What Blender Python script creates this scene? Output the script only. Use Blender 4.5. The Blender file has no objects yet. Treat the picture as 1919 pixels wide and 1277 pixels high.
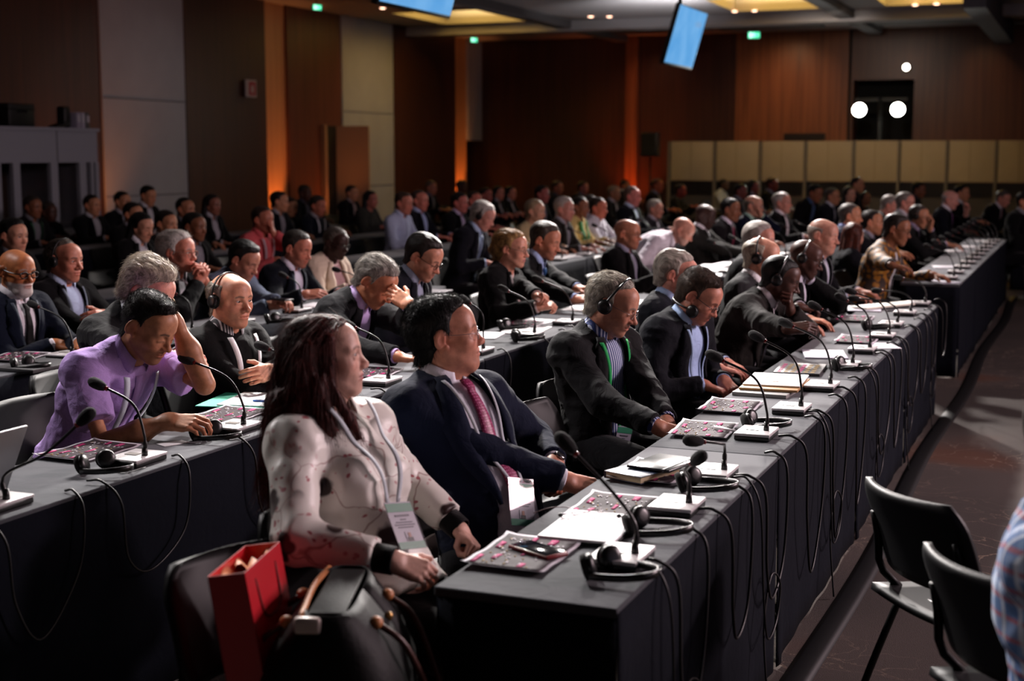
import bpy, bmesh, math, random
import numpy as np
from mathutils import Vector, Matrix, Euler

# ------------------------------------------------------------------ camera, world, light
SC = bpy.context.scene
COL = SC.collection
IMW, IMH = 1919.0, 1277.0
FPX, VPX, HOR, CAMH = 2665.0, 2055.0, 290.0, 1.74
PITCH = math.atan((IMH / 2 - HOR) / FPX)
YAW = math.atan((VPX - IMW / 2) * math.cos(PITCH) / FPX)
cam_data = bpy.data.cameras.new('camera')
cam = bpy.data.objects.new('camera', cam_data)
COL.objects.link(cam)
cam.location = (0, 0, CAMH)
cam.rotation_euler = (math.pi / 2 - PITCH, 0, YAW)
cam_data.sensor_width = 36.0
cam_data.lens = FPX / IMW * 36.0
cam_data.clip_start = 0.05
cam_data.clip_end = 200
cam_data.dof.use_dof = True
cam_data.dof.focus_distance = 5.3
cam_data.dof.aperture_fstop = 2.7
SC.camera = cam
SC.view_settings.view_transform = 'Standard'
SC.view_settings.look = 'None'
SC.view_settings.exposure = 0.0
SC.view_settings.gamma = 1.0

w = bpy.data.worlds.new('hall_air')
SC.world = w
w.use_nodes = True
w.node_tree.nodes['Background'].inputs[0].default_value = (0.62, 0.60, 0.68, 1)
w.node_tree.nodes['Background'].inputs[1].default_value = 0.006


def lamp(name, kind, loc, target, power, color, size=0.3, spot=60, blend=0.6, size_y=None):
    d = bpy.data.lights.new(name, kind)
    d.energy = power
    d.color = color
    if kind == 'AREA':
        d.shape = 'RECTANGLE'
        d.size = size
        d.size_y = size_y or size
    else:
        d.shadow_soft_size = size
    if kind == 'SPOT':
        d.spot_size = math.radians(spot)
        d.spot_blend = blend
    o = bpy.data.objects.new(name, d)
    COL.objects.link(o)
    o.location = loc
    v = Vector(target) - Vector(loc)
    o.rotation_euler = v.to_track_quat('-Z', 'Y').to_euler()
    return o


# ceiling spots of the hall, above and a little behind the seats
lamp('house_spot', 'SPOT', (-4.6, 7.2, 4.35), (-1.7, 3.6, 0.8), 2300, (1.0, 0.94, 0.90), 0.16, 75, 0.8)
lamp('house_spot', 'SPOT', (-4.2, 11.0, 4.35), (-2.1, 6.6, 0.8), 2300, (1.0, 0.94, 0.90), 0.16, 75, 0.8)
lamp('house_spot', 'SPOT', (-4.0, 15.5, 4.35), (-2.3, 10.6, 0.8), 2900, (1.0, 0.92, 0.88), 0.16, 75, 0.8)
lamp('house_spot', 'SPOT', (-4.2, 20.5, 4.35), (-3.0, 15.0, 0.8), 2700, (1.0, 0.90, 0.86), 0.16, 70, 0.8)
lamp('house_spot', 'SPOT', (-7.0, 4.6, 4.35), (-3.4, 4.6, 0.9), 700, (1.0, 0.92, 0.92), 0.16, 60, 0.8)
lamp('stage_spot', 'SPOT', (4.8, 9.0, 4.4), (-2.0, 4.6, 1.0), 1700, (1.0, 0.78, 0.82), 0.3, 75, 0.8)
# stage wash from the speakers' side
lamp('stage_wash', 'AREA', (6.8, 9.5, 3.8), (-2.5, 7.0, 1.0), 540, (1.0, 0.74, 0.78), 6.0, size_y=1.6)


# ------------------------------------------------------------------ pixel -> place
FW = Vector((-math.sin(YAW) * math.cos(PITCH), math.cos(YAW) * math.cos(PITCH), -math.sin(PITCH)))
RT = Vector((math.cos(YAW), math.sin(YAW), 0))
UP = RT.cross(FW)
CAMP = Vector((0, 0, CAMH))


def ray(px, py):
    return FW * FPX + RT * (px - IMW / 2) - UP * (py - IMH / 2)


def onz(px, py, z):
    d = ray(px, py)
    return CAMP + d * ((z - CAMH) / d.z)


def onx(px, py, x):
    d = ray(px, py)
    return CAMP + d * (x / d.x)


def ony(px, py, y):
    d = ray(px, py)
    return CAMP + d * (y / d.y)
# ------------------------------------------------------------------ materials
def lin(c):
    if isinstance(c, str):
        c = c.lstrip('#')
        c = [int(c[i:i + 2], 16) / 255 for i in (0, 2, 4)]
    return tuple((v / 12.92 if v <= 0.04045 else ((v + 0.055) / 1.055) ** 2.4) for v in c[:3]) + (1,)


_M = {}


class NT:
    def __init__(self, name):
        self.m = bpy.data.materials.new(name)
        self.m.use_nodes = True
        self.t = self.m.node_tree
        self.b = self.t.nodes['Principled BSDF']

    def n(self, kind, **kw):
        nd = self.t.nodes.new(kind)
        for k, v in kw.items():
            if k[0] == 'i' and k[1:].isdigit():
                nd.inputs[int(k[1:])].default_value = v
            elif k in nd.inputs.keys():
                nd.inputs[k].default_value = v
            else:
                setattr(nd, k, v)
        return nd

    def l(self, a, b):
        self.t.links.new(a, b)

    def ramp(self, fac, stops):
        r = self.n('ShaderNodeValToRGB')
        e = r.color_ramp.elements
        e[0].position, e[0].color = stops[0]
        e[1].position, e[1].color = stops[1]
        for p, c in stops[2:]:
            x = e.new(p)
            x.color = c
        self.l(fac, r.inputs[0])
        return r


def mat(name, color, rough=0.6, metal=0.0, bump=0.0, bscale=60.0, var=0.0, spec=0.5, sheen=0.0, emit=None, estr=1.0, coat=0.0):
    key = (name, color, rough, metal, bump, bscale, var, spec)
    if key in _M:
        return _M[key]
    k = NT(name)
    c = lin(color)
    k.b.inputs['Base Color'].default_value = c
    k.b.inputs['Roughness'].default_value = rough
    k.b.inputs['Metallic'].default_value = metal
    k.b.inputs['Specular IOR Level'].default_value = spec
    if sheen:
        k.b.inputs['Sheen Weight'].default_value = sheen
    if coat:
        k.b.inputs['Coat Weight'].default_value = coat
    if emit:
        k.b.inputs['Emission Color'].default_value = lin(emit)
        k.b.inputs['Emission Strength'].default_value = estr
    tc = k.n('ShaderNodeTexCoord')
    nz = k.n('ShaderNodeTexNoise', Scale=bscale, Detail=4.0)
    k.l(tc.outputs['Object'], nz.inputs['Vector'])
    if var:
        r = k.ramp(nz.outputs['Fac'], [(0.3, tuple(v * (1 - var) for v in c[:3]) + (1,)), (0.7, tuple(min(1, v * (1 + var)) for v in c[:3]) + (1,))])
        k.l(r.outputs[0], k.b.inputs['Base Color'])
    if bump:
        bp = k.n('ShaderNodeBump', Strength=bump, Distance=0.004)
        k.l(nz.outputs['Fac'], bp.inputs['Height'])
        k.l(bp.outputs[0], k.b.inputs['Normal'])
    _M[key] = k.m
    return k.m


def cloth(color, rough=0.8, name='cloth', bump=0.35, sheen=0.25):
    key = ('cloth', name, color, rough)
    if key in _M:
        return _M[key]
    k = NT(name)
    c = lin(color)
    tc = k.n('ShaderNodeTexCoord')
    nz = k.n('ShaderNodeTexNoise', Scale=350.0, Detail=2.0)
    k.l(tc.outputs['Object'], nz.inputs['Vector'])
    r = k.ramp(nz.outputs['Fac'], [(0.3, tuple(v * 0.92 for v in c[:3]) + (1,)), (0.7, tuple(min(1, v * 1.08) for v in c[:3]) + (1,))])
    k.l(r.outputs[0], k.b.inputs['Base Color'])
    n2 = k.n('ShaderNodeTexNoise', Scale=14.0, Detail=3.0, Distortion=1.2)
    k.l(tc.outputs['Object'], n2.inputs['Vector'])
    mx = k.n('ShaderNodeMath', operation='MULTIPLY_ADD', i1=0.06)
    k.l(nz.outputs['Fac'], mx.inputs[0])
    k.l(n2.outputs['Fac'], mx.inputs[2])
    bp = k.n('ShaderNodeBump', Strength=bump, Distance=0.02)
    k.l(mx.outputs[0], bp.inputs['Height'])
    k.l(bp.outputs[0], k.b.inputs['Normal'])
    k.b.inputs['Roughness'].default_value = rough
    k.b.inputs['Sheen Weight'].default_value = sheen * 0.4
    k.b.inputs['Specular IOR Level'].default_value = 0.10
    _M[key] = k.m
    return k.m


def attr_mat(name, rough=0.5, sss=0.0, spec=0.4, bump=0.0):
    """colour per vertex from the mesh attribute 'Col'"""
    key = ('attr', name, rough)
    if key in _M:
        return _M[key]
    k = NT(name)
    a = k.n('ShaderNodeAttribute', attribute_name='Col')
    tcs = k.n('ShaderNodeTexCoord')
    nzs = k.n('ShaderNodeTexNoise', Scale=45.0, Detail=3.0)
    k.l(tcs.outputs['Object'], nzs.inputs['Vector'])
    rps = k.ramp(nzs.outputs['Fac'], [(.32, (.80, .74, .74, 1)), (.66, (1.08, 1.04, 1.04, 1))])
    mxs = k.n('ShaderNodeMix', data_type='RGBA', blend_type='MULTIPLY')
    mxs.inputs['Factor'].default_value = 1.0
    k.l(a.outputs['Color'], mxs.inputs['A'])
    k.l(rps.outputs[0], mxs.inputs['B'])
    k.l(mxs.outputs['Result'], k.b.inputs['Base Color'])
    k.b.inputs['Roughness'].default_value = rough
    k.b.inputs['Specular IOR Level'].default_value = spec
    if sss:
        k.b.inputs['Subsurface Weight'].default_value = sss
        k.b.inputs['Subsurface Radius'].default_value = (0.012, 0.005, 0.003)
        k.b.inputs['Subsurface Scale'].default_value = 1.0
    if bump:
        tc = k.n('ShaderNodeTexCoord')
        nz = k.n('ShaderNodeTexNoise', Scale=160.0, Detail=4.0)
        k.l(tc.outputs['Object'], nz.inputs['Vector'])
        bp = k.n('ShaderNodeBump', Strength=bump, Distance=0.003)
        k.l(nz.outputs['Fac'], bp.inputs['Height'])
        k.l(bp.outputs[0], k.b.inputs['Normal'])
    _M[key] = k.m
    return k.m


def clear_mat():
    if 'clear' in _M:
        return _M['clear']
    k = NT('clear_plastic')
    t = k.t
    tr = k.n('ShaderNodeBsdfTransparent')
    gl = k.n('ShaderNodeBsdfGlossy', Roughness=.06)
    mx = k.n('ShaderNodeMixShader', i0=.10)
    t.links.new(tr.outputs[0], mx.inputs[1])
    t.links.new(gl.outputs[0], mx.inputs[2])
    t.links.new(mx.outputs[0], t.nodes['Material Output'].inputs[0])
    _M['clear'] = k.m
    return k.m


# ------------------------------------------------------------------ objects
def tag(o, label=None, cat=None, group=None, kind=None):
    if label:
        o['label'] = label
    if cat:
        o['category'] = cat
    if group:
        o['group'] = group
    if kind:
        o['kind'] = kind
    return o


def empty(name, loc, rz=0.0, label=None, cat=None, group=None):
    o = bpy.data.objects.new(name, None)
    o.empty_display_size = 0.1
    COL.objects.link(o)
    o.location = loc
    o.rotation_euler = (0, 0, rz)
    return tag(o, label, cat, group)


def copy_tree(o, parent=None):
    c = o.copy()
    COL.objects.link(c)
    if parent is not None:
        c.parent = parent
    for ch in list(o.children):
        copy_tree(ch, c)
    return c


class MB:
    """collects shapes into one mesh with several materials"""

    def __init__(self):
        self.v, self.f, self.mi, self.mats, self.sm = [], [], [], [], []

    def slot(self, m):
        if m not in self.mats:
            self.mats.append(m)
        return self.mats.index(m)

    def add(self, vs, fs, m, smooth=False):
        s = self.slot(m)
        b = len(self.v)
        self.v += [tuple(p) for p in vs]
        for q in fs:
            self.f.append([b + i for i in q])
            self.mi.append(s)
            self.sm.append(smooth)

    def box(self, c, size, m, rot=None, bevel=0.0, taper=None):
        bm = bmesh.new()
        bmesh.ops.create_cube(bm, size=1.0)
        for v in bm.verts:
            v.co = Vector((v.co.x * size[0], v.co.y * size[1], v.co.z * size[2]))
            if taper and v.co.z > 0:
                v.co.x *= taper
                v.co.y *= taper
        if bevel:
            bmesh.ops.bevel(bm, geom=list(bm.edges), offset=bevel, segments=2, profile=0.5, affect='EDGES')
        self._bm(bm, c, rot, m, bool(bevel))

    def _bm(self, bm, c, rot, m, smooth):
        M = Matrix.Translation(Vector(c))
        if rot is not None:
            M = M @ (rot.to_4x4() if isinstance(rot, Matrix) else Euler(rot).to_matrix().to_4x4())
        bm.verts.index_update()
        vs = [M @ v.co for v in bm.verts]
        fs = [[v.index for v in f.verts] for f in bm.faces]
        bm.free()
        self.add(vs, fs, m, smooth)

    def ball(self, c, r, m, seg=16, rings=10, rot=None):
        bm = bmesh.new()
        bmesh.ops.create_uvsphere(bm, u_segments=seg, v_segments=rings, radius=1.0)
        rr = r if hasattr(r, '__len__') else (r, r, r)
        for v in bm.verts:
            v.co = Vector((v.co.x * rr[0], v.co.y * rr[1], v.co.z * rr[2]))
        self._bm(bm, c, rot, m, True)

    def tube(self, pts, r, m, seg=8, caps=True):
        pts = [Vector(p) for p in pts]
        n = len(pts)
        rs = r if hasattr(r, '__len__') else [r] * n
        vs, fs = [], []
        up = Vector((0, 0, 1))
        t0 = (pts[1] - pts[0]).normalized()
        if abs(t0.dot(up)) > 0.95:
            up = Vector((1, 0, 0))
        a = t0.cross(up).normalized()
        for i, p in enumerate(pts):
            t = (pts[min(i + 1, n - 1)] - pts[max(i - 1, 0)]).normalized()
            a = (a - t * a.dot(t))
            a = a.normalized() if a.length > 1e-6 else t.orthogonal().normalized()
            b = t.cross(a)
            for k in range(seg):
                an = 2 * math.pi * k / seg
                vs.append(p + (a * math.cos(an) + b * math.sin(an)) * rs[i])
        for i in range(n - 1):
            for k in range(seg):
                k2 = (k + 1) % seg
                fs.append([i * seg + k, i * seg + k2, (i + 1) * seg + k2, (i + 1) * seg + k])
        if caps:
            fs.append(list(range(seg))[::-1])
            fs.append([(n - 1) * seg + k for k in range(seg)])
        self.add(vs, fs, m, True)

    def lathe(self, prof, c, m, seg=24, rot=None, smooth=True):
        """prof: [(r, z)] turned about z"""
        vs, fs = [], []
        M = Matrix.Translation(Vector(c))
        if rot is not None:
            M = M @ (rot.to_4x4() if isinstance(rot, Matrix) else Euler(rot).to_matrix().to_4x4())
        for r, z in prof:
            for k in range(seg):
                a = 2 * math.pi * k / seg
                vs.append(M @ Vector((max(r, 1e-5) * math.cos(a), max(r, 1e-5) * math.sin(a), z)))
        for i in range(len(prof) - 1):
            for k in range(seg):
                k2 = (k + 1) % seg
                fs.append([i * seg + k, i * seg + k2, (i + 1) * seg + k2, (i + 1) * seg + k])
        fs.append(list(range(seg))[::-1])
        fs.append([(len(prof) - 1) * seg + k for k in range(seg)])
        self.add(vs, fs, m, smooth)

    def sheet(self, P, m, thick=0.0, nrm=None, smooth=True):
        """P[i][j] grid of points -> sheet, optionally with thickness along -nrm"""
        a, b = len(P), len(P[0])
        vs = [Vector(p) for row in P for p in row]
        fs = [[i * b + j, i * b + j + 1, (i + 1) * b + j + 1, (i + 1) * b + j] for i in range(a - 1) for j in range(b - 1)]
        if thick:
            n0 = a * b
            N = [Vector((0, 0, 0)) for _ in range(n0)]
            for q in fs:
                fn = (vs[q[2]] - vs[q[0]]).cross(vs[q[3]] - vs[q[1]])
                for i in q:
                    N[i] += fn
            vs += [vs[i] - (N[i].normalized() if N[i].length else Vector((0, 0, 1))) * thick for i in range(n0)]
            fs += [[n0 + i for i in q][::-1] for q in fs[:]]
            rim = [j for j in range(b)] + [i * b + b - 1 for i in range(1, a)] + [(a - 1) * b + j for j in range(b - 2, -1, -1)] + [i * b for i in range(a - 2, 0, -1)]
            for k in range(len(rim)):
                i, j = rim[k], rim[(k + 1) % len(rim)]
                fs.append([j, i, n0 + i, n0 + j])
        self.add(vs, fs, m, smooth)

    def build(self, name, parent=None, loc=None):
        me = bpy.data.meshes.new(name)
        me.from_pydata(self.v, [], self.f)
        for m in self.mats:
            me.materials.append(m)
        me.polygons.foreach_set('material_index', self.mi)
        me.polygons.foreach_set('use_smooth', self.sm)
        me.update()
        o = bpy.data.objects.new(name, me)
        COL.objects.link(o)
        if parent is not None:
            o.parent = parent
        if loc is not None:
            o.location = loc
        return o


def part(name, parent, fn):
    b = MB()
    fn(b)
    return b.build(name, parent)


def spline(pts, n=24):
    """Catmull-Rom through pts"""
    P = [Vector(p) for p in pts]
    P = [P[0] * 2 - P[1]] + P + [P[-1] * 2 - P[-2]]
    out = []
    segs = len(P) - 3
    for i in range(n):
        u = i / (n - 1) * segs
        k = min(int(u), segs - 1)
        t = u - k
        a, b, c, d = P[k:k + 4]
        out.append(0.5 * ((2 * b) + (c - a) * t + (2 * a - 5 * b + 4 * c - d) * t * t + (3 * b - a - 3 * c + d) * t ** 3))
    return out


# ------------------------------------------------------------------ smooth solids on a grid
class Sdf:
    def __init__(self):
        self.p = []

    def rc(self, a, b, ra, rb=None, k=0.02, s=False, sc=None):
        self.p.append(('rc', np.array(a, float), np.array(b, float), ra, ra if rb is None else rb, k, s, None))
        return self

    def el(self, c, r, k=0.02, s=False, R=None):
        r = np.array(r if hasattr(r, '__len__') else (r, r, r), float)
        self.p.append(('el', np.array(c, float), r, 0, 0, k, s, None if R is None else np.array(R, float)))
        return self

    @staticmethod
    def d(pr, X):
        kind, a, b, ra, rb, k, s, R = pr
        if kind == 'rc':
            ba = b - a
            L = float(ba @ ba) + 1e-12
            q = X - a
            t = np.clip((q @ ba) / L, 0, 1)
            q = q - t[..., None] * ba
            return np.sqrt((q * q).sum(-1)) - (ra + (rb - ra) * t)
        q = X - a
        if R is not None:
            q = q @ R          # columns of R are the axes
        q1 = q / b
        k0 = np.sqrt((q1 * q1).sum(-1)) + 1e-9
        q2 = q1 / b
        k1 = np.sqrt((q2 * q2).sum(-1)) + 1e-9
        return k0 * (k0 - 1) / k1

    @staticmethod
    def box(pr):
        kind, a, b, ra, rb, k, s, R = pr
        if kind == 'rc':
            r = max(ra, rb)
            return np.minimum(a, b) - r, np.maximum(a, b) + r
        r = b if R is None else np.full(3, b.max())
        return a - r, a + r

    @staticmethod
    def mix(f, d, k, s):
        if s:
            h = np.maximum(k - np.abs(f + d), 0) / k
            return np.maximum(f, -d) + h * h * k * 0.25
        h = np.maximum(k - np.abs(f - d), 0) / k
        return np.minimum(f, d) - h * h * k * 0.25

    def at(self, X):
        f = np.full(X.shape[:-1], 1.0)
        for pr in self.p:
            f = self.mix(f, self.d(pr, X), pr[5], pr[6])
        return f

    def bounds(self, m):
        bs = [self.box(p) for p in self.p if not p[6]]
        return np.min([b[0] for b in bs], 0) - m, np.max([b[1] for b in bs], 0) + m

    def grid(self, lo, hi, h, margin=0.05):
        n = np.ceil((hi - lo) / h).astype(int) + 1
        ax = [lo[i] + h * np.arange(n[i]) for i in range(3)]
        F = np.full(n, 0.5, np.float32)
        for pr in self.p:
            a, b = self.box(pr)
            m = margin + pr[5]
            i0 = np.maximum(np.floor((a - m - lo) / h).astype(int), 0)
            i1 = np.minimum(np.ceil((b + m - lo) / h).astype(int) + 1, n)
            if (i1 <= i0).any():
                continue
            sl = tuple(slice(i0[i], i1[i]) for i in range(3))
            X = np.stack(np.meshgrid(*[ax[i][sl[i]] for i in range(3)], indexing='ij'), -1)
            F[sl] = self.mix(F[sl], self.d(pr, X), pr[5], pr[6])
        return F, ax


def nets(F, ax):
    """naive surface nets: vertices (n,3), quads (m,4), outward"""
    S = F < 0
    n = F.shape
    c = S[:-1, :-1, :-1].astype(np.int8)
    tot = np.zeros(c.shape, np.int8)
    for i in (0, 1):
        for j in (0, 1):
            for k in (0, 1):
                tot += S[i:n[0] - 1 + i, j:n[1] - 1 + j, k:n[2] - 1 + k]
    act = (tot > 0) & (tot < 8)
    idx = np.full(c.shape, -1, np.int64)
    I = np.argwhere(act)
    if len(I) == 0:
        return np.zeros((0, 3)), np.zeros((0, 4), int)
    idx[act] = np.arange(len(I))
    cr = np.array([(i, j, k) for i in (0, 1) for j in (0, 1) for k in (0, 1)])
    fv = np.stack([F[I[:, 0] + o[0], I[:, 1] + o[1], I[:, 2] + o[2]] for o in cr], 1)
    acc = np.zeros((len(I), 3))
    cnt = np.zeros(len(I))
    for a in range(8):
        for b in range(a + 1, 8):
            if np.abs(cr[a] - cr[b]).sum() != 1:
                continue
            fa, fb = fv[:, a], fv[:, b]
            ok = (fa < 0) != (fb < 0)
            t = np.where(ok, fa / np.where(ok, fa - fb, 1), 0)
            p = cr[a] + t[:, None] * (cr[b] - cr[a])
            acc += np.where(ok[:, None], p, 0)
            cnt += ok
    V = I + acc / cnt[:, None]
    h = np.array([x[1] - x[0] for x in ax])
    V = V * h + np.array([x[0] for x in ax])
    Q = []
    for d in range(3):
        e1, e2 = [x for x in range(3) if x != d]
        sl0 = [slice(1, n[x] - 1) for x in range(3)]
        sl1 = list(sl0)
        sl0[d] = slice(0, n[d] - 1)
        sl1[d] = slice(1, n[d])
        A, B = S[tuple(sl0)], S[tuple(sl1)]
        for flip, msk in ((0, A & ~B), (1, ~A & B)):
            E = np.argwhere(msk)
            if not len(E):
                continue
            off = np.zeros(3, int)
            off[e1] = 1
            off[e2] = 1
            E = E + off
            q = []
            for da, db in ((0, 0), (1, 0), (1, 1), (0, 1)):
                p = E.copy()
                p[:, e1] -= da
                p[:, e2] -= db
                q.append(idx[p[:, 0], p[:, 1], p[:, 2]])
            q = np.stack(q, 1)
            if flip ^ (d == 1):
                q = q[:, ::-1]
            Q.append(q)
    Q = np.concatenate(Q)
    return V, Q[(Q >= 0).all(1)]


class NoiseField:
    def __init__(self, seed, n=32):
        self.g = np.random.RandomState(seed).rand(n, n, n).astype(np.float32)
        self.n = n

    def __call__(self, X):
        i = np.floor(X).astype(int)
        f = X - i
        f = f * f * (3 - 2 * f)
        n = self.n
        r = 0
        for a in (0, 1):
            for b in (0, 1):
                for c in (0, 1):
                    w_ = (f[..., 0] if a else 1 - f[..., 0]) * (f[..., 1] if b else 1 - f[..., 1]) * (f[..., 2] if c else 1 - f[..., 2])
                    r = r + w_ * self.g[(i[..., 0] + a) % n, (i[..., 1] + b) % n, (i[..., 2] + c) % n]
        return r


NZ = NoiseField(5)


def np_mesh(name, V, Q, mats, parent=None, col=None, mi=None, smooth=True, extra=None):
    me = bpy.data.meshes.new(name)
    V = np.asarray(V, np.float32)
    me.vertices.add(len(V))
    me.vertices.foreach_set('co', V.ravel())
    Q = np.asarray(Q, np.int32)
    me.loops.add(Q.size)
    me.loops.foreach_set('vertex_index', Q.ravel())
    me.polygons.add(len(Q))
    me.polygons.foreach_set('loop_start', np.arange(0, Q.size, Q.shape[1], dtype=np.int32))
    me.polygons.foreach_set('loop_total', np.full(len(Q), Q.shape[1], np.int32))
    me.update(calc_edges=True)
    me.polygons.foreach_set('use_smooth', np.full(len(Q), smooth))
    for m in mats:
        me.materials.append(m)
    if mi is not None:
        me.polygons.foreach_set('material_index', np.asarray(mi, np.int32))
    if col is not None:
        a = me.color_attributes.new('Col', 'FLOAT_COLOR', 'POINT')
        c4 = np.ones((len(V), 4), np.float32)
        c4[:, :3] = col
        a.data.foreach_set('color', c4.ravel())
    me.update()
    me.validate()
    o = bpy.data.objects.new(name, me)
    COL.objects.link(o)
    if parent is not None:
        o.parent = parent
    return o
# ------------------------------------------------------------------ the hall
XW, YW, ZC = -14.0, 32.4, 4.48


def wood_mat(name, c1, c2, rough=.38):
    k = NT(name)
    tc = k.n('ShaderNodeTexCoord')
    mp = k.n('ShaderNodeMapping')
    mp.inputs['Scale'].default_value = (7, 7, .25)
    nz = k.n('ShaderNodeTexNoise', Scale=1.6, Detail=7.0, Distortion=.5)
    k.l(tc.outputs['Object'], mp.inputs[0])
    k.l(mp.outputs[0], nz.inputs['Vector'])
    r = k.ramp(nz.outputs['Fac'], [(.3, lin(c1)), (.72, lin(c2))])
    k.l(r.outputs[0], k.b.inputs['Base Color'])
    k.b.inputs['Roughness'].default_value = rough
    return k.m


WOOD = wood_mat('cherry_panel', '#4a271a', '#683a24')
WOOD2 = wood_mat('cherry_panel_dark', '#381e18', '#4c2a1e')
WOOD3 = wood_mat('cherry_panel_lit', '#6e3c22', '#985a34')  # lighter cherry copy: light on the back wall put into the colour
WOODN = wood_mat('light_oak_strip', '#b98250', '#d09a66')
GREY = mat('grey_panel', '#9a9a9e', .8, var=.05, bscale=2)
BLK = mat('black_void', '#060606', .9)


def structure(name, fn, parent=None):
    B = MB()
    fn(B)
    return tag(B.build(name, parent), kind='structure')


def carpet():
    k = NT('carpet')
    tc = k.n('ShaderNodeTexCoord')
    v = k.n('ShaderNodeTexVoronoi', feature='DISTANCE_TO_EDGE', Scale=3.2)
    nz = k.n('ShaderNodeTexNoise', Scale=2.2, Detail=5.0, Distortion=1.0)
    mx = k.n('ShaderNodeVectorMath', operation='MULTIPLY_ADD')
    mx.inputs[1].default_value = (.9, .9, .9)
    k.l(nz.outputs['Color'], mx.inputs[0])
    k.l(tc.outputs['Object'], mx.inputs[2])
    k.l(tc.outputs['Object'], nz.inputs['Vector'])
    k.l(mx.outputs[0], v.inputs['Vector'])
    line = k.ramp(v.outputs['Distance'], [(.0, (1, 1, 1, 1)), (.016, (0, 0, 0, 1))])
    n2 = k.n('ShaderNodeTexNoise', Scale=.55, Detail=2.0)
    k.l(tc.outputs['Object'], n2.inputs['Vector'])
    zone = k.ramp(n2.outputs['Fac'], [(.46, (0, 0, 0, 1)), (.56, (1, 1, 1, 1))])
    n3 = k.n('ShaderNodeTexNoise', Scale=.8, Detail=1.0)
    k.l(tc.outputs['Object'], n3.inputs['Vector'])
    base = k.ramp(n3.outputs['Fac'], [(.38, lin('#3b332f')), (.60, lin('#4a403b')), (.70, lin('#5a3a2a'))])
    mul = k.n('ShaderNodeMath', operation='MULTIPLY')
    k.l(line.outputs[0], mul.inputs[0])
    k.l(zone.outputs[0], mul.inputs[1])
    m1 = k.n('ShaderNodeMix', data_type='RGBA')
    k.l(mul.outputs[0], m1.inputs['Factor'])
    k.l(base.outputs[0], m1.inputs['A'])
    m1.inputs['B'].default_value = lin('#8d7a68')
    k.l(m1.outputs['Result'], k.b.inputs['Base Color'])
    k.b.inputs['Roughness'].default_value = .95
    fn = k.n('ShaderNodeTexNoise', Scale=260.0, Detail=2.0)
    k.l(tc.outputs['Object'], fn.inputs['Vector'])
    bp = k.n('ShaderNodeBump', Strength=.5, Distance=.006)
    k.l(fn.outputs['Fac'], bp.inputs['Height'])
    k.l(bp.outputs[0], k.b.inputs['Normal'])
    return k.m


CARPET = carpet()
structure('floor', lambda B: B.add([(-16, -3, 0), (9, -3, 0), (9, 34, 0), (-16, 34, 0)], [[0, 1, 2, 3]], CARPET))


def wall_left(B):
    segs = [(-3, 17.86, 0, WOOD2), (17.86, 19.99, .03, GREY), (19.99, 22.45, .05, WOOD2), (22.45, 23.3, -.06, WOODN),
            (23.3, 25.33, 0, WOOD), (25.33, 27.56, .03, GREY), (27.56, 30.72, .05, WOOD2), (30.72, 31.58, -.06, WOODN), (31.58, 32.4, .0, GREY)]
    for i, (a, b, dx, m) in enumerate(segs):
        z0 = 2.08 if i == 8 else 0
        x = XW + dx
        B.box((x - .3, (a + b) / 2, (ZC + z0) / 2), (.6, b - a, ZC - z0), m)
    B.box((XW - .55, 32.0, 1.04), (.3, .84, 2.08), BLK)


structure('wall_left', wall_left)
structure('trim_1', lambda B: [B.box((XW + .035, 18.93, z), (.012, 2.13, .014), mat('panel_joint', '#4a4a4e', .8)) for z in (1.1, 2.6)])
structure('trim_2', lambda B: [B.box((XW + .035, 26.45, z), (.012, 2.23, .014), mat('panel_joint', '#4a4a4e', .8)) for z in (1.1, 2.6)])


def wall_back(B):
    for x0, x1, dy, m in [(-14.6, -10.3, 0, WOOD2), (-10.3, -10.0, -.10, WOOD3), (-10.0, -7.7, 0, WOOD2), (-7.7, -5.17, 0, WOOD3)]:
        B.box(((x0 + x1) / 2, YW + .3 + dy, ZC / 2), (x1 - x0, .6, ZC), m)
    B.box((-5.14, YW + .34, ZC / 2), (.06, .6, ZC), BLK)
    # wall with the projection opening
    ox0, ox1, oz0, oz1 = -5.05, -3.75, 2.05, 3.37
    x1 = 9.0
    B.box(((-5.11 + ox0) / 2, YW + .3, ZC / 2), (ox0 + 5.11, .6, ZC), WOOD)
    B.box(((ox1 + x1) / 2, YW + .3, ZC / 2), (x1 - ox1, .6, ZC), WOOD)
    B.box(((ox0 + ox1) / 2, YW + .3, oz0 / 2), (ox1 - ox0, .6, oz0), WOOD)
    B.box(((ox0 + ox1) / 2, YW + .3, (ZC + oz1) / 2), (ox1 - ox0, .6, ZC - oz1), WOOD)
    B.box(((ox0 + ox1) / 2, YW + .7, (oz0 + oz1) / 2), (ox1 - ox0, .2, oz1 - oz0), BLK)


structure('wall_back', wall_back)
tag(part('wall_vent', None, lambda B: [B.box((-6.1, YW - .02, 2.14), (.92, .06, .15), mat('vent_dark', '#1c0f0a', .6))] + [B.box((-6.1, YW - .055, 2.09 + .035 * i), (.88, .012, .010), mat('vent_slat', '#2c1810', .5)) for i in range(4)]), 'dark slotted vent strip low on the lit wood back wall above the booths', 'vent')

# ceiling: slab with warm-lit coffers and a lower bulkhead toward the back wall
CEIL = mat('ceiling_grey', '#9a979b', .9)
CEIL_D = mat('ceiling_dark', '#5c5a5e', .9)
coffers = [(-12.9, -10.9, 25.4, 27.9), (-6.6, -4.75, 25.3, 27.6), (-3.75, -1.9, 25.6, 27.6)]


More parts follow.
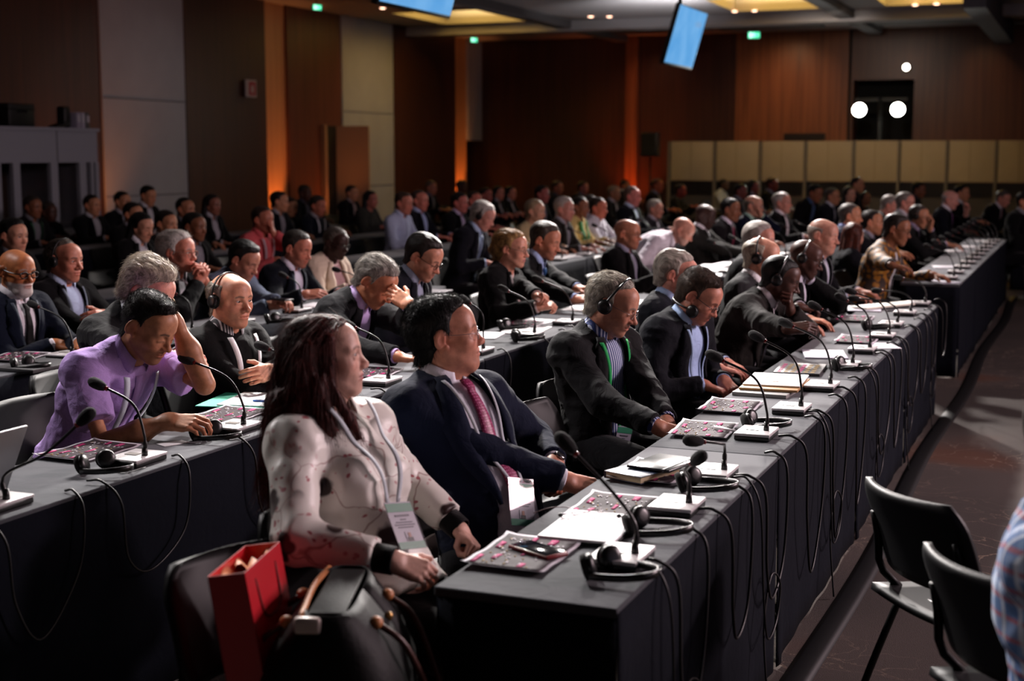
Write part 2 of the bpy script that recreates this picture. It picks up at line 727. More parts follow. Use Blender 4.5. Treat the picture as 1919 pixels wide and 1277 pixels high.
def ceiling(B):
    holes = coffers
    xs = sorted(set([-16, 9] + [c for h in holes for c in h[:2]]))
    ys = sorted(set([-3, 34] + [c for h in holes for c in h[2:]]))
    for i in range(len(xs) - 1):
        for j in range(len(ys) - 1):
            cx, cy = (xs[i] + xs[i + 1]) / 2, (ys[j] + ys[j + 1]) / 2
            if any(h[0] < cx < h[1] and h[2] < cy < h[3] for h in holes):
                continue
            B.box((cx, cy, ZC + .15), (xs[i + 1] - xs[i], ys[j + 1] - ys[j], .3), CEIL)
    for h in holes:
        B.box(((h[0] + h[1]) / 2, (h[2] + h[3]) / 2, ZC + .5), (h[1] - h[0] + .6, h[3] - h[2] + .6, .1), mat('coffer_cream', '#d8c080', .8))
        for a, b, c, d in ((h[0] - .25, h[0] - .15, h[2] - .2, h[3] + .2), (h[1] + .15, h[1] + .25, h[2] - .2, h[3] + .2), (h[0] - .2, h[1] + .2, h[2] - .25, h[2] - .15), (h[0] - .2, h[1] + .2, h[3] + .15, h[3] + .25)):
            B.box(((a + b) / 2, (c + d) / 2, ZC + .4), (b - a, d - c, .2), mat('coffer_cream', '#d8c080', .8))


structure('ceiling', ceiling)
structure('trim_3', lambda B: [B.box((-4.5, 28.4, ZC - .10), (20, .5, .2), CEIL), B.box((-4.5, 19.0, ZC - .08), (20, .4, .16), CEIL_D), B.box((-4.55, 25, ZC - .08), (.28, 14, .16), CEIL_D), B.box((-10.3, 24, ZC - .08), (.28, 16, .16), CEIL_D), B.box((-1.9, 28, ZC - .22), (.35, 8, .44), CEIL_D)])
structure('trim_4', lambda B: [B.box((-6.6, 30.6, ZC - .02), (2.2, 1.2, .06), CEIL_D), B.box((-3.2, 30.6, ZC - .02), (2.4, 1.2, .06), CEIL_D), B.box((-9.6, 30.6, ZC - .02), (2.2, 1.2, .06), CEIL_D)])
for h in coffers:
    lamp('coffer_glow', 'AREA', ((h[0] + h[1]) / 2, (h[2] + h[3]) / 2, ZC + .12), ((h[0] + h[1]) / 2, (h[2] + h[3]) / 2, ZC + 1), 95, (1.0, .76, .34), h[1] - h[0] - .3, size_y=h[3] - h[2] - .3)
# orange uplights standing on the floor in the wall niches and along the panels
ORG = (1.0, .29, .07)


def uplight(loc, target, power, label, spot=70, blend=.8, col=ORG):
    t = empty('floor_uplight', loc, 0, label, 'lamp', 'orange uplights along the walls')
    part('housing', t, lambda B: B.lathe([(.09, 0), (.09, .16), (.075, .18), (.07, .15), (.0, .15)], (0, 0, 0), mat('black_metal', '#0b0b0c', .4, .6), 18))
    part('lens', t, lambda B: B.lathe([(.068, .150), (.068, .156), (0, .158)], (0, 0, 0), mat('orange_lens', '#401000', .3, emit='#ff6a18', estr=6), 18))
    lamp('uplight_beam', 'SPOT', (loc[0], loc[1], .22), target, power, col, .05, spot, blend)


uplight((-13.80, 22.87, 0), (-14.06, 22.87, 1.6), 150, 'floor uplight washing the orange niche beside the dark cherry panel', 46, .7)
uplight((-13.80, 31.15, 0), (-14.06, 31.15, 1.6), 190, 'floor uplight washing the far orange niche near the back corner', 46, .7)
uplight((-13.3, 17.0, 0), (-14.1, 17.4, 2.6), 90, 'floor uplight behind the small booth, washing the left wood wall', 100)
uplight((-13.2, 24.3, 0), (-14.0, 24.2, 2.4), 40, 'floor uplight near the door between the two grey wall panels', 100)
uplight((-10.05, 31.6, 0), (-10.05, 32.4, 2.0), 110, 'floor uplight in front of the narrow pilaster on the back wall', 80, .9, (1.0, .16, .03))
# ceiling washers over the back wall
lamp('wall_washer', 'SPOT', (-6.5, 30.9, 4.35), (-6.5, 32.4, 2.2), 55, (1, .58, .30), .1, 110, 1)
lamp('wall_washer', 'SPOT', (-9.6, 31.0, 4.35), (-9.7, 32.4, 2.4), 22, (1, .40, .22), .1, 90, 1)
lamp('wall_washer', 'SPOT', (-2.4, 31.0, 4.35), (-2.4, 32.4, 2.4), 22, (1, .55, .25), .1, 90, 1)
lamp('panel_spot', 'SPOT', (-9.0, 20.5, 4.35), (-14, 19.0, 1.4), 62, (1, .93, .9), .1, 60, .9)
lamp('panel_spot', 'SPOT', (-9.0, 27.5, 4.35), (-14, 26.5, 2.0), 50, (1, .93, .9), .1, 50, .9)
lamp('hall_fill', 'AREA', (-7.5, 14, 4.3), (-7.5, 14, 0), 24, (1, .8, .75), 8, size_y=16)
lamp('booth_wash', 'SPOT', (-4.5, 26.5, 4.3), (-5.5, 31, 1.4), 220, (1, .86, .72), .15, 100, .9)

p = onz(1240, 0, ZC)
lamp('ceiling_glow_fill', 'SPOT', (p.x + .6, p.y - .8, 3.3), (p.x, p.y + .1, ZC), 420, (1, .97, .95), .1, 90, 1)  # added spot without a fixture, makes the white glow on the ceiling
lamp('ceiling_fill', 'AREA', (-6.5, 25, 2.6), (-5.5, 24.5, 5), 17, (1, .9, .92), 8, size_y=9)  # unseen area lamp added to brighten the ceiling, stands in for bounced light
# door, signs
d1 = structure('door_1', lambda B: [B.box((XW + .05, 24.52, 1.16), (.10, .10, 2.32), mat('door_frame', '#8a6b50', .6)), B.box((XW + .35, 25.12, 1.15), (.75, .05, 2.3), mat('door_leaf', '#a08a72', .5)), B.box((XW + .0, 24.82, 1.15), (.03, .5, 2.3), BLK)])


def exit_sign(loc, rz, label, s=1.0):
    t = empty('exit_sign', loc, rz, label, 'sign', None)
    part('housing', t, lambda B: B.box((0, 0, 0), (.05, .36 * s, .20 * s), mat('sign_white', '#d0d4d0', .5), bevel=.006))

    def face(B):
        g, wm = mat('sign_green', '#0a6a40', .5, emit='#3fe0a4', estr=1.6), mat('sign_glow', '#d8fff0', .5, emit='#b8ffe0', estr=2.2)
        B.box((.028, 0, 0), (.006, .34 * s, .18 * s), g)
        # running figure, doorway and arrow
        B.box((.033, -.10 * s, 0), (.004, .075 * s, .15 * s), wm)
        B.ball((.034, .0, .052 * s), (.004, .018 * s, .018 * s), wm, 10, 8)
        for a, b in (((.0, .03), (-.01, -.02)), ((-.01, -.02), (.03, -.06)), ((-.01, -.02), (-.035, -.065)), ((.0, .025), (.04, .0)), ((.0, .02), (-.04, .01))):
            B.tube([(.034, a[0] * s, a[1] * s), (.034, b[0] * s, b[1] * s)], .010 * s, wm, 6)
        B.tube([(.034, .14 * s, 0), (.034, .07 * s, 0)], .010 * s, wm, 6)
    part('lit_face', t, face)
    part('hanger', t, lambda B: B.tube([(0, 0, .1 * s), (0, 0, ZC - loc[2])], .008, mat('black_metal', '#0b0b0c', .4, .6)))
    return t


p = onz(593, 14, 4.2)
exit_sign((p.x, p.y, p.z), -.5, 'green lit exit sign above the orange niche of the left wall', .46)
p = onz(887, 75, 4.25)
exit_sign((p.x, p.y, p.z), -.5, 'green lit exit sign at the far corner beside the grey wall panel', .5)
p = onz(1413, 66, 4.2)
exit_sign((p.x, p.y, p.z), -1.4, 'wide green lit exit sign in front of the back wall', .68)
p = onx(470, 166, XW + .12)
t = empty('wall_sign', (XW + .12, p.y, p.z), 0, 'small red and white sign on the dark cherry panel', 'sign')
part('plate', t, lambda B: B.box((0, 0, 0), (.02, .34, .30), mat('sign_white2', '#b9aeb2', .6)))
part('red_field', t, lambda B: B.box((.012, 0.03, 0), (.006, .22, .24), mat('sign_red', '#a83a4a', .6)))
part('flame_symbol', t, lambda B: B.ball((.016, .03, -.01), (.003, .045, .075), mat('sign_white2', '#b9aeb2', .6), 10, 8))

# ceiling downlights
for i, (a, b, wh) in enumerate([(717, 14, 'left of the nearer ceiling monitor'), (893, 48, 'nearer left one of four by the yellow coffer'), (924, 47, 'nearer right one of four by the yellow coffer'),
                                (949, 60, 'farther left one of four by the yellow coffer'), (980, 60, 'farther right one of four by the yellow coffer'), (1107, 30, 'left of the pair in mid ceiling'), (1142, 30, 'right of the pair in mid ceiling'),
                                (1377, 20, 'left of the pair beside the bright coffer'), (1414, 19, 'right of the pair beside the bright coffer'), (1715, 8, 'left of the pair under the last coffer'), (1755, 6, 'right of the pair under the last coffer')]):
    p = onz(a, b, ZC)
    t = empty('downlight', (p.x, p.y, ZC), 0, 'small round ceiling downlight, ' + wh, 'lamp', 'ceiling downlights')
    part('trim_ring', t, lambda B: B.lathe([(.055, -.002), (.06, -.012), (.085, -.012), (.09, .0)], (0, 0, 0), mat('lamp_white', '#c9b8ae', .5), 20))
    part('bulb', t, lambda B: B.ball((0, 0, -.008), (.055, .055, .02), mat('warm_bulb', '#ffd8c0', .4, emit='#ffc4a6', estr=6), 14, 8))
p = onz(1865, 43, ZC - .05)
t = empty('downlight', (p.x, p.y, ZC), 0, 'yellow ceiling downlight by the beam above the right back wall', 'lamp', 'ceiling downlights')
part('trim_ring', t, lambda B: B.lathe([(.08, -.002), (.1, -.014), (.11, .0)], (0, 0, 0), mat('lamp_white', '#c9b8ae', .5), 20))
part('bulb', t, lambda B: B.ball((0, 0, -.01), (.08, .08, .03), mat('yellow_bulb', '#c8a850', .4, emit='#d8b040', estr=2), 14, 8))


# ceiling monitors for the speakers, tilted down toward the stage
def monitor(y0, y1, label, zt=3.98, zb=3.13):
    yc = (y0 + y1) / 2
    t = empty('ceiling_monitor', (-6.0, yc, (zt + zb) / 2), 0, label, 'monitor', 'ceiling monitors')
    hh, ww = math.hypot(zt - zb, .22), y1 - y0
    til = Matrix.Rotation(math.radians(16), 3, 'Y')
    case = part('case', t, lambda B: B.box((-.045, 0, 0), (.07, ww + .05, hh + .05), mat('black_plastic', '#0c0c0d', .35), til, .01))

    def scr(B):
        k = NT('screen_blue')
        tc = k.n('ShaderNodeTexCoord')
        nz = k.n('ShaderNodeTexNoise', Scale=3.0, Detail=2.0)
        k.l(tc.outputs['Object'], nz.inputs['Vector'])
        r = k.ramp(nz.outputs['Fac'], [(.35, lin('#5fa6e4')), (.65, lin('#74b4ec'))])
        k.l(r.outputs[0], k.b.inputs['Emission Color'])
        k.b.inputs['Emission Strength'].default_value = .95
        k.b.inputs['Base Color'].default_value = (.02, .02, .03, 1)
        k.b.inputs['Specular IOR Level'].default_value = 0.0
        k.b.inputs['Roughness'].default_value = .9
        B.box((-.008, 0, 0), (.006, ww, hh), k.m, til)
    sc_ = part('screen', t, scr)
    part('slide_print', sc_, lambda B: [B.box(til @ Vector((-.003, .28 * ww, .30 * hh - .028 * i)), (.004, ww * (.24 if i else .16), .014), mat('slide_ink', '#33557a', .6, emit='#5b8cc0', estr=.8), til) for i in range(3)])
    part('ceiling_pole', t, lambda B: B.tube([(-.12, 0, .1), (-.12, 0, ZC - (zt + zb) / 2)], .03, mat('black_metal', '#0b0b0c', .4, .6), 12))


monitor(11.83, 13.37, 'blue screened ceiling monitor cut off by the top of the frame')
monitor(21.15, 22.75, 'blue screened ceiling monitor hanging in front of the back wall')

# floodlights on a stand below the projection opening
fl = empty('floodlight_stand', (-4.37, 31.8, 0), 0, 'dark lighting stand with two glaring round lamps by the back wall', 'lamp')
part('pole', fl, lambda B: B.tube([(0, 0, 0), (0, 0, 2.95)], .05, mat('stand_black', '#070808', .5), 12))
part('base', fl, lambda B: [B.tube([(0, 0, .5), (.45 * math.cos(a), .45 * math.sin(a), .02)], .02, mat('stand_black', '#070808', .5)) for a in (.5, 2.6, 4.7)])
part('crossbar', fl, lambda B: B.box((0, 0, 2.92), (1.1, .06, .07), mat('stand_black', '#070808', .5)))
for x in (-.43, .38):
    hd = part('lamp_head', fl, lambda B: B.lathe([(.06, .22), (.10, .18), (.15, .02), (.15, -.02), (.14, -.02)], (x, -.10, 2.70), mat('stand_black', '#070808', .5), 24, (-math.pi / 2, 0, 0)))
    part('lamp_lens', hd, lambda B: B.lathe([(.142, .0), (.13, -.012), (0, -.02)][::-1], (x, -.125, 2.70), mat('flood_glass', '#ffffff', .3, emit='#fffff0', estr=40), 24, (-math.pi / 2, 0, 0)))
lamp('flood', 'SPOT', (-4.8, 31.5, 2.7), (-2, 12, .9), 500, (1, .98, .9), .12, 50, .8)
lamp('flood', 'SPOT', (-4.0, 31.5, 2.7), (-3, 10, .9), 500, (1, .98, .9), .12, 50, .8)
t = empty('wall_spotlight', (-3.91, YW - .12, 3.62), 0, 'small bright spotlight high on the wood back wall', 'lamp')
part('housing', t, lambda B: B.lathe([(.05, .10), (.08, .05), (.08, -.02)], (0, 0, 0), mat('stand_black', '#070808', .5), 16, (-math.pi / 2, 0, 0)))
part('lamp_lens', t, lambda B: B.ball((0, -.06, 0), (.07, .03, .07), mat('small_flood', '#ffffff', .3, emit='#fff4e0', estr=18), 14, 8))

# loudspeaker on a stand before the back wall
p = ony(1219, 270, 30.0)
t = empty('loudspeaker', (p.x, 30.0, 0), 0, 'black loudspeaker on a pole left of the cream booths', 'loudspeaker')
part('cabinet', t, lambda B: B.box((0, 0, 1.96), (.36, .32, .52), mat('black_plastic', '#0c0c0d', .35), None, .02))
part('grille', t, lambda B: B.box((0, -.165, 1.96), (.31, .012, .46), mat('grille_black', '#101010', .9)))
part('pole', t, lambda B: B.tube([(0, 0, .0), (0, 0, 1.72)], .02, mat('black_metal', '#0b0b0c', .4, .6)))
part('tripod', t, lambda B: [B.tube([(0, 0, .7), (.4 * math.cos(a), .4 * math.sin(a), .02)], .014, mat('black_metal', '#0b0b0c', .4, .6)) for a in (.5, 2.6, 4.7)])

# interpreters' booths along the back wall
BP, BF = mat('booth_cream', '#a8987e', .75, var=.04, bscale=3), mat('booth_post', '#6e665c', .6)
GLASS_D = mat('booth_window', '#1c1a1c', .3)
xs = [-8.84, -7.80, -6.79, -5.81, -4.79, -3.85, -2.88, -1.91, -.95]
place = ['leftmost of the cream booths', 'second cream booth from the loudspeaker', 'third cream booth from the loudspeaker', 'cream booth under the wall vent', 'cream booth left of the lighting stand', 'cream booth right of the lighting stand', 'cream booth second from the frame edge', 'cream booth cut off by the frame edge']
for i in range(8):
    a, b = xs[i], xs[i + 1]
    t = empty('interpreter_booth', ((a + b) / 2, 31, 0), 0, place[i] + ' along the back wall', 'booth', 'interpreter booths along the back wall')
    wd = b - a
    part('upper_panel', t, lambda B: [B.box((.02, 0, 1.60), (wd - .05, .04, .86), BP, None, .004), B.box((-.02, -.024, 1.60), (.012, .01, .84), mat('booth_seam', '#8d7f64', .8))])
    part('window', t, lambda B: B.box((0, .03, 1.0), (wd - .06, .02, .30), GLASS_D))
    part('lower_panel', t, lambda B: B.box((0, 0, .42), (wd - .05, .04, .84), mat('booth_grey', '#3f3b3a', .75)))
    part('post', t, lambda B: B.box((-wd / 2, -.01, 1.015), (.05, .09, 2.03), BF))
    part('post', t, lambda B: B.box((wd / 2, .035, 1.015), (.03, .09, 2.03), BF))
    part('side_wall', t, lambda B: [B.box((-wd / 2, .35, 1.0), (.03, .66, 2.0), mat('booth_grey', '#3f3b3a', .75))])

# small grey booth on the left with things on its roof
t = empty('interpreter_booth', (-12.2, 14.6, 0), 0, 'grey interpreters booth with two windows by the left wall', 'booth')
G2 = mat('booth_lilac_grey', '#8f929c', .75)
part('header_panel', t, lambda B: [B.box((0, -.13, 1.845), (.05, 1.90, .41), G2), B.box((.028, .03, 1.845), (.006, .012, .40), mat('panel_joint', '#4a4a4e', .8))])
for yy, wd in ((-1.05, .12), (-.72, .12), (-.035, .13), (.515, .13), (.70, .05), (.80, .07)):
    part('post', t, lambda B: B.box((0, yy, .82), (.055, wd, 1.64), G2))
part('sill_panel', t, lambda B: B.box((0, -.13, .40), (.05, 1.88, .80), G2))
part('roof', t, lambda B: B.box((-.75, -.13, 2.06), (1.6, 1.95, .04), G2))
part('side_wall', t, lambda B: B.box((-.75, .82, 1.02), (1.5, .04, 2.04), G2))
for yc, wd in ((-.38, .60), (.24, .43), (.62, .10)):
    part('window', t, lambda B: B.box((-.01, yc, 1.22), (.012, wd, .84), clear_mat()))
part('back_wall', t, lambda B: B.box((-1.5, -.13, 1.02), (.04, 1.9, 2.04), mat('booth_inside', '#3a2a20', .9)))
t = empty('equipment_case', (-12.35, 14.02, 2.08), 0, 'black equipment case standing on the grey booth roof', 'case')
part('shell', t, lambda B: B.box((0, 0, .14), (.35, .46, .28), mat('case_black', '#0a0a0a', .5), None, .015))
part('handle', t, lambda B: B.tube(spline([(.18, -.08, .18), (.21, -.06, .19), (.21, .06, .19), (.18, .08, .18)], 10), .008, mat('black_metal', '#0b0b0c', .4, .6)))
part('lid_edge', t, lambda B: B.box((0, 0, .21), (.36, .47, .012), mat('black_metal', '#0b0b0c', .4, .6)))
t = empty('camera_tripod', (-12.3, 14.90, 2.08), 0, 'black upright device with slanted foot on the grey booth roof', 'device')
part('column', t, lambda B: B.box((0, .03, .14), (.14, .13, .27), mat('case_black', '#0a0a0a', .5), None, .03))
part('foot', t, lambda B: B.box((0, -.06, .03), (.16, .26, .05), mat('case_black', '#0a0a0a', .5), (.25, 0, 0), .01))
for i, (yy, c, nm) in enumerate(((15.08, '#8f8a9c', 'lilac grey binder, left of three on the booth roof'), (15.17, '#9a96a6', 'pale binder, middle of three on the booth roof'), (15.26, '#4a4a48', 'dark binder, right of three on the booth roof'))):
    t = empty('ring_binder', (-12.3, yy, 2.08), 0, nm, 'binder', 'binders on the booth roof')
    part('cover', t, lambda B: [B.box((0, 0, .10), (.24, .07, .20), mat('binder' + str(i), c, .6), None, .006)])
    part('spine_label', t, lambda B: B.box((.122, 0, .12), (.004, .045, .09), mat('binder_label', '#b0acb4', .6)))
# ------------------------------------------------------------------ tables
TZ = .74
ROWX = [-.935, -2.75, -4.57, -6.40, -8.20, -10.0]
TW = .45
ORD = ['first', 'second', 'third', 'fourth', 'fifth', 'sixth', 'seventh', 'eighth', 'ninth', 'tenth', 'eleventh', 'twelfth', 'thirteenth', 'fourteenth', 'fifteenth', 'sixteenth', 'seventeenth', 'eighteenth', 'nineteenth', 'twentieth']
ROWN = ['front row', 'second row', 'third row', 'fourth row', 'fifth row', 'sixth row']
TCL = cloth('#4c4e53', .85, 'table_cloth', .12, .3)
TSK = cloth('#10131b', .95, 'table_skirt_shaded', .2, .0)  # darker, bluer than the tabletop cloth: the front's shade put into the colour


def make_table(L):
    t = empty('draped_table', (0, 0, 0))

    def top(B):
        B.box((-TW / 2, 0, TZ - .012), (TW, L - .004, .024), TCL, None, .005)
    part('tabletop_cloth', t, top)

    def skirt(B):
        n = 64
        pts = []
        # front face with shallow folds, the two ends drawn in a little toward the seats
        for i in range(n + 1):
            y = -L / 2 + .004 + (L - .008) * i / n
            pts.append((-.002, y, 0))
        rows = []
        for j in range(9):
            z = (TZ - .012) * (1 - j / 8) + .008 * (j / 8)
            f = j / 8
            row = []
            for i, (x, y, _) in enumerate(pts):
                wv = .005 * math.sin(y * 7 + 1.3) * math.sin(y * 13) * f + .012 * f * math.exp(-((abs(y) - L / 2 + .05) / .05) ** 2)
                row.append((x + wv, y, z))
            rows.append(row)
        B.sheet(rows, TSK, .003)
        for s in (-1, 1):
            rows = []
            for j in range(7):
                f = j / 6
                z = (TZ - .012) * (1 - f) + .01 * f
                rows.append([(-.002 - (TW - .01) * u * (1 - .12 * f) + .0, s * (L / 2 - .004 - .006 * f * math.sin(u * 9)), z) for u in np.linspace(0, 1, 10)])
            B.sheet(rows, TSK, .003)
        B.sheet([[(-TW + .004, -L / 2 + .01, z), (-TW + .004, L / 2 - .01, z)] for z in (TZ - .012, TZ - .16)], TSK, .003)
    part('skirt', t, skirt)
    for sx in (-.06, -TW + .05):
        for sy in (-1, 1):
            part('leg', t, lambda B: B.tube([(sx, sy * (L / 2 - .12), 0), (sx, sy * (L / 2 - .12), TZ - .024)], .016, mat('black_metal', '#0b0b0c', .4, .6)))
    return t


TAB = {}


def place_table(r, y0, L, k, blk):
    key = round(L, 3)
    if key in TAB:
        t = copy_tree(TAB[key])
    else:
        t = TAB[key] = make_table(L)
    t.location = (ROWX[r], y0 + L / 2, 0)
    where = 'block nearest the camera' if blk == 0 else 'block beyond the cross aisle'
    tag(t, f'black draped table, {ROWN[r]}, {ORD[k]} of the {where}', 'table', 'draped conference tables')


for r in range(6):
    y0 = [2.91, 1.17, 2.91, 4.65, 4.65, 6.39][r]
    k = 0
    while y0 < 9.8:
        place_table(r, y0, 1.74, k, 0)
        y0 += 1.74
        k += 1
    for k in range(4):
        place_table(r, 11.5 + k * 1.63, 1.63, k, 1)
tx = empty('draped_table', (0, 0, 0))
bpy.data.objects.remove(tx)
t = copy_tree(TAB[1.63])
t.location = (-.55, 20.2, 0)
tag(t, 'black draped table by the frame edge, beyond the end of the front row', 'table', 'draped conference tables')

# ------------------------------------------------------------------ chairs
CHP, CHM = mat('chair_plastic', '#0d0d0f', .5, spec=.22), mat('black_metal', '#0b0b0c', .4, .6)


def make_chair():
    t = empty('stacking_chair', (0, 0, 0))

    def seat(B):
        rows = []
        for i in range(11):
            u = i / 10
            rows.append([(.22 - .44 * u, -.225 + .45 * v, .455 + .02 * (2 * v - 1) ** 2 * .8 - .05 * max(0, (.15 - u) / .15) ** 2 - .015 * math.sin(math.pi * u)) for v in np.linspace(0, 1, 11)])
        B.sheet(rows, CHP, .022)
    part('seat', t, seat)

    def back(B):
        rows = []
        for i in range(13):
            u = i / 12
            z = .54 + .265 * u
            hw = .225 * (1 - .18 * max(0, (u - .72) / .28) ** 2 - .08 * max(0, (.2 - u) / .2))
            rows.append([(-.215 - .10 * u + .055 * (2 * v - 1) ** 2 + .012 * math.sin(u * 3), -hw + 2 * hw * v, z + .0) for v in np.linspace(0, 1, 15)])
        B.sheet(rows, CHP, .020)
    part('backrest', t, back)
    for s in (-1, 1):
        part('leg', t, lambda B: B.tube(spline([(.20, s * .21, .44), (.23, s * .235, .22), (.26, s * .25, .0)], 8), .012, CHM))
        part('leg', t, lambda B: B.tube(spline([(-.12, s * .21, .44), (-.20, s * .235, .22), (-.28, s * .25, .0)], 8), .012, CHM))
        part('back_post', t, lambda B: B.tube(spline([(-.12, s * .21, .44), (-.20, s * .212, .52), (-.225, s * .195, .62), (-.245, s * .19, .70)], 8), .012, CHM))
    part('seat_frame', t, lambda B: [B.tube([(.20, -.21, .437), (.20, .21, .437)], .011, CHM), B.tube([(-.12, -.21, .437), (-.12, .21, .437)], .011, CHM), B.tube([(.20, -.21, .437), (-.12, -.21, .437)], .011, CHM), B.tube([(.20, .21, .437), (-.12, .21, .437)], .011, CHM)])
    return t


CH0 = [None]


def chair(x, y, rz, label, group='black stacking chairs'):
    if CH0[0] is None:
        c = CH0[0] = make_chair()
    else:
        c = copy_tree(CH0[0])
    c.location = (x, y, 0)
    c.rotation_euler = (0, 0, math.radians(rz))
    return tag(c, label, 'chair', group)


# ------------------------------------------------------------------ conference microphones
MW, MB_, MR = mat('mic_silver', '#c9c5c6', .35, bump=.0), mat('mic_black', '#0a0a0a', .4), mat('mic_red_ring', '#5a0808', .3, emit='#801010', estr=.04)
FOAM = mat('mic_foam', '#121213', .95, bump=.8, bscale=500)


def mic(stem, head, row, label, white=1, dy=0.0, mid=None, r=1):
    """base on the table with its stem at pixel stem, windscreen at pixel head"""
    s = onz(stem[0], stem[1], TZ + .028)
    s.x = ROWX[row] - .075 if row else s.x
    hd = ony(head[0], head[1], s.y + dy)
    t = empty('conference_microphone', (s.x - .035, s.y, TZ), 0, label, 'microphone', 'gooseneck microphones on the tables')
    o = Vector((s.x - .035, s.y, TZ))

    def base(B):
        B.box((0, 0, .010), (.125, .165, .018), MB_, None, .004)
        B.box((0, 0, .0225), (.128, .168, .010), MW, None, .003)
    b = part('base', t, base)
    part('button', b, lambda B: B.box((-.012, 0, .0285), (.045, .030, .003), mat('mic_display', '#77726c', .3)))
    part('speaker_slots', b, lambda B: [B.box((-.045 + .009 * i, -.045, .0279), (.004, .05, .001), mat('mic_slot', '#a09c9c', .5)) for i in range(4)])
    h = hd - o
    st = Vector((.035, 0, .028))
    m1 = st + Vector((0, 0, .07))
    if mid is None:
        m2 = st.lerp(h, .50) + Vector((.0 + .06 * min(1, (h - st).length / .35), 0, .055))
    else:
        m2 = ony(mid[0], mid[1], s.y + dy * .5) - o
    pts = spline([st, m1, m2, h], 26)
    part('gooseneck', t, lambda B: (B.tube(pts[:-1], [.0075] * 6 + [.0045] * 19, MB_, 8), B.lathe([(.011, 0), (.010, .012), (.008, .03)], st, MB_, 14)))
    d = (h - pts[-3]).normalized()
    rot = d.to_track_quat('Z', 'Y').to_matrix()

    def cap(B):
        B.lathe([(.006, -.045), (.012, -.040), (.0175, -.022), (.019, -.004), (.0175, .012), (.011, .022), (.003, .026)], h, FOAM, 18, rot)
    w = part('windscreen', t, cap)
    part('light_ring', w, lambda B: B.lathe([(.0075, -.052), (.0078, -.052), (.0078, -.044), (.006, -.044)], h, MR, 14, rot))
    return t, s


mics1 = [((1190, 1037), (1055, 826), dict(mid=(1150, 925))), ((1291, 942), (1312, 857), dict(dy=-.10, mid=(1285, 880))), ((1357, 880), (1294, 826), dict(dy=-.16, mid=(1350, 832))), ((1436, 807), (1334, 666), {}), ((1501, 761), (1414, 629), {}), ((1556, 719), (1468, 604), {}), ((1598, 680), (1523, 572), {}),
         ((1630, 651), (1573, 556), {}), ((1666, 626), (1591, 545), {}), ((1682, 604), (1597, 559), {}), ((1707, 583), (1640, 545), {}), ((1734, 566), (1680, 520), {})]
mw = ['nearest one with its head blurred beside the chair', 'head bent low toward the camera, beside the notebook', 'behind the notebook with a hooked neck', 'tall, behind the two program sheets', 'in front of the man with glasses and earphones', 'beside the brown folder', 'at the white papers of the man in brown', 'before the bald man in black',
      'ninth from the near end', 'tenth from the near end', 'eleventh from the near end', 'last before the cross aisle']
for i, (a, b, kw) in enumerate(mics1):
    mic(a, b, 0, 'white gooseneck microphone on the front row, ' + mw[i], **kw)
far = [11.95 + .60 * i for i in range(10)]
for i, y in enumerate(far):
    t, s = None, None
    u = FPX
    o = Vector((-1.02, y, TZ + .028))

    def px(P):
        v = P - CAMP
        z = v.dot(FW)
        return (IMW / 2 + FPX * v.dot(RT) / z, IMH / 2 - FPX * v.dot(UP) / z)
    mic(px(o), px(o + Vector((-.22, 0, .24))), 0, f'white gooseneck microphone on the front row beyond the cross aisle, {ORD[i]} from the aisle')
mics2 = [((50, 940), (165, 778), 'with a shiny neck bent right, behind the laptop', dict(mid=(85, 850))), ((255, 852), (178, 718), 'in front of the man in the purple shirt', {}), ((455, 795), (345, 672), 'by the raised elbow of the purple shirted man', {}), ((520, 752), (487, 648), 'in front of the man in the black sweater', {}),
         ((737, 710), (650, 607), 'before the man covering his brow', {}), ((904, 653), (868, 560), 'behind the navy suited man with glasses', {}), ((1005, 623), (940, 540), 'in front of the blond woman', {}), ((1064, 600), (1004, 522), 'in front of the young man beside the blond woman', {})]
for a, b, l, kw in mics2:
    mic(a, b, 1, 'gooseneck microphone on the second row, ' + l, **kw)
mics3 = [((114, 660), (59, 570), 'in front of the bearded man'), ((362, 618), (318, 545), 'before the white haired man with clasped hands'), ((475, 600), (440, 530), 'by the man in the grey blue jacket'), ((563, 578), (528, 515), 'by the man in the navy suit'), ((660, 556), (628, 505), 'by the person in the cream jacket')]
for a, b, l in mics3:
    mic(a, b, 2, 'gooseneck microphone on the third row, ' + l)
for r, rn in ((1, 'second'), (2, 'third')):
    for i in range(6):
        o = Vector((ROWX[r] - .075, 11.9 + .75 * i, TZ + .028))
        mic(px(o), px(o + Vector((-.20, 0, .24))), r, f'gooseneck microphone on the {rn} row beyond the cross aisle, {ORD[i]} from the aisle')

# ------------------------------------------------------------------ earphones lying on the tables
HPM, HPF, CORD = mat('black_plastic', '#0c0c0d', .35), mat('ear_foam', '#0a0a0a', .95), mat('black_cord', '#0d0d0e', .5)


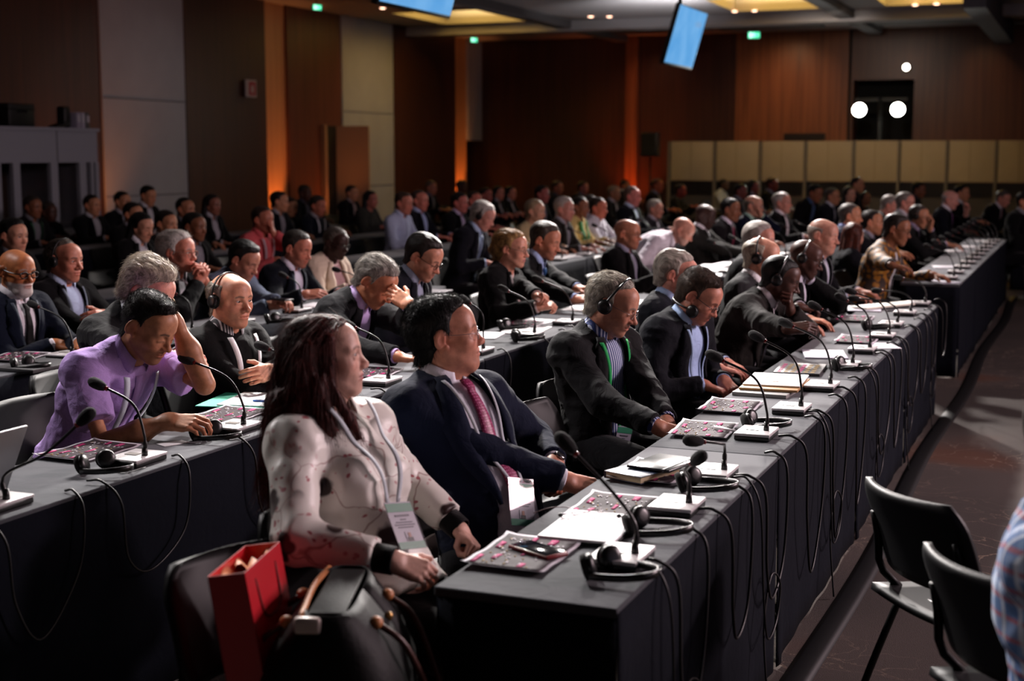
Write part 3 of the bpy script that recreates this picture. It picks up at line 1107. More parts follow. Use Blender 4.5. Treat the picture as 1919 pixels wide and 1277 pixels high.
def make_headphones():
    t = empty('headphones', (0, 0, 0))
    # cups stand at the left end, the band lies as an arc toward +x
    pts = [(.015 + .135 * math.sin(a) ** .8 if 0 < a < math.pi else .015, -.070 * math.cos(a), .016 + .012 * math.sin(a)) for a in np.linspace(.0, math.pi, 29)]
    band = part('headband', t, lambda B: B.sheet([[Vector(p) - Vector((0, 0, .009)), Vector(p) + Vector((0, 0, .009))] for p in pts], HPM, .004))
    for s in (-1, 1):
        rot = Matrix.Rotation(math.radians(70), 3, 'Y') @ Matrix.Rotation(s * .5, 3, 'X')
        c = part('ear_cup', t, lambda B: B.lathe([(.012, .012), (.026, .010), (.030, .002), (.029, -.004), (.02, -.006)], (0, s * .045, .033), HPM, 20, rot))
        part('foam_pad', c, lambda B: B.lathe([(.01, .0), (.027, -.001), (.033, -.008), (.030, -.018), (.015, -.020)], (0, s * .045, .033), HPF, 20, rot))
    part('cable', t, lambda B: B.tube(spline([(.0, .06, .012), (-.04, .09, .003), (.02, .13, .003), (.08, .10, .003), (.05, .05, .003), (.11, .02, .003), (.10, .12, .003)], 40), .0016, CORD, 6))
    return t


HP0 = [None]


def table_headphones(px, py, rz, label, z=TZ):
    if HP0[0] is None:
        t = HP0[0] = make_headphones()
    else:
        t = copy_tree(HP0[0])
    p = onz(px, py, z + .02)
    t.location = (p.x, p.y, z)
    t.rotation_euler = (0, 0, math.radians(rz))
    return tag(t, label, 'headphones', 'earphones lying on the tables')


for a, b, rz, l, *z in [(1125, 1062, -14, 'black earphones lying nearest the camera, beside the first white microphone'), (1192, 985, 2, 'black earphones lying on the white notepad of the front row'), (1290, 905, -4, 'black earphones lying right of the dark blue notebook'), (1405, 792, 6, 'black earphones with tangled cord behind the tall microphone on the front row'),
                    (1572, 686, 0, 'black earphones lying beside the open agenda booklet, front row'), (1625, 612, 0, 'black earphones lying before the bald man in black'), (178, 872, -12, 'black earphones lying near the program sheet of the purple shirted man'), (385, 812, -10, "black earphones lying by the purple shirted man's hand"),
                    (968, 633, 20, 'black earphones lying on the second row papers right of the navy man'), (945, 612, 0, 'black earphones lying behind the second row white folder'), (42, 684, 0, 'black earphones lying beside the sheet at the left edge, third row'), (510, 600, 0, 'black earphones lying under the hands holding a phone, third row')]:
    table_headphones(a, b, rz, l)

# ------------------------------------------------------------------ paper, books, phones
PW, = (mat('paper_white', '#eeecf0', .6),)


def leaflet_mat():
    return mat('leaflet_dark', '#352b30', .7, spec=.08), mat('leaflet_pink', '#a02c62', .7, spec=.08), mat('leaflet_white', '#c9c4cc', .7, spec=.08), mat('leaflet_gold', '#8a7248', .7, spec=.08)


def make_leaflet():
    """printed A4 program: dark field with white margin, pink blocks and small white and gold marks"""
    t = empty('program_sheet', (0, 0, 0))
    dk, pk, wh, gd = leaflet_mat()
    Hf = lambda x, y: .0035 + .010 * max(0, (abs(y) - .09) / .06) ** 2 + .004 * math.sin(y * 22) ** 2 + .006 * max(0, (-x - .06) / .045) ** 2

    def q(B, x0, x1, y0, y1, m, dz, n=(6, 10)):
        B.sheet([[(x, y, Hf(x, y) + dz) for x in np.linspace(x0, x1, n[0])] for y in np.linspace(y1, y0, n[1])], m, .0008)
    part('sheet', t, lambda B: q(B, -.105, .105, -.1485, .1485, wh, 0, (8, 14)))
    part('printed_field', t, lambda B: q(B, -.095, .095, -.1385, .1385, dk, .0024, (8, 14)))

    def marks(B):
        rs = random.Random(4)
        for x0, x1, y0, y1 in ((.055, .072, -.03, .012), (-.055, -.042, -.08, -.03), (.03, .05, .09, .13), (-.085, -.072, .02, .07), (.03, .044, -.125, -.09), (-.02, -.008, .10, .132), (-.09, -.08, -.13, -.06), (.0, .01, -.02, .03)):
            q(B, x0, x1, y0, y1, pk, .0042, (3, 4))
        for i in range(60):
            x, y = rs.uniform(-.085, .08), rs.uniform(-.125, .115)
            q(B, x, x + .004, y, y + rs.choice((.004, .009, .014)), wh if i % 3 else gd, .0044, (2, 2))
    part('printed_pattern', t, marks)
    return t


LF0 = [None]


def leaflet(px, py, rz, label, z=TZ):
    if LF0[0] is None:
        t = LF0[0] = make_leaflet()
    else:
        t = copy_tree(LF0[0])
    p = onz(px, py, z)
    t.location = (p.x, p.y, z)
    t.rotation_euler = (0, 0, math.radians(rz))
    return tag(t, label, 'leaflet', 'printed program sheets')


for a, b, rz, l in [(980, 1044, 0, 'program sheet under the red phone on the front row'), (1148, 957, 2, 'program sheet half covered by the white notepad'), (1225, 890, -2, 'program sheet under the notebooks'), (1318, 810, 4, 'curled program sheet under the earphone cord'), (1368, 766, 2, 'curled program sheet before the man with earphones around his neck'),
                    (1605, 640, 0, 'red printed sheet beside the white paper, front row'), (1600, 600, 0, 'red printed sheet before the bald man in black'), (165, 850, -3, 'program sheet under the microphone of the purple shirted man'), (425, 782, 0, "program sheet beside the purple shirted man's phone"), (695, 702, 4, 'program sheet right of the long haired woman, second row'), (30, 672, 8, 'curled program sheet at the left frame edge, third row'), (980, 610, 6, 'pink printed sheet before the blond woman')]:
    leaflet(a, b, rz, l)


def pad(name, px, py, size, rz, label, color='#eceaee', z=TZ, cat='paper', thick=.004, extra=None, tilt=0, group=None):
    p = onz(px, py, z + thick)
    t = empty(name, (p.x, p.y, z), math.radians(rz), label, cat, group)
    m = mat(name + color[1:], color, .55)
    part('pages' if thick > .006 else 'sheet', t, lambda B: B.box((0, 0, thick / 2 + .0005), (size[0], size[1], thick), m, None, min(.0015, thick * .3)))
    if extra:
        extra(t, thick, size)
    return t


def lines(t, th, s):
    part('ruled_lines', t, lambda B: [B.box((-s[0] * .38 + s[0] * .76 * i / 5, 0, th + .0012), (.0012, s[1] * .86, .0006), mat('pink_rule', '#d890a8', .6)) for i in range(6)])


def backing(t, th, s):
    lines(t, th, s)
    part('backing_board', t, lambda B: B.box((0, 0, -.003), (s[0] + .006, s[1] + .006, .006), mat('pad_back', '#141416', .5), None, .002))


t = pad('notepad', 1108, 985, (.205, .29), 2, 'white ruled notepad lying under wired earphones, front row', thick=.006, z=TZ + .012, extra=backing)
# wired earbuds on the notepad
o = onz(1090, 968, TZ + .022)
t = empty('wired_earbuds', (o.x, o.y, TZ + .0215), 0, 'thin brown wired earbuds tangled over the white notepad', 'earphones')
part('wire', t, lambda B: B.tube(spline([(-.16, .05, -.018), (-.11, .05, .002), (-.06, .07, .002), (-.02, .0, .002), (.02, .08, .003), (.05, .0, .003), (.0, -.05, .002), (-.05, -.03, .002), (-.02, .03, .003), (.06, .05, .002), (.10, .02, .002)], 70), .0013, mat('bud_wire', '#5a3038', .5), 6))
part('bud', t, lambda B: B.ball((.10, .02, .006), (.007, .006, .006), HPM, 10, 8))
part('bud', t, lambda B: B.ball((-.05, -.03, .006), (.007, .006, .006), HPM, 10, 8))


def phone(px, py, rz, label, case, z, parent=None):
    p = onz(px, py, z)
    t = empty('smartphone', (p.x, p.y, z), math.radians(rz), label, 'phone')
    part('case', t, lambda B: B.box((0, 0, .006), (.075, .150, .012), case, None, .005))
    part('screen', t, lambda B: B.box((0, 0, .0122), (.066, .138, .0014), mat('phone_glass', '#0a0b10', .06), None, .0005))
    part('camera_lens', t, lambda B: B.lathe([(.004, 0), (.004, .001), (0, .001)], (.0, .064, .013), mat('lens_glint', '#b0b0c0', .1), 12))
    return t


phone(1008, 1036, 62, 'phone in a red case on the nearest program sheet', mat('red_case', '#7a0f18', .35), TZ + .006)
# two notebooks
p = onz(1222, 885, TZ + .02)
t = empty('notebook', (p.x - .03, p.y, TZ + .006), math.radians(-20), 'dark blue bound notebook with cream page edges, front row', 'notebook', 'notebooks on the front row')
part('page_block', t, lambda B: B.box((0, 0, .011), (.135, .20, .018), mat('page_edges', '#c8b490', .7)))
part('cover', t, lambda B: [B.box((0, 0, .0215), (.142, .208, .003), mat('navy_cover', '#1c2742', .35), None, .001), B.box((0, 0, .001), (.142, .208, .003), mat('navy_cover', '#1c2742', .35), None, .001), B.box((-.070, 0, .011), (.003, .208, .021), mat('navy_cover', '#1c2742', .35))])
p = onz(1240, 874, TZ + .03)
t = empty('tablet_folio', (p.x, p.y + .02, TZ + .030), math.radians(-12), 'black glossy folio lying on the dark blue notebook', 'folio', 'notebooks on the front row')
part('cover', t, lambda B: B.box((0, 0, .006), (.15, .21, .010), mat('folio_black', '#101116', .2), None, .003))
part('elastic', t, lambda B: B.box((.055, 0, .0065), (.006, .214, .0125), mat('elastic_grey', '#3a3a40', .6)))
# folder, clip pad and pen in front of the man with brown hair
pad('paper_stack', 1455, 711, (.24, .33), 4, 'white sheets with a brown ring mark on top of the brown folder', thick=.006, z=TZ + .030, extra=lambda t, th, s: part('cup_ring', t, lambda B: B.tube([(.045 * math.cos(a), .075 * math.sin(a), th + .001) for a in np.linspace(.4, 5.2, 24)], .0018, mat('ring_brown', '#b09068', .7), 6)))
pad('folder', 1452, 718, (.245, .34), 2, 'brown card folder under the white sheets, front row', '#a57a4c', TZ + .018, 'folder', .010)
pad('clipboard_pad', 1440, 728, (.23, .30), -3, 'grey spiral pad lying beneath the brown folder, front row', '#8f8c8a', TZ, 'notebook', .016)


def pen(px, py, rz, label, col='#101012', z=TZ, L=.14):
    p = onz(px, py, z + .006)
    t = empty('ballpoint_pen', (p.x, p.y, z + .005), math.radians(rz), label, 'pen', 'pens on the tables')
    part('barrel', t, lambda B: B.tube([(-L / 2, 0, 0), (L / 2 - .02, 0, 0)], .0045, mat('pen' + col[1:], col, .3), 10))
    part('tip', t, lambda B: B.tube([(L / 2 - .02, 0, 0), (L / 2, 0, 0)], [.0045, .001], mat('pen_metal', '#b8b8bc', .25, .9), 10))
    part('clip', t, lambda B: B.box((-L / 2 + .03, 0, .005), (.04, .003, .002), mat('pen_metal', '#b8b8bc', .25, .9)))


pen(1425, 735, 20, 'black pen with metal tip lying before the spiral pad', '#101012')
pen(1365, 805, -30, 'white pen lying on the curled program sheet', '#d8d4d8', TZ + .010)
pen(1675, 582, 60, 'black pen lying near the long white folder', '#101012')
# far along the front row
pad('paper_sheet', 1545, 663, (.21, .29), 14, 'lilac white sheets before the man in the brown suit', '#d8d6e6', thick=.008, group='white papers on the front row')
pad('agenda_booklet', 1500, 690, (.21, .32), 4, 'dark agenda booklet with pink print and cream edges', '#2a2226', TZ, 'booklet', .014, extra=lambda t, th, s: part('printed_pattern', t, lambda B: [B.box((-.08 + .03 * (i % 6), -.13 + .055 * (i // 6), th + .0012), (.018, .03, .0008), (leaflet_mat()[1] if (i * 7) % 3 == 0 else leaflet_mat()[3])) for i in range(30)]))
pad('paper_sheet', 1650, 648, (.16, .22), 24, 'white sheet lying right of the silver phone holder', '#ece8f2', thick=.003, group='white papers on the front row')
pad('paper_sheet', 1620, 578, (.21, .30), 8, 'white sheets under the long cream folder', '#e2dcea', thick=.008, group='white papers on the front row')
pad('paper_roll', 1668, 570, (.14, .62), -32, 'long cream folded paper before the man in the patterned yellow shirt', '#f2eede', thick=.012, z=TZ + .012, group='white papers on the front row')
for i, (a, b, c) in enumerate([(1735, 515, '#c9c4cc'), (1770, 500, '#b8b4bc'), (1790, 470, '#c4c0c6'), (1815, 462, '#d8d4d8'), (1845, 452, '#d0ccd0'), (1760, 528, '#a8a6b4')]):
    pad('paper_sheet', a, b, (.20, .28), 10 * i, 'pale paper on the far front row table, ' + ORD[i] + ' from the cross aisle', c, thick=.006, group='white papers on the far front row')
# second row
pad('business_card', 325, 831, (.06, .10), -25, 'small white card lying before the purple shirted man', '#eeeaec', TZ, 'card', .0015)
pad('folder', 480, 748, (.22, .30), 12, 'white folder with a turquoise edge, second row', '#e8eeee', TZ, 'folder', .010, extra=lambda t, th, s: part('turquoise_edge', t, lambda B: B.box((-.04, .0, -.0005 + .003), (.31, s[1] + .03, .004), mat('turquoise', '#2fb08e', .5))))
pen(505, 752, 10, 'blue pen lying on the turquoise edged folder', '#2a5aa8', TZ + .010)
for i, (a, b, sx, sy, rz, l) in enumerate([(905, 628, .2, .28, 10, 'white papers right of the man covering his brow'), (985, 618, .22, .36, 6, 'large white folder under the microphone of the blond woman'), (1000, 603, .2, .28, -8, 'white sheet before the blond woman'), (1068, 604, .15, .18, 0, 'bright white card right of the blond woman'), (1090, 578, .2, .28, 4, 'white papers under the hands of the young man'), (1196, 566, .2, .26, 0, 'white paper between the two men with earphones and the grey haired man')]):
    pad('paper_sheet', a, b, (sx, sy), rz, l + ', second row', '#f0eef0', thick=.006, group='white papers on the second row')
for i, (a, b, sx, sy, rz) in enumerate([(1335, 498, .22, .30, 4), (1366, 494, .22, .30, -6), (1330, 515, .20, .28, 12), (1408, 483, .2, .28, 0), (1348, 506, .2, .26, 30), (1398, 495, .10, .14, 0)]):
    pad('paper_sheet', a, b, (sx, sy), rz, f'bright paper near the white shirted man bent forward, {ORD[i]} of the heap', '#f0eef0', thick=.006, group='bright papers beyond the cross aisle')
for i, (a, b) in enumerate([(1050, 482), (1085, 476), (1120, 466), (1160, 458), (1112, 472), (1066, 479)]):
    pad('paper_sheet', a, b, (.2, .28), 8 * i, f'pale paper on the table left of the bald man in black, {ORD[i]} one', '#e2dee0', thick=.006, group='pale papers on the third row')
pad('paper_sheet', 595, 572, (.2, .3), 6, 'white papers in front of the man in the navy suit, third row', '#dcd8de', thick=.010, group='papers on the third row')
pad('paper_sheet', 812, 546, (.2, .3), 6, 'grey papers before the young man with glasses, second row', '#a8a4aa', thick=.008, group='papers on the third row')
pad('closed_laptop', 70, 682, (.24, .34), 0, 'closed dark laptop on the third row at the left', '#3a3a3c', TZ, 'laptop', .018)
# laptop at the left edge of the second row
p = onz(35, 935, TZ)
t = empty('laptop', (-3.06, 3.08, TZ), math.radians(0), 'silver grey open laptop at the left frame edge', 'laptop')
SIL = mat('laptop_silver', '#8c8c8e', .35, .7)
part('keyboard_base', t, lambda B: B.box((-.02, 0, .009), (.22, .33, .016), SIL, None, .004))
scr = part('screen_lid', t, lambda B: B.box((.11 + .055, 0, .115), (.008, .33, .225), SIL, (0, .42, 0), .003))
part('display', scr, lambda B: B.box((.11 + .0495, 0, .117), (.001, .31, .20), mat('display_dark', '#0a0a0c', .1), (0, .42, 0)))
part('key_field', t, lambda B: B.box((-.01, 0, .0175), (.10, .29, .001), mat('keys_dark', '#151515', .6)))

# water bottle-like dark object by the woman's shoulder
p = onz(655, 742, TZ)
t = empty('drinking_glass', (p.x, p.y, TZ), 0, 'dark drinking glass on the second row behind the long haired woman', 'glass')
part('bowl', t, lambda B: B.lathe([(.028, 0), (.034, .10), (.032, .10), (.026, .006), (0, .006)], (0, 0, 0), mat('dark_glass', '#0c0c0e', .1), 20))
part('rim', t, lambda B: B.tube([(.033 * math.cos(a), .033 * math.sin(a), .10) for a in np.linspace(0, 2 * math.pi, 25)], .0012, mat('dark_glass', '#0c0c0e', .1), 6, False))


# ------------------------------------------------------------------ cords hanging over the table fronts
def cord(pts, label, r=.0045, col='#0e0e10'):
    o = part('microphone_cord', None, lambda B: B.tube(spline(pts, 60), r, mat('cord' + col[1:], col, .45), 8))
    return tag(o, label, 'cord', 'microphone cords')


X1 = ROWX[0]
rs = random.Random(7)
ys1 = [onz(a[0], a[1], TZ + .028).y for a, b, k in mics1]
for i, y in enumerate(ys1):
    lo = rs.uniform(.20, .42)
    y2 = y + rs.uniform(.25, .5)
    cord([(X1 - .06, y, TZ + .012), (X1 - .01, y + .01, TZ + .010), (X1 + .035, y + .03, TZ - .05), (X1 + .040, y + .05, .45), (X1 + .035, (y + y2) / 2, lo), (X1 + .035, y2, .42), (X1 + .032, y2 + .04, TZ - .05), (X1 - .01, y2 + .05, TZ + .010), (X1 - .05, y2 + .06, TZ + .006)], f'black cord looping over the front row table edge, {ORD[i]} from the near end')
    if i % 2 == 0:
        cord([(X1 - .06, y - .03, TZ + .012), (X1 - .01, y - .03, TZ + .010), (X1 + .035, y - .04, TZ - .08), (X1 + .045, y - .02, .40), (X1 + .045, y + .06, .22), (X1 + .045, y + .20, .24), (X1 + .045, y + .24, .35), (X1 + .035, y + .14, .40), (X1 + .035, y + .05, .25), (X1 + .06, y + .02, .01)], f'second black cord with a curl hanging to the floor, {ORD[i]} microphone of the front row', .0035)
X2 = ROWX[1]
for i, y in enumerate([2.95, 3.45, 4.2, 5.3, 6.2, 7.2, 7.7]):
    y2 = y + rs.uniform(.3, .5)
    cord([(X2 - .06, y, TZ + .012), (X2 - .01, y + .01, TZ + .010), (X2 + .035, y + .04, TZ - .06), (X2 + .040, y + .06, .50), (X2 + .035, (y + y2) / 2, rs.uniform(.36, .45)), (X2 + .035, y2, .52), (X2 + .032, y2 + .04, TZ - .05), (X2 - .01, y2 + .05, TZ + .010), (X2 - .05, y2 + .06, TZ + .006)], f'black cord drooping over the second row table edge, {ORD[i]} from the near end', .004, '#161618')
tag(part('cable_cover', None, lambda B: B.sheet([[(X1 + .10 + .02 * math.sin(y * 1.3) + dx, y, z) for dx, z in ((-.05, .002), (-.025, .014), (.025, .014), (.05, .002))] for y in np.linspace(1.5, 18.5, 60)], mat('cable_cover_black', '#0b0b0c', .5), .002)), 'black cable run lying on the carpet along the front row', 'cable')

# ------------------------------------------------------------------ the empty chair with its bags, chairs on the right
chair(-1.60, 2.72, -22, 'empty black chair holding the red gift bag, nearest on the left')
b1 = onz(1682, 925, .80)
chair(b1.x + .3 * math.cos(.73), b1.y + .3 * math.sin(.73), 42, 'empty black chair on the right, farther of the two by the aisle')
b2 = onz(1805, 1062, .80)
chair(b2.x + .3 * math.cos(.7), b2.y + .3 * math.sin(.7), 40, 'black chair at the bottom right under the plaid shirted person')


b3 = onz(975, 760, .80)
chair(b3.x + .3, b3.y, 0, 'empty black chair between the magenta tie and the green lanyard')


def gift_bag():
    t = empty('gift_bag', (-1.67, 2.66, .475), math.radians(14), 'tall glossy red paper gift bag standing on the empty chair', 'bag')
    red, rin = mat('gift_red', '#c01a28', .35), mat('gift_inside_lit', '#f0a070', .6)  # tissue tinted orange: light through the bag is put into its colour
    H, D, Wd = .37, .085, .25

    def shell(B):
        for (x0, y0, x1, y1) in ((-D / 2, -Wd / 2, D / 2, -Wd / 2), (D / 2, -Wd / 2, D / 2, Wd / 2), (D / 2, Wd / 2, -D / 2, Wd / 2), (-D / 2, Wd / 2, -D / 2, -Wd / 2)):
            B.sheet([[(x0, y0, 0), (x1, y1, 0)], [(x0 * 1.02, y0, H / 2), (x1 * 1.02, y1, H / 2)], [(x0, y0, H), (x1, y1, H)]], red, .002, smooth=False)
        B.box((0, 0, .003), (D, Wd, .004), red)
    part('shell', t, shell)
    part('tissue', t, lambda B: [B.sheet([[(-.04 + .08 * u, -.10 + .11 * v, .325 + .025 * math.sin(7 * u + 3 * v) + .02 * v) for u in np.linspace(0, 1, 7)] for v in np.linspace(0, 1, 7)], rin), B.sheet([[(-.04 + .08 * u, .01 + .11 * v, .335 + .025 * math.sin(6 * u + 4 * v)) for u in np.linspace(0, 1, 7)] for v in np.linspace(0, 1, 7)], rin)])
    for s in (-1, 1):
        part('cord_handle', t, lambda B: B.tube(spline([(s * D / 2, -.07, H - .03), (s * (D / 2 + .004), -.05, H - .12), (s * (D / 2 + .005), .05, H - .12), (s * D / 2, .07, H - .03)], 16), .0025, mat('gift_cord', '#6a1010', .6), 6))
    return t


gb_ = gift_bag()
gb_.rotation_euler = (0, math.radians(-9), math.radians(14))


def handbag():
    t = empty('handbag', (-1.53, 2.72, .470), math.radians(20), 'black leather handbag with tan piping and brown handles on the empty chair', 'bag')
    lea, tan, brn = mat('bag_leather', '#0a0a0b', .62, spec=.25, bump=.25, bscale=120), mat('bag_tan', '#c07a48', .5), mat('bag_handle', '#4a2218', .4)

    def body(B):
        rows = []
        n = 32
        for z, sx, sy in ((0, .13, .18), (.02, .145, .195), (.10, .14, .20), (.18, .105, .19), (.235, .06, .175), (.25, .045, .17)):
            rows.append([(sx * math.copysign(abs(math.cos(a)) ** .6, math.cos(a)), sy * math.copysign(abs(math.sin(a)) ** .5, math.sin(a)), z) for a in np.linspace(0, 2 * math.pi, n + 1)])
        B.sheet(rows[::-1], lea, .004)
        B.box((0, 0, .246), (.07, .30, .008), lea, None, .003)
    part('body', t, body)
    part('zip_piping', t, lambda B: [B.tube(spline([(.0 + s * .045, -.17, .245), (s * .048, 0, .256), (s * .045, .17, .245)], 14), .006, tan, 8) for s in (-1,)])
    part('end_tab', t, lambda B: B.box((-.03, -.175, .235), (.05, .02, .03), mat('bag_pearl', '#d8c8c0', .3), None, .006))
    for s in (-1, 1):
        h = part('handle', t, lambda B: B.tube(spline([(s * .085, -.09, .215), (s * .14, -.085, .17), (s * .19, -.04, .05), (s * .195, .04, .05), (s * .14, .085, .17), (s * .085, .09, .215)], 30), .0065, brn, 8))
        for y in (-.09, .09):
            part('handle_mount', h, lambda B: B.ball((s * .085, y, .215), (.014, .016, .012), tan, 12, 8))
    part('stud', t, lambda B: B.ball((.098, 0, .20), .009, mat('bag_stud', '#b89058', .3, .8), 12, 8))

    t.scale = (1.15, 1.1, 1.2)


handbag()
# ------------------------------------------------------------------ people
def rotm(yaw=0, pitch=0, roll=0):
    """columns = forward, left, up; pitch > 0 nods down; degrees"""
    return np.array(Matrix.Rotation(math.radians(yaw), 3, 'Z') @ Matrix.Rotation(math.radians(pitch), 3, 'Y') @ Matrix.Rotation(math.radians(roll), 3, 'X'))


def cube_ball(n=8):
    V, Q = [], []
    for ax in range(3):
        for s in (-1, 1):
            b = len(V)
            for i in range(n + 1):
                for j in range(n + 1):
                    a, c = math.tan((i / n - .5) * math.pi / 2), math.tan((j / n - .5) * math.pi / 2)
                    p = [0, 0, 0]
                    p[ax], p[(ax + 1) % 3], p[(ax + 2) % 3] = s, a * s, c
                    l = math.sqrt(1 + a * a + c * c)
                    V.append([x / l for x in p])
            for i in range(n):
                for j in range(n):
                    Q.append([b + i * (n + 1) + j, b + (i + 1) * (n + 1) + j, b + (i + 1) * (n + 1) + j + 1, b + i * (n + 1) + j + 1])
    return np.array(V), np.array(Q)


BALL = cube_ball()
LOD = {'hi': (0.0034, 0.0033, 0.0075), 'mid': (0.0048, 0.005, 0.010), 'lo': (0.0075, 0.0075, 0.015)}
SKIN = {'fair': '#d9a78e', 'pink': '#d89a86', 'tan': '#c08a68', 'olive': '#b98562', 'asian': '#cf9a7e', 'brown': '#8a5a40', 'dark': '#4a2d22', 'deep': '#38221b'}


def head_sdf(h, neck_local, ld):
    fw, fat, nose, brow = h.get('width', 1.0), h.get('fat', 0.0), h.get('nose', 1.0), h.get('brow', 1.0)
    S = Sdf()
    y = fw
    S.el((-.014, 0, .028), (.098, .076 * y, .081), .01)
    S.el((.030, 0, -.030), (.064, .062 * y, .082), .03)
    S.el((.048, 0, .040), (.046, .058 * y, .054), .02)
    for s in (-1, 1):
        S.rc((-.002, s * .056 * y, -.048), (.064, s * .018 * y, -.100), .017 + .010 * fat, .016 + .006 * fat, .03)
        S.el((.056, s * .040 * y, -.026), (.024 + .006 * fat, .022 + .008 * fat, .026), .025)
        S.rc((.084, s * .012, .020), (.070, s * .046 * y, .020), .0085 * brow, .008, .018)
    S.el((.074, 0, -.098), (.018, .020, .018), .02)
    S.el((.074, 0, -.062), (.020, .031, .026), .02)
    for s in (-1, 1):
        S.el((.098, s * .031 * y, .002), (.014, .016, .012), .014, s=True)
    n = nose
    S.rc((.086, 0, .010), (.086 + .0215 * n, 0, -.028), .0075, .0105, .014)
    S.el((.089 + .0215 * n, 0, -.032), (.0125 * n, .0125 * n, .0108), .008)
    for s in (-1, 1):
        S.el((.098, s * .0135 * n, -.036), (.0125, .0085 * n, .0085), .007)
        if ld == 'hi':
            S.el((.102, s * .007, -.0445), (.006, .0038, .004), .003, s=True)
    lip = h.get('lips', 1.0)
    S.el((.0915, 0, -.0590), (.0095, .024, .0058 * lip), .007)
    S.el((.0905, 0, -.0710), (.0095, .021, .0068 * lip), .007)
    S.rc((.0985, -.010, -.0650), (.0985, .010, -.0650), .0016, .0016, .004, s=True)
    for s in (-1, 1):
        S.rc((.0985, s * .010, -.0650), (.0885, s * .026, -.0655), .0016, .0012, .003, s=True)
    for s in (-1, 1):
        S.el((.0745, s * .031 * y, .002), .0150, .005)
        if h.get('eyes', 'down') == 'open':
            S.el((.0890, s * .031 * y, .0015), (.013, .0130, .0042), .002, s=True)
        elif h.get('eyes') == 'down':
            S.el((.0890, s * .031 * y, -.004), (.011, .012, .0024), .002, s=True)
        S.rc((.0885, s * .020 * y, -.006), (.084, s * .044 * y, -.007), .0035, .003, .008)
        # ear
        E = rotm(-s * 24, 12, 0)
        if h.get('ears', 1):
            S.el((-.018, s * .083 * y, -.002), (.0200, .0080, .0325), .006, R=E)
            S.el((-.012, s * .0905 * y, -.002), (.0115, .0060, .0215), .004, s=True, R=E)
            S.el((-.002, s * .078 * y, -.028), (.008, .006, .009), .006)
    if h.get('beard_full'):
        S.el((.055, 0, -.098), (.045, .048, .034), .02)
    nb = np.array(neck_local)
    S.rc((-.022, 0, -.055), nb, .054 + .006 * fat, .060 + .006 * fat, .03)
    S.rc((-.022, 0, -.055), nb + (nb - np.array([-.022, 0, -.055])) * .35, .050, .062, .03)
    if fat > .4:
        S.rc((.045, 0, -.098), (.01, 0, -.125), .030, .045, .03)
    return S


def hair_field(h, X, f):
    """signed field of the hair mass from the skull field f at points X (head frame)"""
    st = h['hair']
    x, y, z = X[..., 0], np.abs(X[..., 1]), X[..., 2]
    rec = h.get('recede', 0.0)
    zk = [-.12, -.085, -.05, -.034, -.020, .0, .015, .03, .045, .058, .070, .082, .094, .12]
    xk = [-.06, -.052, -.040, -.030, .004, .014, .017, .020 - rec * .2, .027 - rec * .5, .036 - rec * .8, .041 - rec, .053 - rec, .068 - rec, .092 - rec]
    x = x + .012 * np.clip((y - .028) / .03, 0, 1) * np.clip((z - .02) / .03, 0, 1) + .010 * (NZ(np.stack([X[..., 0] * 40, X[..., 1] * 70, X[..., 2] * 40], -1) + 1) - .5)
    front = (x - np.interp(z, zk, xk)) * .75
    top, side = h.get('top', .016), h.get('side', .008)
    t = side + (top - side) * np.clip((z - .02) / .07, 0, 1)
    t = t + h.get('quiff', 0) * np.clip((x - .02) / .06, 0, 1) * np.clip((z - .06) / .04, 0, 1)
    t = t + h.get('back', 0) * np.clip((-x - .03) / .06, 0, 1)
    m = front
    t = t * (.10 + .90 * np.clip(-front / .042, 0, 1) ** .75)
    if st == 'ring':
        zt = h.get('ring_top', .055)
        m = np.maximum(m, (z - zt) * .8)
        t = t * (.3 + .7 * np.clip((zt - z) / .03, 0, 1))
        m = np.maximum(m, (x - h.get('ring_front', .02)))
    nape = -.085 if st not in ('long', 'bob') else -.13
    m = np.maximum(m, -(z - nape))
    if st not in ('long', 'bob'):
        er = np.sqrt(((X[..., 0] + .016) / .026) ** 2 + ((y - .084) / .022) ** 2 + ((z + .008) / .036) ** 2)
        m = np.maximum(m, (1 - er) * .022)
    amp = h.get('lock', .004)
    sc = h.get('lock_scale', 1.0)
    ns = NZ(np.stack([X[..., 0] * 16 * sc + 3, X[..., 1] * 60 * sc + 3, X[..., 2] * 20 * sc + 3], -1) + h.get('seed', 0)) - .45
    n2 = NZ(np.stack([X[..., 0] * 60 * sc, X[..., 1] * 130 * sc, X[..., 2] * 60 * sc], -1) + 7 + h.get('seed', 0)) - .5
    tp = np.clip(-front / .02, .15, 1)
    g = f - t - (amp * 1.5 * ns + amp * .6 * n2) * tp
    k = .010
    hh = np.maximum(k - np.abs(g - m), 0) / k
    return np.maximum(g, m) + hh * hh * k * .25


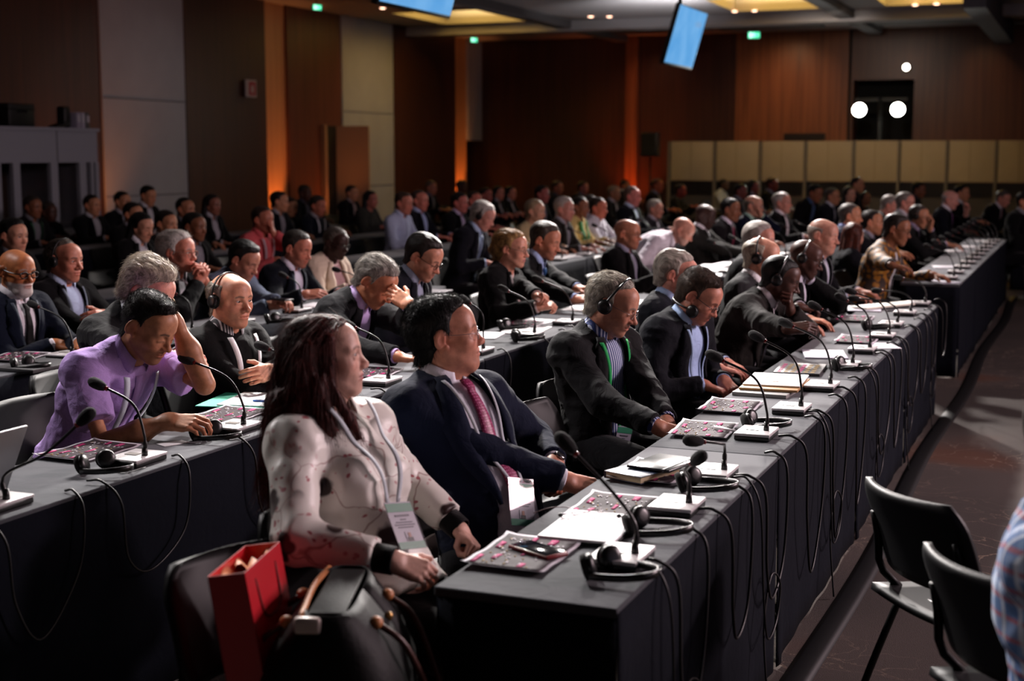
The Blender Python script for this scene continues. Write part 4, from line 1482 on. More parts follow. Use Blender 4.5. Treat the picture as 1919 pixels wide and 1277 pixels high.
def build_head(h, neck_local, ld):
    """returns (V, Q, col, ismat) for skin with eyes, hair (V, Q) or None"""
    S = head_sdf(h, neck_local, ld)
    hs = LOD[ld][0]
    lo, hi = S.bounds(.012)
    F, ax = S.grid(lo, hi, hs, .03)
    V, Q = nets(F, ax)
    base = np.array(lin(SKIN.get(h['skin'], h['skin']))[:3])
    c = np.tile(base, (len(V), 1))
    x, y, z = V[:, 0], np.abs(V[:, 1]), V[:, 2]

    def tint(mask, col, a=1.0):
        nonlocal c
        m = np.clip(mask, 0, 1)[:, None] * a
        c = c * (1 - m) + np.array(col) * m
    red = base * np.array([1.06, .74, .72])
    tint(np.exp(-((x - .105) / .02) ** 2 - (y / .02) ** 2 - ((z + .032) / .018) ** 2), red, .6)
    tint(np.exp(-((x - .07) / .03) ** 2 - ((y - .042) / .02) ** 2 - ((z + .03) / .022) ** 2), red, .55)
    tint(np.exp(-((y - .086) / .012) ** 2 - ((z + .004) / .035) ** 2), base * np.array([1.0, .66, .6]), .7)
    hc = np.array(lin(h.get('hair_col', '#1a1412'))[:3])
    if h.get('stubble'):
        m = np.clip((x + .01) / .04, 0, 1) * np.clip((-.040 - z) / .018, 0, 1) * np.clip((z + .135) / .02, 0, 1)
        tint(m, hc * .6 + base * .25, h['stubble'])
    if h.get('beard_full'):
        m = np.clip((x - (-.0)) / .02, 0, 1) * np.clip((-.046 - z) / .008, 0, 1) * np.clip((z + .155) / .01, 0, 1)
        tint(m, np.array(lin(h['beard_col'])[:3]), .95)
    if h.get('moustache'):
        tint(np.exp(-((z + .051) / .006) ** 4) * (y < .026) * (x > .085), hc * .7, h['moustache'])
    lipc = np.array(lin(h['lip_col'])[:3]) if h.get('lip_col') else base * np.array([.92, .52, .52])
    tint(np.exp(-((z + .065) / .0105) ** 6 - (y / .0235) ** 6) * (x > .082), lipc, .9 if h.get('lip_col') else .65)
    tint(np.exp(-((z + .065) / .0018) ** 2 - (y / .024) ** 6) * (x > .082), base * .3, .6)
    bc = np.array(lin(h.get('brow_col', h.get('hair_col', '#1a1412')))[:3])
    bz = .0215 + .004 * np.clip((y - .012) / .02, 0, 1) - .006 * np.clip((y - .034) / .016, 0, 1)
    tint(np.exp(-((z - bz) / .0045) ** 4) * np.clip((y - .009) / .004, 0, 1) * np.clip((.052 - y) / .006, 0, 1) * (x > .055), bc, h.get('brow_a', .8))
    ez = .0052 if h.get('eyes') == 'open' else -.0055
    e = np.exp(-((z - ez + (y - .031) ** 2 * 8) / .0020) ** 2 - ((y - .031) / .016) ** 6) * (x > .075)
    tint(e, np.array([.03, .02, .018]), .8)
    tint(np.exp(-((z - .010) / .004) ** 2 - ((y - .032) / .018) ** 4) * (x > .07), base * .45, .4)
    if h['hair'] not in ('bald',) and h['hair'] != 'none':
        # scalp under the hair takes its colour
        sk = S.at(V)
        m = hair_field(h, V, sk)
        tint((m < -.002) * 1.0, hc * .8, .8)
    elif h.get('scalp'):
        tint(np.clip((z - .0) / .02, 0, 1) * np.clip((.05 - x) / .03, 0, 1) * np.clip((.09 - z) / .03, 0, 1), hc * .5 + base * .4, h['scalp'])
    mi = np.zeros(len(Q), int)
    # eyeballs
    VB, QB = BALL
    gaze = h.get('gaze', (1, 0, -.1) if h.get('eyes') == 'open' else (1, 0, -.7))
    gz = np.array(gaze) / np.linalg.norm(gaze)
    for s in (-1, 1):
        b = len(V)
        V = np.concatenate([V, VB * .0138 + np.array([.0745, s * .031 * h.get('width', 1.0), .002])])
        d = VB @ gz
        ec = np.where((d > .87)[:, None], np.array([.03, .018, .012]), np.array([.40, .35, .33]))
        c = np.concatenate([c, ec])
        Q = np.concatenate([Q, QB + b])
        mi = np.concatenate([mi, np.ones(len(QB), int)])
    hair = None
    if h['hair'] not in ('bald', 'none'):
        hl = lo.copy()
        hl[2] = max(lo[2], -.14)
        e = .02 + h.get('top', .016) + h.get('quiff', 0) + h.get('back', 0)
        hl -= e
        for pr in h.get('extra', []):
            r_ = max(pr[2], pr[3]) + .02
            hl = np.minimum(hl, np.minimum(pr[0], pr[1]) - r_)
            hh_ = np.maximum(pr[0], pr[1]) + r_
            hi = np.maximum(hi, hh_ - e)
        hh = hi + e
        hstep = hs * 1.1
        S2 = head_sdf({k: v for k, v in h.items() if k in ('width', 'fat', 'skin')} | {'eyes': 'shut', 'ears': 0}, neck_local, 'lo')
        F2, ax2 = S2.grid(hl, hh, hstep, .06)
        X = np.stack(np.meshgrid(*ax2, indexing='ij'), -1)
        G = np.full(F2.shape, .3, np.float32)
        near = np.abs(F2) < .055
        G[near] = hair_field(h, X[near], F2[near])
        G = np.where(F2 < -.012, np.maximum(G, -F2 - .012), G)     # hollow shell
        for pr in h.get('extra', []):
            a, b_, ra, rb = pr
            T = Sdf().rc(a, b_, ra, rb)
            lo3, hi3 = T.bounds(.03)
            d = T.d(T.p[0], X)
            nn = NZ(X * np.array([90, 90, 9]) + 11) - .5
            G = Sdf.mix(G, (d - nn * .010).astype(np.float32), .012, False)
        HV, HQ = nets(G, ax2)
        if len(HV):
            hair = (HV, HQ, S2)
    return V, Q, c, mi, hair


HANDS = {'relaxed': ((18, 28, 20), .0), 'flat': ((6, 8, 6), .0), 'fist': ((72, 92, 55), .0), 'curl': ((42, 50, 30), 0), 'hold': ((30, 58, 35), 0), 'brow': ((20, 22, 15), 0), 'point': ((30, 40, 25), 0), 'clasp': ((55, 62, 35), 0)}


def build_hand(side, pose, elbow_local, ld, skin, bare=False, scale=1.0):
    """hand frame: x to the fingers, z back of the hand, thumb at +y*side"""
    S = Sdf()
    curl = HANDS[pose][0]
    rs = random.Random(hash((side, pose)) % 1000)
    fin = [(.092, .029, (.041, .025, .021), .0086), (.097, .0095, (.045, .028, .022), .0088), (.092, -.0100, (.042, .026, .021), .0084), (.082, -.0280, (.033, .020, .018), .0074)]
    for i, (kx, ky, L, r) in enumerate(fin):
        kp = np.array([kx, ky * side, 0.0])
        S.rc((.004, ky * .62 * side, -.002), kp + [-.004, 0, -.002], .0150, .0112, .012)
    S.rc((.018, .020 * side, -.010), (.058, .034 * side, -.012), .0165, .013, .012)
    S.rc((.02, -.018 * side, -.008), (.06, -.026 * side, -.008), .0135, .011, .012)
    for i, (kx, ky, L, r) in enumerate(fin):
        p = np.array([kx, ky * side, 0.0])
        spread = math.radians((ky - 0.0) * (260 if pose in ('flat', 'brow') else 110)) * side
        a = 0.0
        for j in range(3):
            a += math.radians(curl[j] + (i - 1.5) * 3 + rs.uniform(-4, 4))
            d = np.array([math.cos(a) * math.cos(spread), math.cos(a) * math.sin(spread), -math.sin(a)])
            q = p + d * L[j]
            S.rc(p, q, r * (1.06 - .07 * j), r * (.99 - .08 * j), .0025 if j else .005)
            p = q
    th = {'fist': [(.50, .15, -.55), (.65, -.55, -.5)], 'clasp': [(.70, .30, -.35), (.85, -.25, -.3)], 'hold': [(.72, .45, -.35), (.9, .05, -.25)]}.get(pose, [(.74, .58, -.30), (.92, .28, -.25)])
    p = np.array([.045, .036 * side, -.010])
    for j, (d, L, r) in enumerate(zip(th, (.036, .030), (.0112, .0098))):
        d = np.array([d[0], d[1] * side, d[2]])
        q = p + d / np.linalg.norm(d) * L
        S.rc(p, q, r, r * .88, .006)
        p = q
    e = np.array(elbow_local) / scale
    if bare:
        S.rc(e, e * .45, .041, .040, .03)
        S.rc(e * .45, (-.012, 0, -.002), .039, .0255, .03)
        S.rc((-.02, .008, 0), (.01, .010, 0), .021, .02, .015)
        S.rc((-.02, -.008, 0), (.01, -.010, 0), .021, .02, .015)
    else:
        d = e / np.linalg.norm(e)
        S.rc(d * .09, (-.006, 0, -.002), .030, .0245, .02)
        S.rc((-.02, .008, 0), (.01, .010, 0), .020, .019, .015)
        S.rc((-.02, -.008, 0), (.01, -.010, 0), .020, .019, .015)
    lo, hi = S.bounds(.008)
    F, ax = S.grid(lo, hi, LOD[ld][1], .02)
    V, Q = nets(F, ax)
    base = np.array(lin(SKIN.get(skin, skin))[:3])
    c = np.tile(base, (len(V), 1))
    k = np.clip((V[:, 0] - .07) / .05, 0, 1)[:, None]
    c = c * (1 - k * .35) + base * np.array([1.02, .76, .72]) * k * .35
    return V * scale, Q, c


def ik(S, W, pole, L1=.285, L2=.255):
    S, W = np.array(S, float), np.array(W, float)
    d = W - S
    D = np.linalg.norm(d)
    D2 = min(D, (L1 + L2) * .995)
    u = d / D
    W = S + u * D2
    a = (L1 * L1 - L2 * L2 + D2 * D2) / (2 * D2)
    hgt = math.sqrt(max(L1 * L1 - a * a, 1e-6))
    p = np.array(pole, float)
    p = p - u * (p @ u)
    p /= np.linalg.norm(p)
    return S + u * a + p * hgt, W


def frame(x, z):
    x = np.array(x, float)
    x /= np.linalg.norm(x)
    z = np.array(z, float)
    z = z - x * (z @ x)
    z /= np.linalg.norm(z)
    return np.stack([x, np.cross(z, x), z], 1)


SKM = None


def world_pt(px, py, x=None, y=None, z=None):
    return onx(px, py, x) if x is not None else (ony(px, py, y) if y is not None else onz(px, py, z))


def deeper(c, f):
    c = c.lstrip('#')
    v = [int(c[i:i + 2], 16) for i in (0, 2, 4)]
    if max(v) > 110:
        return '#' + c
    return '#%02x%02x%02x' % tuple(int(x * f) for x in v)


class Person:
    def __init__(self, label, head_at, **k):
        self.k = k
        ld = self.ld = k.get('ld', 'mid')
        head_at = np.array(head_at)
        yaw = k.get('yaw', 0)
        a1, a2 = k.get('lean', (8, 12))
        fem = k.get('fem', False)
        wt = k.get('weight', 1.0)
        h = k['head']
        self.h = h
        hs = self.hs = k.get('hscale', 1.0) * (.93 if fem else .99)
        seat = k.get('seat', .545)
        self.RH = RH = rotm(h.get('yaw', 0), h.get('pitch', 0), h.get('roll', 0))
        # torso length so that the head comes to the wanted height
        ks = k.get('torso', None)
        kk = 1.0 if ks is None else ks
        for it in range(12):
            self.pose(kk, a1, a2, seat, RH, hs, h)
            if ks is not None:
                break
            kk = min(1.12, max(.80, kk + (head_at[2] - self.C[2]) / .62))
        self.kk = kk
        dz = head_at[2] - self.C[2]
        yr = math.radians(yaw)
        off = np.array([math.cos(yr) * self.C[0] - math.sin(yr) * self.C[1], math.sin(yr) * self.C[0] + math.cos(yr) * self.C[1]])
        self.org = np.array([head_at[0] - off[0], head_at[1] - off[1], dz])
        self.yr = yr
        self.root = empty('person', (self.org[0], self.org[1], 0), yr, label, 'person', k.get('group'))
        self.dz = dz
        self.build(fem, wt, a1, a2, kk)

    def pose(self, kk, a1, a2, seat, RH, hs, h):
        self.hip = np.array([0, 0, seat])
        tw = self.k.get('twist', 0)
        self.R1 = rotm(0, a1, self.k.get('side', 0))
        self.R2 = rotm(tw, a2, self.k.get('side', 0))
        self.mid = self.hip + self.R1[:, 2] * .27 * kk
        self.N = self.mid + self.R2[:, 2] * .255 * kk
        ang = math.radians(a2 * .55 + h.get('pitch', 0) * .35 + 12 + h.get('crane', 0))
        nd = np.array([math.sin(ang), h.get('shift', 0), math.cos(ang)])
        self.nd = nd / np.linalg.norm(nd)
        self.C = self.N + self.nd * .098 * hs + RH @ np.array([.016, 0, .058]) * hs

    def loc(self, P):
        """world -> person frame"""
        d = np.array(P, float) - self.org
        c, s = math.cos(self.yr), math.sin(self.yr)
        return np.array([c * d[0] + s * d[1], -s * d[0] + c * d[1], d[2]])

    def M(self):
        return Matrix.Translation((0, 0, self.dz))

    def put(self, o):
        o.parent = self.root
        o.location.z += self.dz
        return o

    def hd(self, V):
        return np.asarray(V) @ self.RH.T * self.hs + self.C

    # ---- torso field
    def torso(self, fem, wt, kk):
        S = Sdf()
        R1, R2, hip, mid, N = self.R1, self.R2, self.hip, self.mid, self.N
        l1 = lambda v: hip + R1 @ (np.array(v) * [1, 1, kk])
        l2 = lambda v: mid + R2 @ (np.array(v) * [1, 1, kk])
        S.el(l1((-.01, 0, .0)), (.125, .175 if not fem else .18, .13), .05, R=R1)
        S.el(l1((.012 + .07 * (wt - 1), 0, .14)), (.115 + .09 * (wt - 1) - .02 * fem, .150 + .07 * (wt - 1) - .028 * fem, .17 * kk), .06, R=R1)
        if fem:
            S.el(l2((-.005, 0, .08)), (.098, .142, .18 * kk), .05, R=R2)
            for s in (-1, 1):
                S.el(l2((.078, s * .068, .06)), (.050, .060, .058), .05, R=R2)
        else:
            S.el(l2((-.002, 0, .085)), (.118 + .05 * (wt - 1), .168 + .05 * (wt - 1), .19 * kk), .05, R=R2)
        sw = self.sw = (.150 if fem else .170) + .03 * (wt - 1)
        S.rc(l2((-.012, -sw * .72, .188)), l2((-.012, sw * .72, .188)), .064, .064, .05)
        for s in (-1, 1):
            S.rc(l2((-.018, s * .03, .262)), l2((-.014, s * sw * .82, .212)), .046, .042, .03)
        self.SH = {}
        sh = self.k.get('shrug', {})
        for s in (-1, 1):
            p = l2((-.005 + self.k.get('sh_fwd', 0), s * sw, .188)) + np.array([0, 0, sh.get(s, 0)])
            self.SH[s] = p
            S.el(p, .058, .05)
        return S

    def arms(self):
        k = self.k
        self.AR = {}
        for s, key in ((-1, 'right'), (1, 'left')):
            spec = dict(k.get(key) or {'at': (.36, s * .15, .80), 'fwd': (1, -s * .25, -.05), 'back': (0, 0, 1), 'pose': 'relaxed'})
            W = np.array(spec['at'], float) if 'at' in spec else self.loc(spec['world'])
            if 'at' in spec:
                W = W - [0, 0, self.dz]
            if spec.get('rel') == 'head':
                W = self.hd(np.array(spec['at']))
            E, W = ik(self.SH[s], W, spec.get('pole', (-.25, s * .55, -.8)))
            fw = spec.get('fwd')
            if fw is None:
                fw = W - E
            Fm = frame(fw, spec.get('back', (0, 0, 1)))
            self.AR[s] = (self.SH[s], E, W, Fm, spec)

    def build(self, fem, wt, a1, a2, kk):
        k, ld, h = self.k, self.ld, self.h
        T = self.T = self.torso(fem, wt, kk)
        self.arms()
        hs = self.hs
        # ---- skin: head, neck, hands, and the trunk under the clothes as one body
        nl = (self.RH.T @ (self.N - self.nd * .0 - self.C)) / hs
        V, Q, c, mi, hair = build_head(h, nl, ld)
        Vs, Qs, Cs, Ms = [self.hd(V)], [Q], [c], [mi]
        n = len(V)
        kind = k.get('wear', 'suit')
        for s in (-1, 1):
            S_, E, W, Fm, spec = self.AR[s]
            if spec.get('hide'):
                continue
            el = Fm.T @ (E - W)
            bare = kind == 'short'
            V, Q, c = build_hand(s * -1 if False else (1 if s < 0 else -1), spec.get('pose', 'relaxed'), el, ld, h['skin'], bare, hs * (.93 if fem else 1.0))
            Vs.append(V @ Fm.T + W)
            Qs.append(Q + n)
            Cs.append(c)
            Ms.append(np.zeros(len(Q), int))
            n += len(V)
        core = Sdf()
        core.p = list(T.p)
        for s in (-1, 1):
            S_, E, W, Fm, spec = self.AR[s]
            core.rc(S_, E, .046, .040, .03)
            core.rc(E, W, .036, .026, .03)
        L = []
        kx = k.get('knee', .44)
        for s in (-1, 1):
            hp, kn, an = self.hip + [.02, s * .095, .0], np.array([kx, s * (.11 if not fem else .07), .50 - self.dz]), np.array([kx - .02, s * .11, .10 - self.dz])
            L.append((hp, kn, an))
            core.rc(hp, kn, .075, .052, .03)
            core.rc(kn, an, .048, .035, .02)
            core.rc(an + [0, 0, -.055], an + [.15, 0, -.065], .033, .028, .03)
        lo, hi = core.bounds(.02)
        F, ax = core.grid(lo, hi, .02 if ld != 'lo' else .03, .05)
        V, Q = nets(F + .012, ax)
        Vs.append(V)
        Qs.append(Q + n)
        Cs.append(np.tile(np.array(lin(SKIN.get(h['skin'], h['skin']))[:3]), (len(V), 1)))
        Ms.append(np.zeros(len(Q), int))
        body = np_mesh('body', np.concatenate(Vs), np.concatenate(Qs), [attr_mat('skin', .48, .06 if ld == 'hi' else 0, .35, .12 if ld == 'hi' else 0), attr_mat('eye', .08, 0, .6)], None, np.concatenate(Cs), np.concatenate(Ms))
        self.put(body)
        # ---- hair
        if hair:
            self.hair(hair)
        # ---- clothes
        self.clothes(kind, fem, wt, L)
        if h.get('glasses'):
            self.glasses(h['glasses'])
        for s in (-1, 1):
            if self.AR[s][4].get('watch'):
                self.watch(s, self.AR[s][4]['watch'])

    def hair(self, hair):
        h, ld = self.h, self.ld
        HV, HQ, S2 = hair
        col = h.get('hair_col', '#1a1412')
        gl = h.get('gloss', .5)
        key = ('hair', col, gl)
        if key not in _M:
            m = NT('hair')
            tc = m.n('ShaderNodeTexCoord')
            mp = m.n('ShaderNodeMapping')
            mp.inputs['Scale'].default_value = (26, 240, 34)
            nz = m.n('ShaderNodeTexNoise', Scale=1.0, Detail=3.0)
            m.l(tc.outputs['Object'], mp.inputs[0])
            m.l(mp.outputs[0], nz.inputs['Vector'])
            c = lin(col)
            c2 = lin(h.get('hair_col2', col))
            r = m.ramp(nz.outputs['Fac'], [(.35, tuple(v * .75 for v in c[:3]) + (1,)), (.68, tuple(min(1, v * 1.12) for v in c2[:3]) + (1,))])
            m.l(r.outputs[0], m.b.inputs['Base Color'])
            bp = m.n('ShaderNodeBump', Strength=.6, Distance=.004)
            m.l(nz.outputs['Fac'], bp.inputs['Height'])
            m.l(bp.outputs[0], m.b.inputs['Normal'])
            m.b.inputs['Roughness'].default_value = gl
            m.b.inputs['Specular IOR Level'].default_value = .22
            _M[key] = m.m
        o = np_mesh('hair', self.hd(HV), HQ, [_M[key]])
        self.put(o)
        if ld == 'hi' and h.get('strands', 2600):
            self.strands(o, HV, HQ, S2, _M[key])

    def strands(self, hair_o, HV, HQ, S2, m):
        """single hairs lying along the hair mass"""
        h = self.h
        rs = np.random.RandomState(h.get('seed', 1) + 3)
        nrm = np.cross(HV[HQ[:, 2]] - HV[HQ[:, 0]], HV[HQ[:, 3]] - HV[HQ[:, 1]])
        nrm /= np.linalg.norm(nrm, axis=1)[:, None] + 1e-9
        cen = HV[HQ].mean(1)
        ok = np.argwhere((S2.at(cen) > .001))[:, 0]
        N = h.get('strands', 2600)
        i = ok[rs.randint(0, len(ok), N)]
        P, n = cen[i] + rs.normal(0, .0015, (N, 3)), nrm[i]
        long_ = h['hair'] in ('long',)
        flow = np.stack([-.8 + .0 * P[:, 0], np.sign(P[:, 1]) * .25, -.35 - .9 * (P[:, 2] < .06)], 1)
        if h.get('comb') == 'fwd':
            flow = np.stack([.9 * (P[:, 2] > .05) - .3, np.sign(P[:, 1]) * .3, -.8 * (P[:, 2] < .07) + .0], 1)
        if h.get('comb') == 'up':
            flow = np.stack([.3 * (P[:, 0] > 0) - .25, np.sign(P[:, 1]) * .1, np.where(P[:, 2] > .05, .9, -.6)], 1)
        if long_:
            flow = np.stack([-.2 - .5 * (P[:, 2] > .08), np.sign(P[:, 1]) * .45 * (P[:, 2] > .05), -1.0 + 0 * P[:, 0]], 1)
        flow = flow + rs.normal(0, .28 if not long_ else .08, (N, 3))
        t = flow - n * (flow * n).sum(1)[:, None]
        t /= np.linalg.norm(t, axis=1)[:, None] + 1e-6
        L = rs.uniform(.5, 1.2, N) * h.get('strand_len', .022)
        lift = h.get('lift', .12)
        pts = np.zeros((N, 4, 3))
        for j in range(4):
            u = j / 3
            pts[:, j] = P - n * .001 + t * (L * u)[:, None] + n * (L * (lift * u - .0 * u * u) + .001)[:, None]
            pts[:, j, 2] -= L * u * u * .12
        cv = bpy.data.hair_curves.new('hair_strands')
        cv.add_curves([4] * N)
        cv.attributes['position'].data.foreach_set('vector', self.hd(pts.reshape(-1, 3)).astype(np.float32).ravel())
        ra = cv.attributes.get('radius') or cv.attributes.new('radius', 'FLOAT', 'POINT')
        rr = np.tile(np.array([.00042, .0004, .0003, .00012], np.float32), N) * h.get('thick', 1.0)
        ra.data.foreach_set('value', rr)
        cv.materials.append(m)
        o = bpy.data.objects.new('hair_strands', cv)
        COL.objects.link(o)
        o.parent = hair_o

    # ---- clothes
    def uv(self, X):
        d = X - self.N
        return d @ self.R2[:, 0], d @ self.R2[:, 1], d @ self.R2[:, 2]

    def front(self, u, v, off, kind='T', lift=0.0):
        """points on the clothed chest seen straight from the front, chest coordinates u (left), v (up from the neck base)"""
        u, v = np.asarray(u, float), np.asarray(v, float)
        D = self.R2[:, 0]
        P = self.N + u[..., None] * self.R2[:, 1] + v[..., None] * self.R2[:, 2] + .32 * D
        t = np.zeros(u.shape)
        for _ in range(40):
            f = self.T.at(P - t[..., None] * D) - off
            t = np.minimum(t + np.maximum(f, -.01) * .85, .42)
        return P - (t - lift)[..., None] * D

    def clothes(self, kind, fem, wt, L):
        k, ld = self.k, self.ld
        cs = LOD[ld][2]
        T = self.T
        AA = {-1: Sdf(), 1: Sdf()}
        am = 1.0 + .25 * (wt - 1)
        puff = .012 if kind in ('suit', 'blouse', 'jacket') else .008
        cuts = []
        for s in (-1, 1):
            S_, E, W, Fm, spec = self.AR[s]
            A = AA[s]
            if kind == 'short':
                A.rc(S_, S_ + (E - S_) * .72, .060 * am, .062 * am, .03)
                d = (E - S_) / np.linalg.norm(E - S_)
                cuts.append((s, S_ + d * .19, d))
            else:
                d = (W - E) / np.linalg.norm(W - E)
                A.rc(S_, E, .056 * am, .047 * am, .03)
                A.rc(E, W - d * .02, .045 * am, .034 * am, .03)
                cuts.append((s, W - d * k.get('sleeve_back', .03), d))
        lo = np.min([b.bounds(.05)[0] for b in (T, AA[-1], AA[1])], 0)
        hi = np.max([b.bounds(.05)[1] for b in (T, AA[-1], AA[1])], 0)
        FT, ax = T.grid(lo, hi, cs, .07)
        FS = {s: AA[s].grid(lo, hi, cs, .05)[0] for s in (-1, 1)}
        X = np.stack(np.meshgrid(*ax, indexing='ij'), -1)
        for s, P, d in cuts:
            q = X - P
            pl = q @ d
            r = np.sqrt((q * q).sum(-1))
            m = r < .13
            FS[s][m] = np.maximum(FS[s][m], pl[m])
        FA = np.minimum(FS[-1], FS[1])
        xf, u, v = self.uv(X)
        to = .017 if kind == 'suit' else .010
        GT = FT - to
        op = None
        if kind == 'suit':
            btn = k.get('button', .34)
            if k.get('open'):
                op = ([0, .03, .12, .25, .40, .60], [.052, .066, .076, .074, .080, .10])
            else:
                op = ([0, .03, .12, .25, btn, btn + .05], [.052, .064, .064, .036, .004, -.02])
            wv = np.interp(-v, *op)
            GT = np.maximum(GT, -np.maximum(np.maximum(np.abs(u) - wv, -(xf - .0)), v - .06))
        G = Sdf.mix(GT, FA - puff, .035, False)
        near = np.abs(G) < .03
        Y = X[near]
        amp = k.get('fold', .010)
        sd = k.get('seed', 0)
        n1 = 1 - np.abs(2 * NZ(Y * 9 + sd) - 1)
        n2 = 1 - np.abs(2 * NZ(Y * np.array([17, 17, 24]) + 5 + sd) - 1)
        # folds gather at elbows and waist
        G[near] += (amp * (1.1 - .9 * n1 - .7 * n2)).astype(np.float32)
        # neck hole
        nr = .060 * self.hs
        q = X - self.N
        ax_ = q @ self.nd
        rad = np.sqrt(np.maximum((q * q).sum(-1) - ax_ * ax_, 0))
        hole = np.maximum(rad - (nr + (.006 if kind != 'suit' else .014)), -(ax_ + .05))
        G = np.maximum(G, -hole)
        name = {'suit': 'jacket', 'short': 'shirt', 'shirt': 'shirt', 'blouse': 'blouse', 'sweater': 'sweater', 'jacket': 'jacket'}[kind]
        cm = k.get('cloth_mat') or cloth(deeper(k['color'], .60 if kind in ('suit', 'sweater') else 1.0), .85, name, .35, .1)
        if kind == 'suit':
            # the shirt under it
            Fs = FT - .007
            nr2 = np.abs(Fs) < .02
            Fs[nr2] += (.0025 * (1 - 2 * NZ(X[nr2] * 18 + 2))).astype(np.float32)
            Fs = np.maximum(Fs, -(xf + .05))
            Fs = np.maximum(Fs, np.abs(u) - .14)
            Fs = np.maximum(Fs, -np.maximum(rad - (nr + .001), -(ax_ + .06)))
            V, Q = nets(Fs, ax)
            sm = k.get('shirt_mat') or cloth(k.get('shirt', '#dcdce4'), .75, 'shirt')
            self.put(np_mesh('shirt', V, Q, [sm]))
        if kind in ('blouse', 'shirt', 'short'):
            G = np.maximum(G, -((X - self.hip) @ self.R1[:, 2] - .05))
        V, Q = nets(G, ax)
        self.put(np_mesh(name, V, Q, [cm]))
        # trousers
        P = Sdf()
        P.el(self.hip + [-.01, 0, -.02], (.145 + .04 * (wt - 1), .19 + .04 * (wt - 1), .125), .05)
        for hp, kn, an in L:
            P.rc(hp, kn, .088, .066, .03)
            P.rc(kn, an + [0, 0, -.02], .062, .052, .03)
        lo, hi = P.bounds(.02)
        F, ax2 = P.grid(lo, hi, max(cs * 1.6, .014), .05)
        X2 = np.stack(np.meshgrid(*ax2, indexing='ij'), -1)
        m = np.abs(F) < .03
        F[m] += (.006 * (1 - 2 * NZ(X2[m] * 11 + 9))).astype(np.float32)
        V, Q = nets(F, ax2)
        self.put(np_mesh('trousers', V, Q, [cloth(k.get('trousers', '#0d0d12'), .85, 'trousers')]))
        B = MB()
        sm2 = mat('shoe_leather', '#0b0a0a', .35)
        for hp, kn, an in L:
            B.ball(an + [.055, 0, -.062], (.13, .046, .034), sm2, 14, 8)
            B.ball(an + [0, 0, -.045], (.055, .042, .05), sm2, 12, 8)
        self.put(B.build('shoes'))
        # collar and the rest
        offs = to + .004
        if kind == 'suit':
            if k.get('collar', 1):
                self.collar(k.get('shirt_mat') or cloth(k.get('shirt', '#dcdce4'), .75, 'shirt'), nr + .005, .046, .012, 26 if k.get('tie') is None else 14)
            self.lapels(cm, op, to)
            if k.get('tie') is not None:
                self.tie(k['tie'], .010)
        elif kind in ('short', 'shirt'):
            self.collar(cm, nr + .006, .042, .014, 30)
            B = MB()
            vs = np.linspace(-.02, -.42, 22)
            pl, pr = self.front(np.full(22, .016), vs, to, lift=.0025), self.front(np.full(22, -.016), vs, to, lift=.0025)
            B.sheet([[a, b] for a, b in zip(pr, pl)], cm, .003)
            self.put(B.build('placket'))
        elif kind == 'blouse':
            self.collar(cm, nr + .010, .020, .010, 34)
        elif kind == 'sweater' and k.get('shirt'):
            self.collar(k.get('shirt_mat') or cloth(k['shirt'], .75, 'shirt'), nr + .004, .040, .013, 22)
        # cuffs
        cc = k.get('cuff', k.get('shirt') if kind in ('suit', 'sweater') else None)
        if cc:
            for s in (-1, 1):
                S_, E, W, Fm, spec = self.AR[s]
                if spec.get('hide'):
                    continue
                d = (W - E) / np.linalg.norm(W - E)
                B = MB()
                r = .0345
                rot = Vector(d).to_track_quat('Z', 'Y').to_matrix()
                B.lathe([(r - .002, -.05), (r + .002, -.05), (r + .001, .0), (r - .001, .004), (r - .004, .0), (r - .005, -.05)], W - d * k.get('cuff_back', .008), k['shirt_mat'] if k.get('shirt_mat') and cc == 's' else cloth(cc, .75, 'shirt'), 20, rot)
                self.put(B.build('shirt_cuff'))
        if k.get('lanyard'):
            self.lanyard(k['lanyard'], max(.020, to + .003) if kind != 'suit' else .012)

    def collar(self, m, r, h, out, gap):
        B = MB()
        nd = self.nd
        f = self.R2[:, 0] - nd * (self.R2[:, 0] @ nd)
        f /= np.linalg.norm(f)
        l = np.cross(nd, f)
        n = 40
        rows = [[], [], [], [], []]
        for i in range(n + 1):
            a = math.radians(gap + (360 - 2 * gap) * i / n)
            rd = f * math.cos(a) + l * math.sin(a)
            drop = .030 * max(0, math.cos(a)) ** 1.5 if math.cos(a) > 0 else -.004 * math.cos(a) * 0
            fr = max(0, 1 - abs(min(a, 2 * math.pi - a) - math.radians(gap)) / math.radians(45))
            sy = .92 + .10 * abs(math.sin(a))
            base = self.N + nd * (.030 - drop) + f * (.006)
            rows[0].append(base + rd * (r + .002) * sy - nd * .012)
            rows[1].append(base + rd * (r - .002) * sy + nd * (h * .92))
            rows[2].append(base + rd * (r + .003) * sy + nd * h)
            rows[3].append(base + rd * (r + out * .8) * sy + nd * (h * .45 - .01 * fr) + f * .006 * fr)
            rows[4].append(base + rd * (r + out * 1.25) * sy + nd * (-.006 - .030 * fr) + f * .012 * fr)
        B.sheet(rows, m, .0022)
        self.put(B.build('collar'))

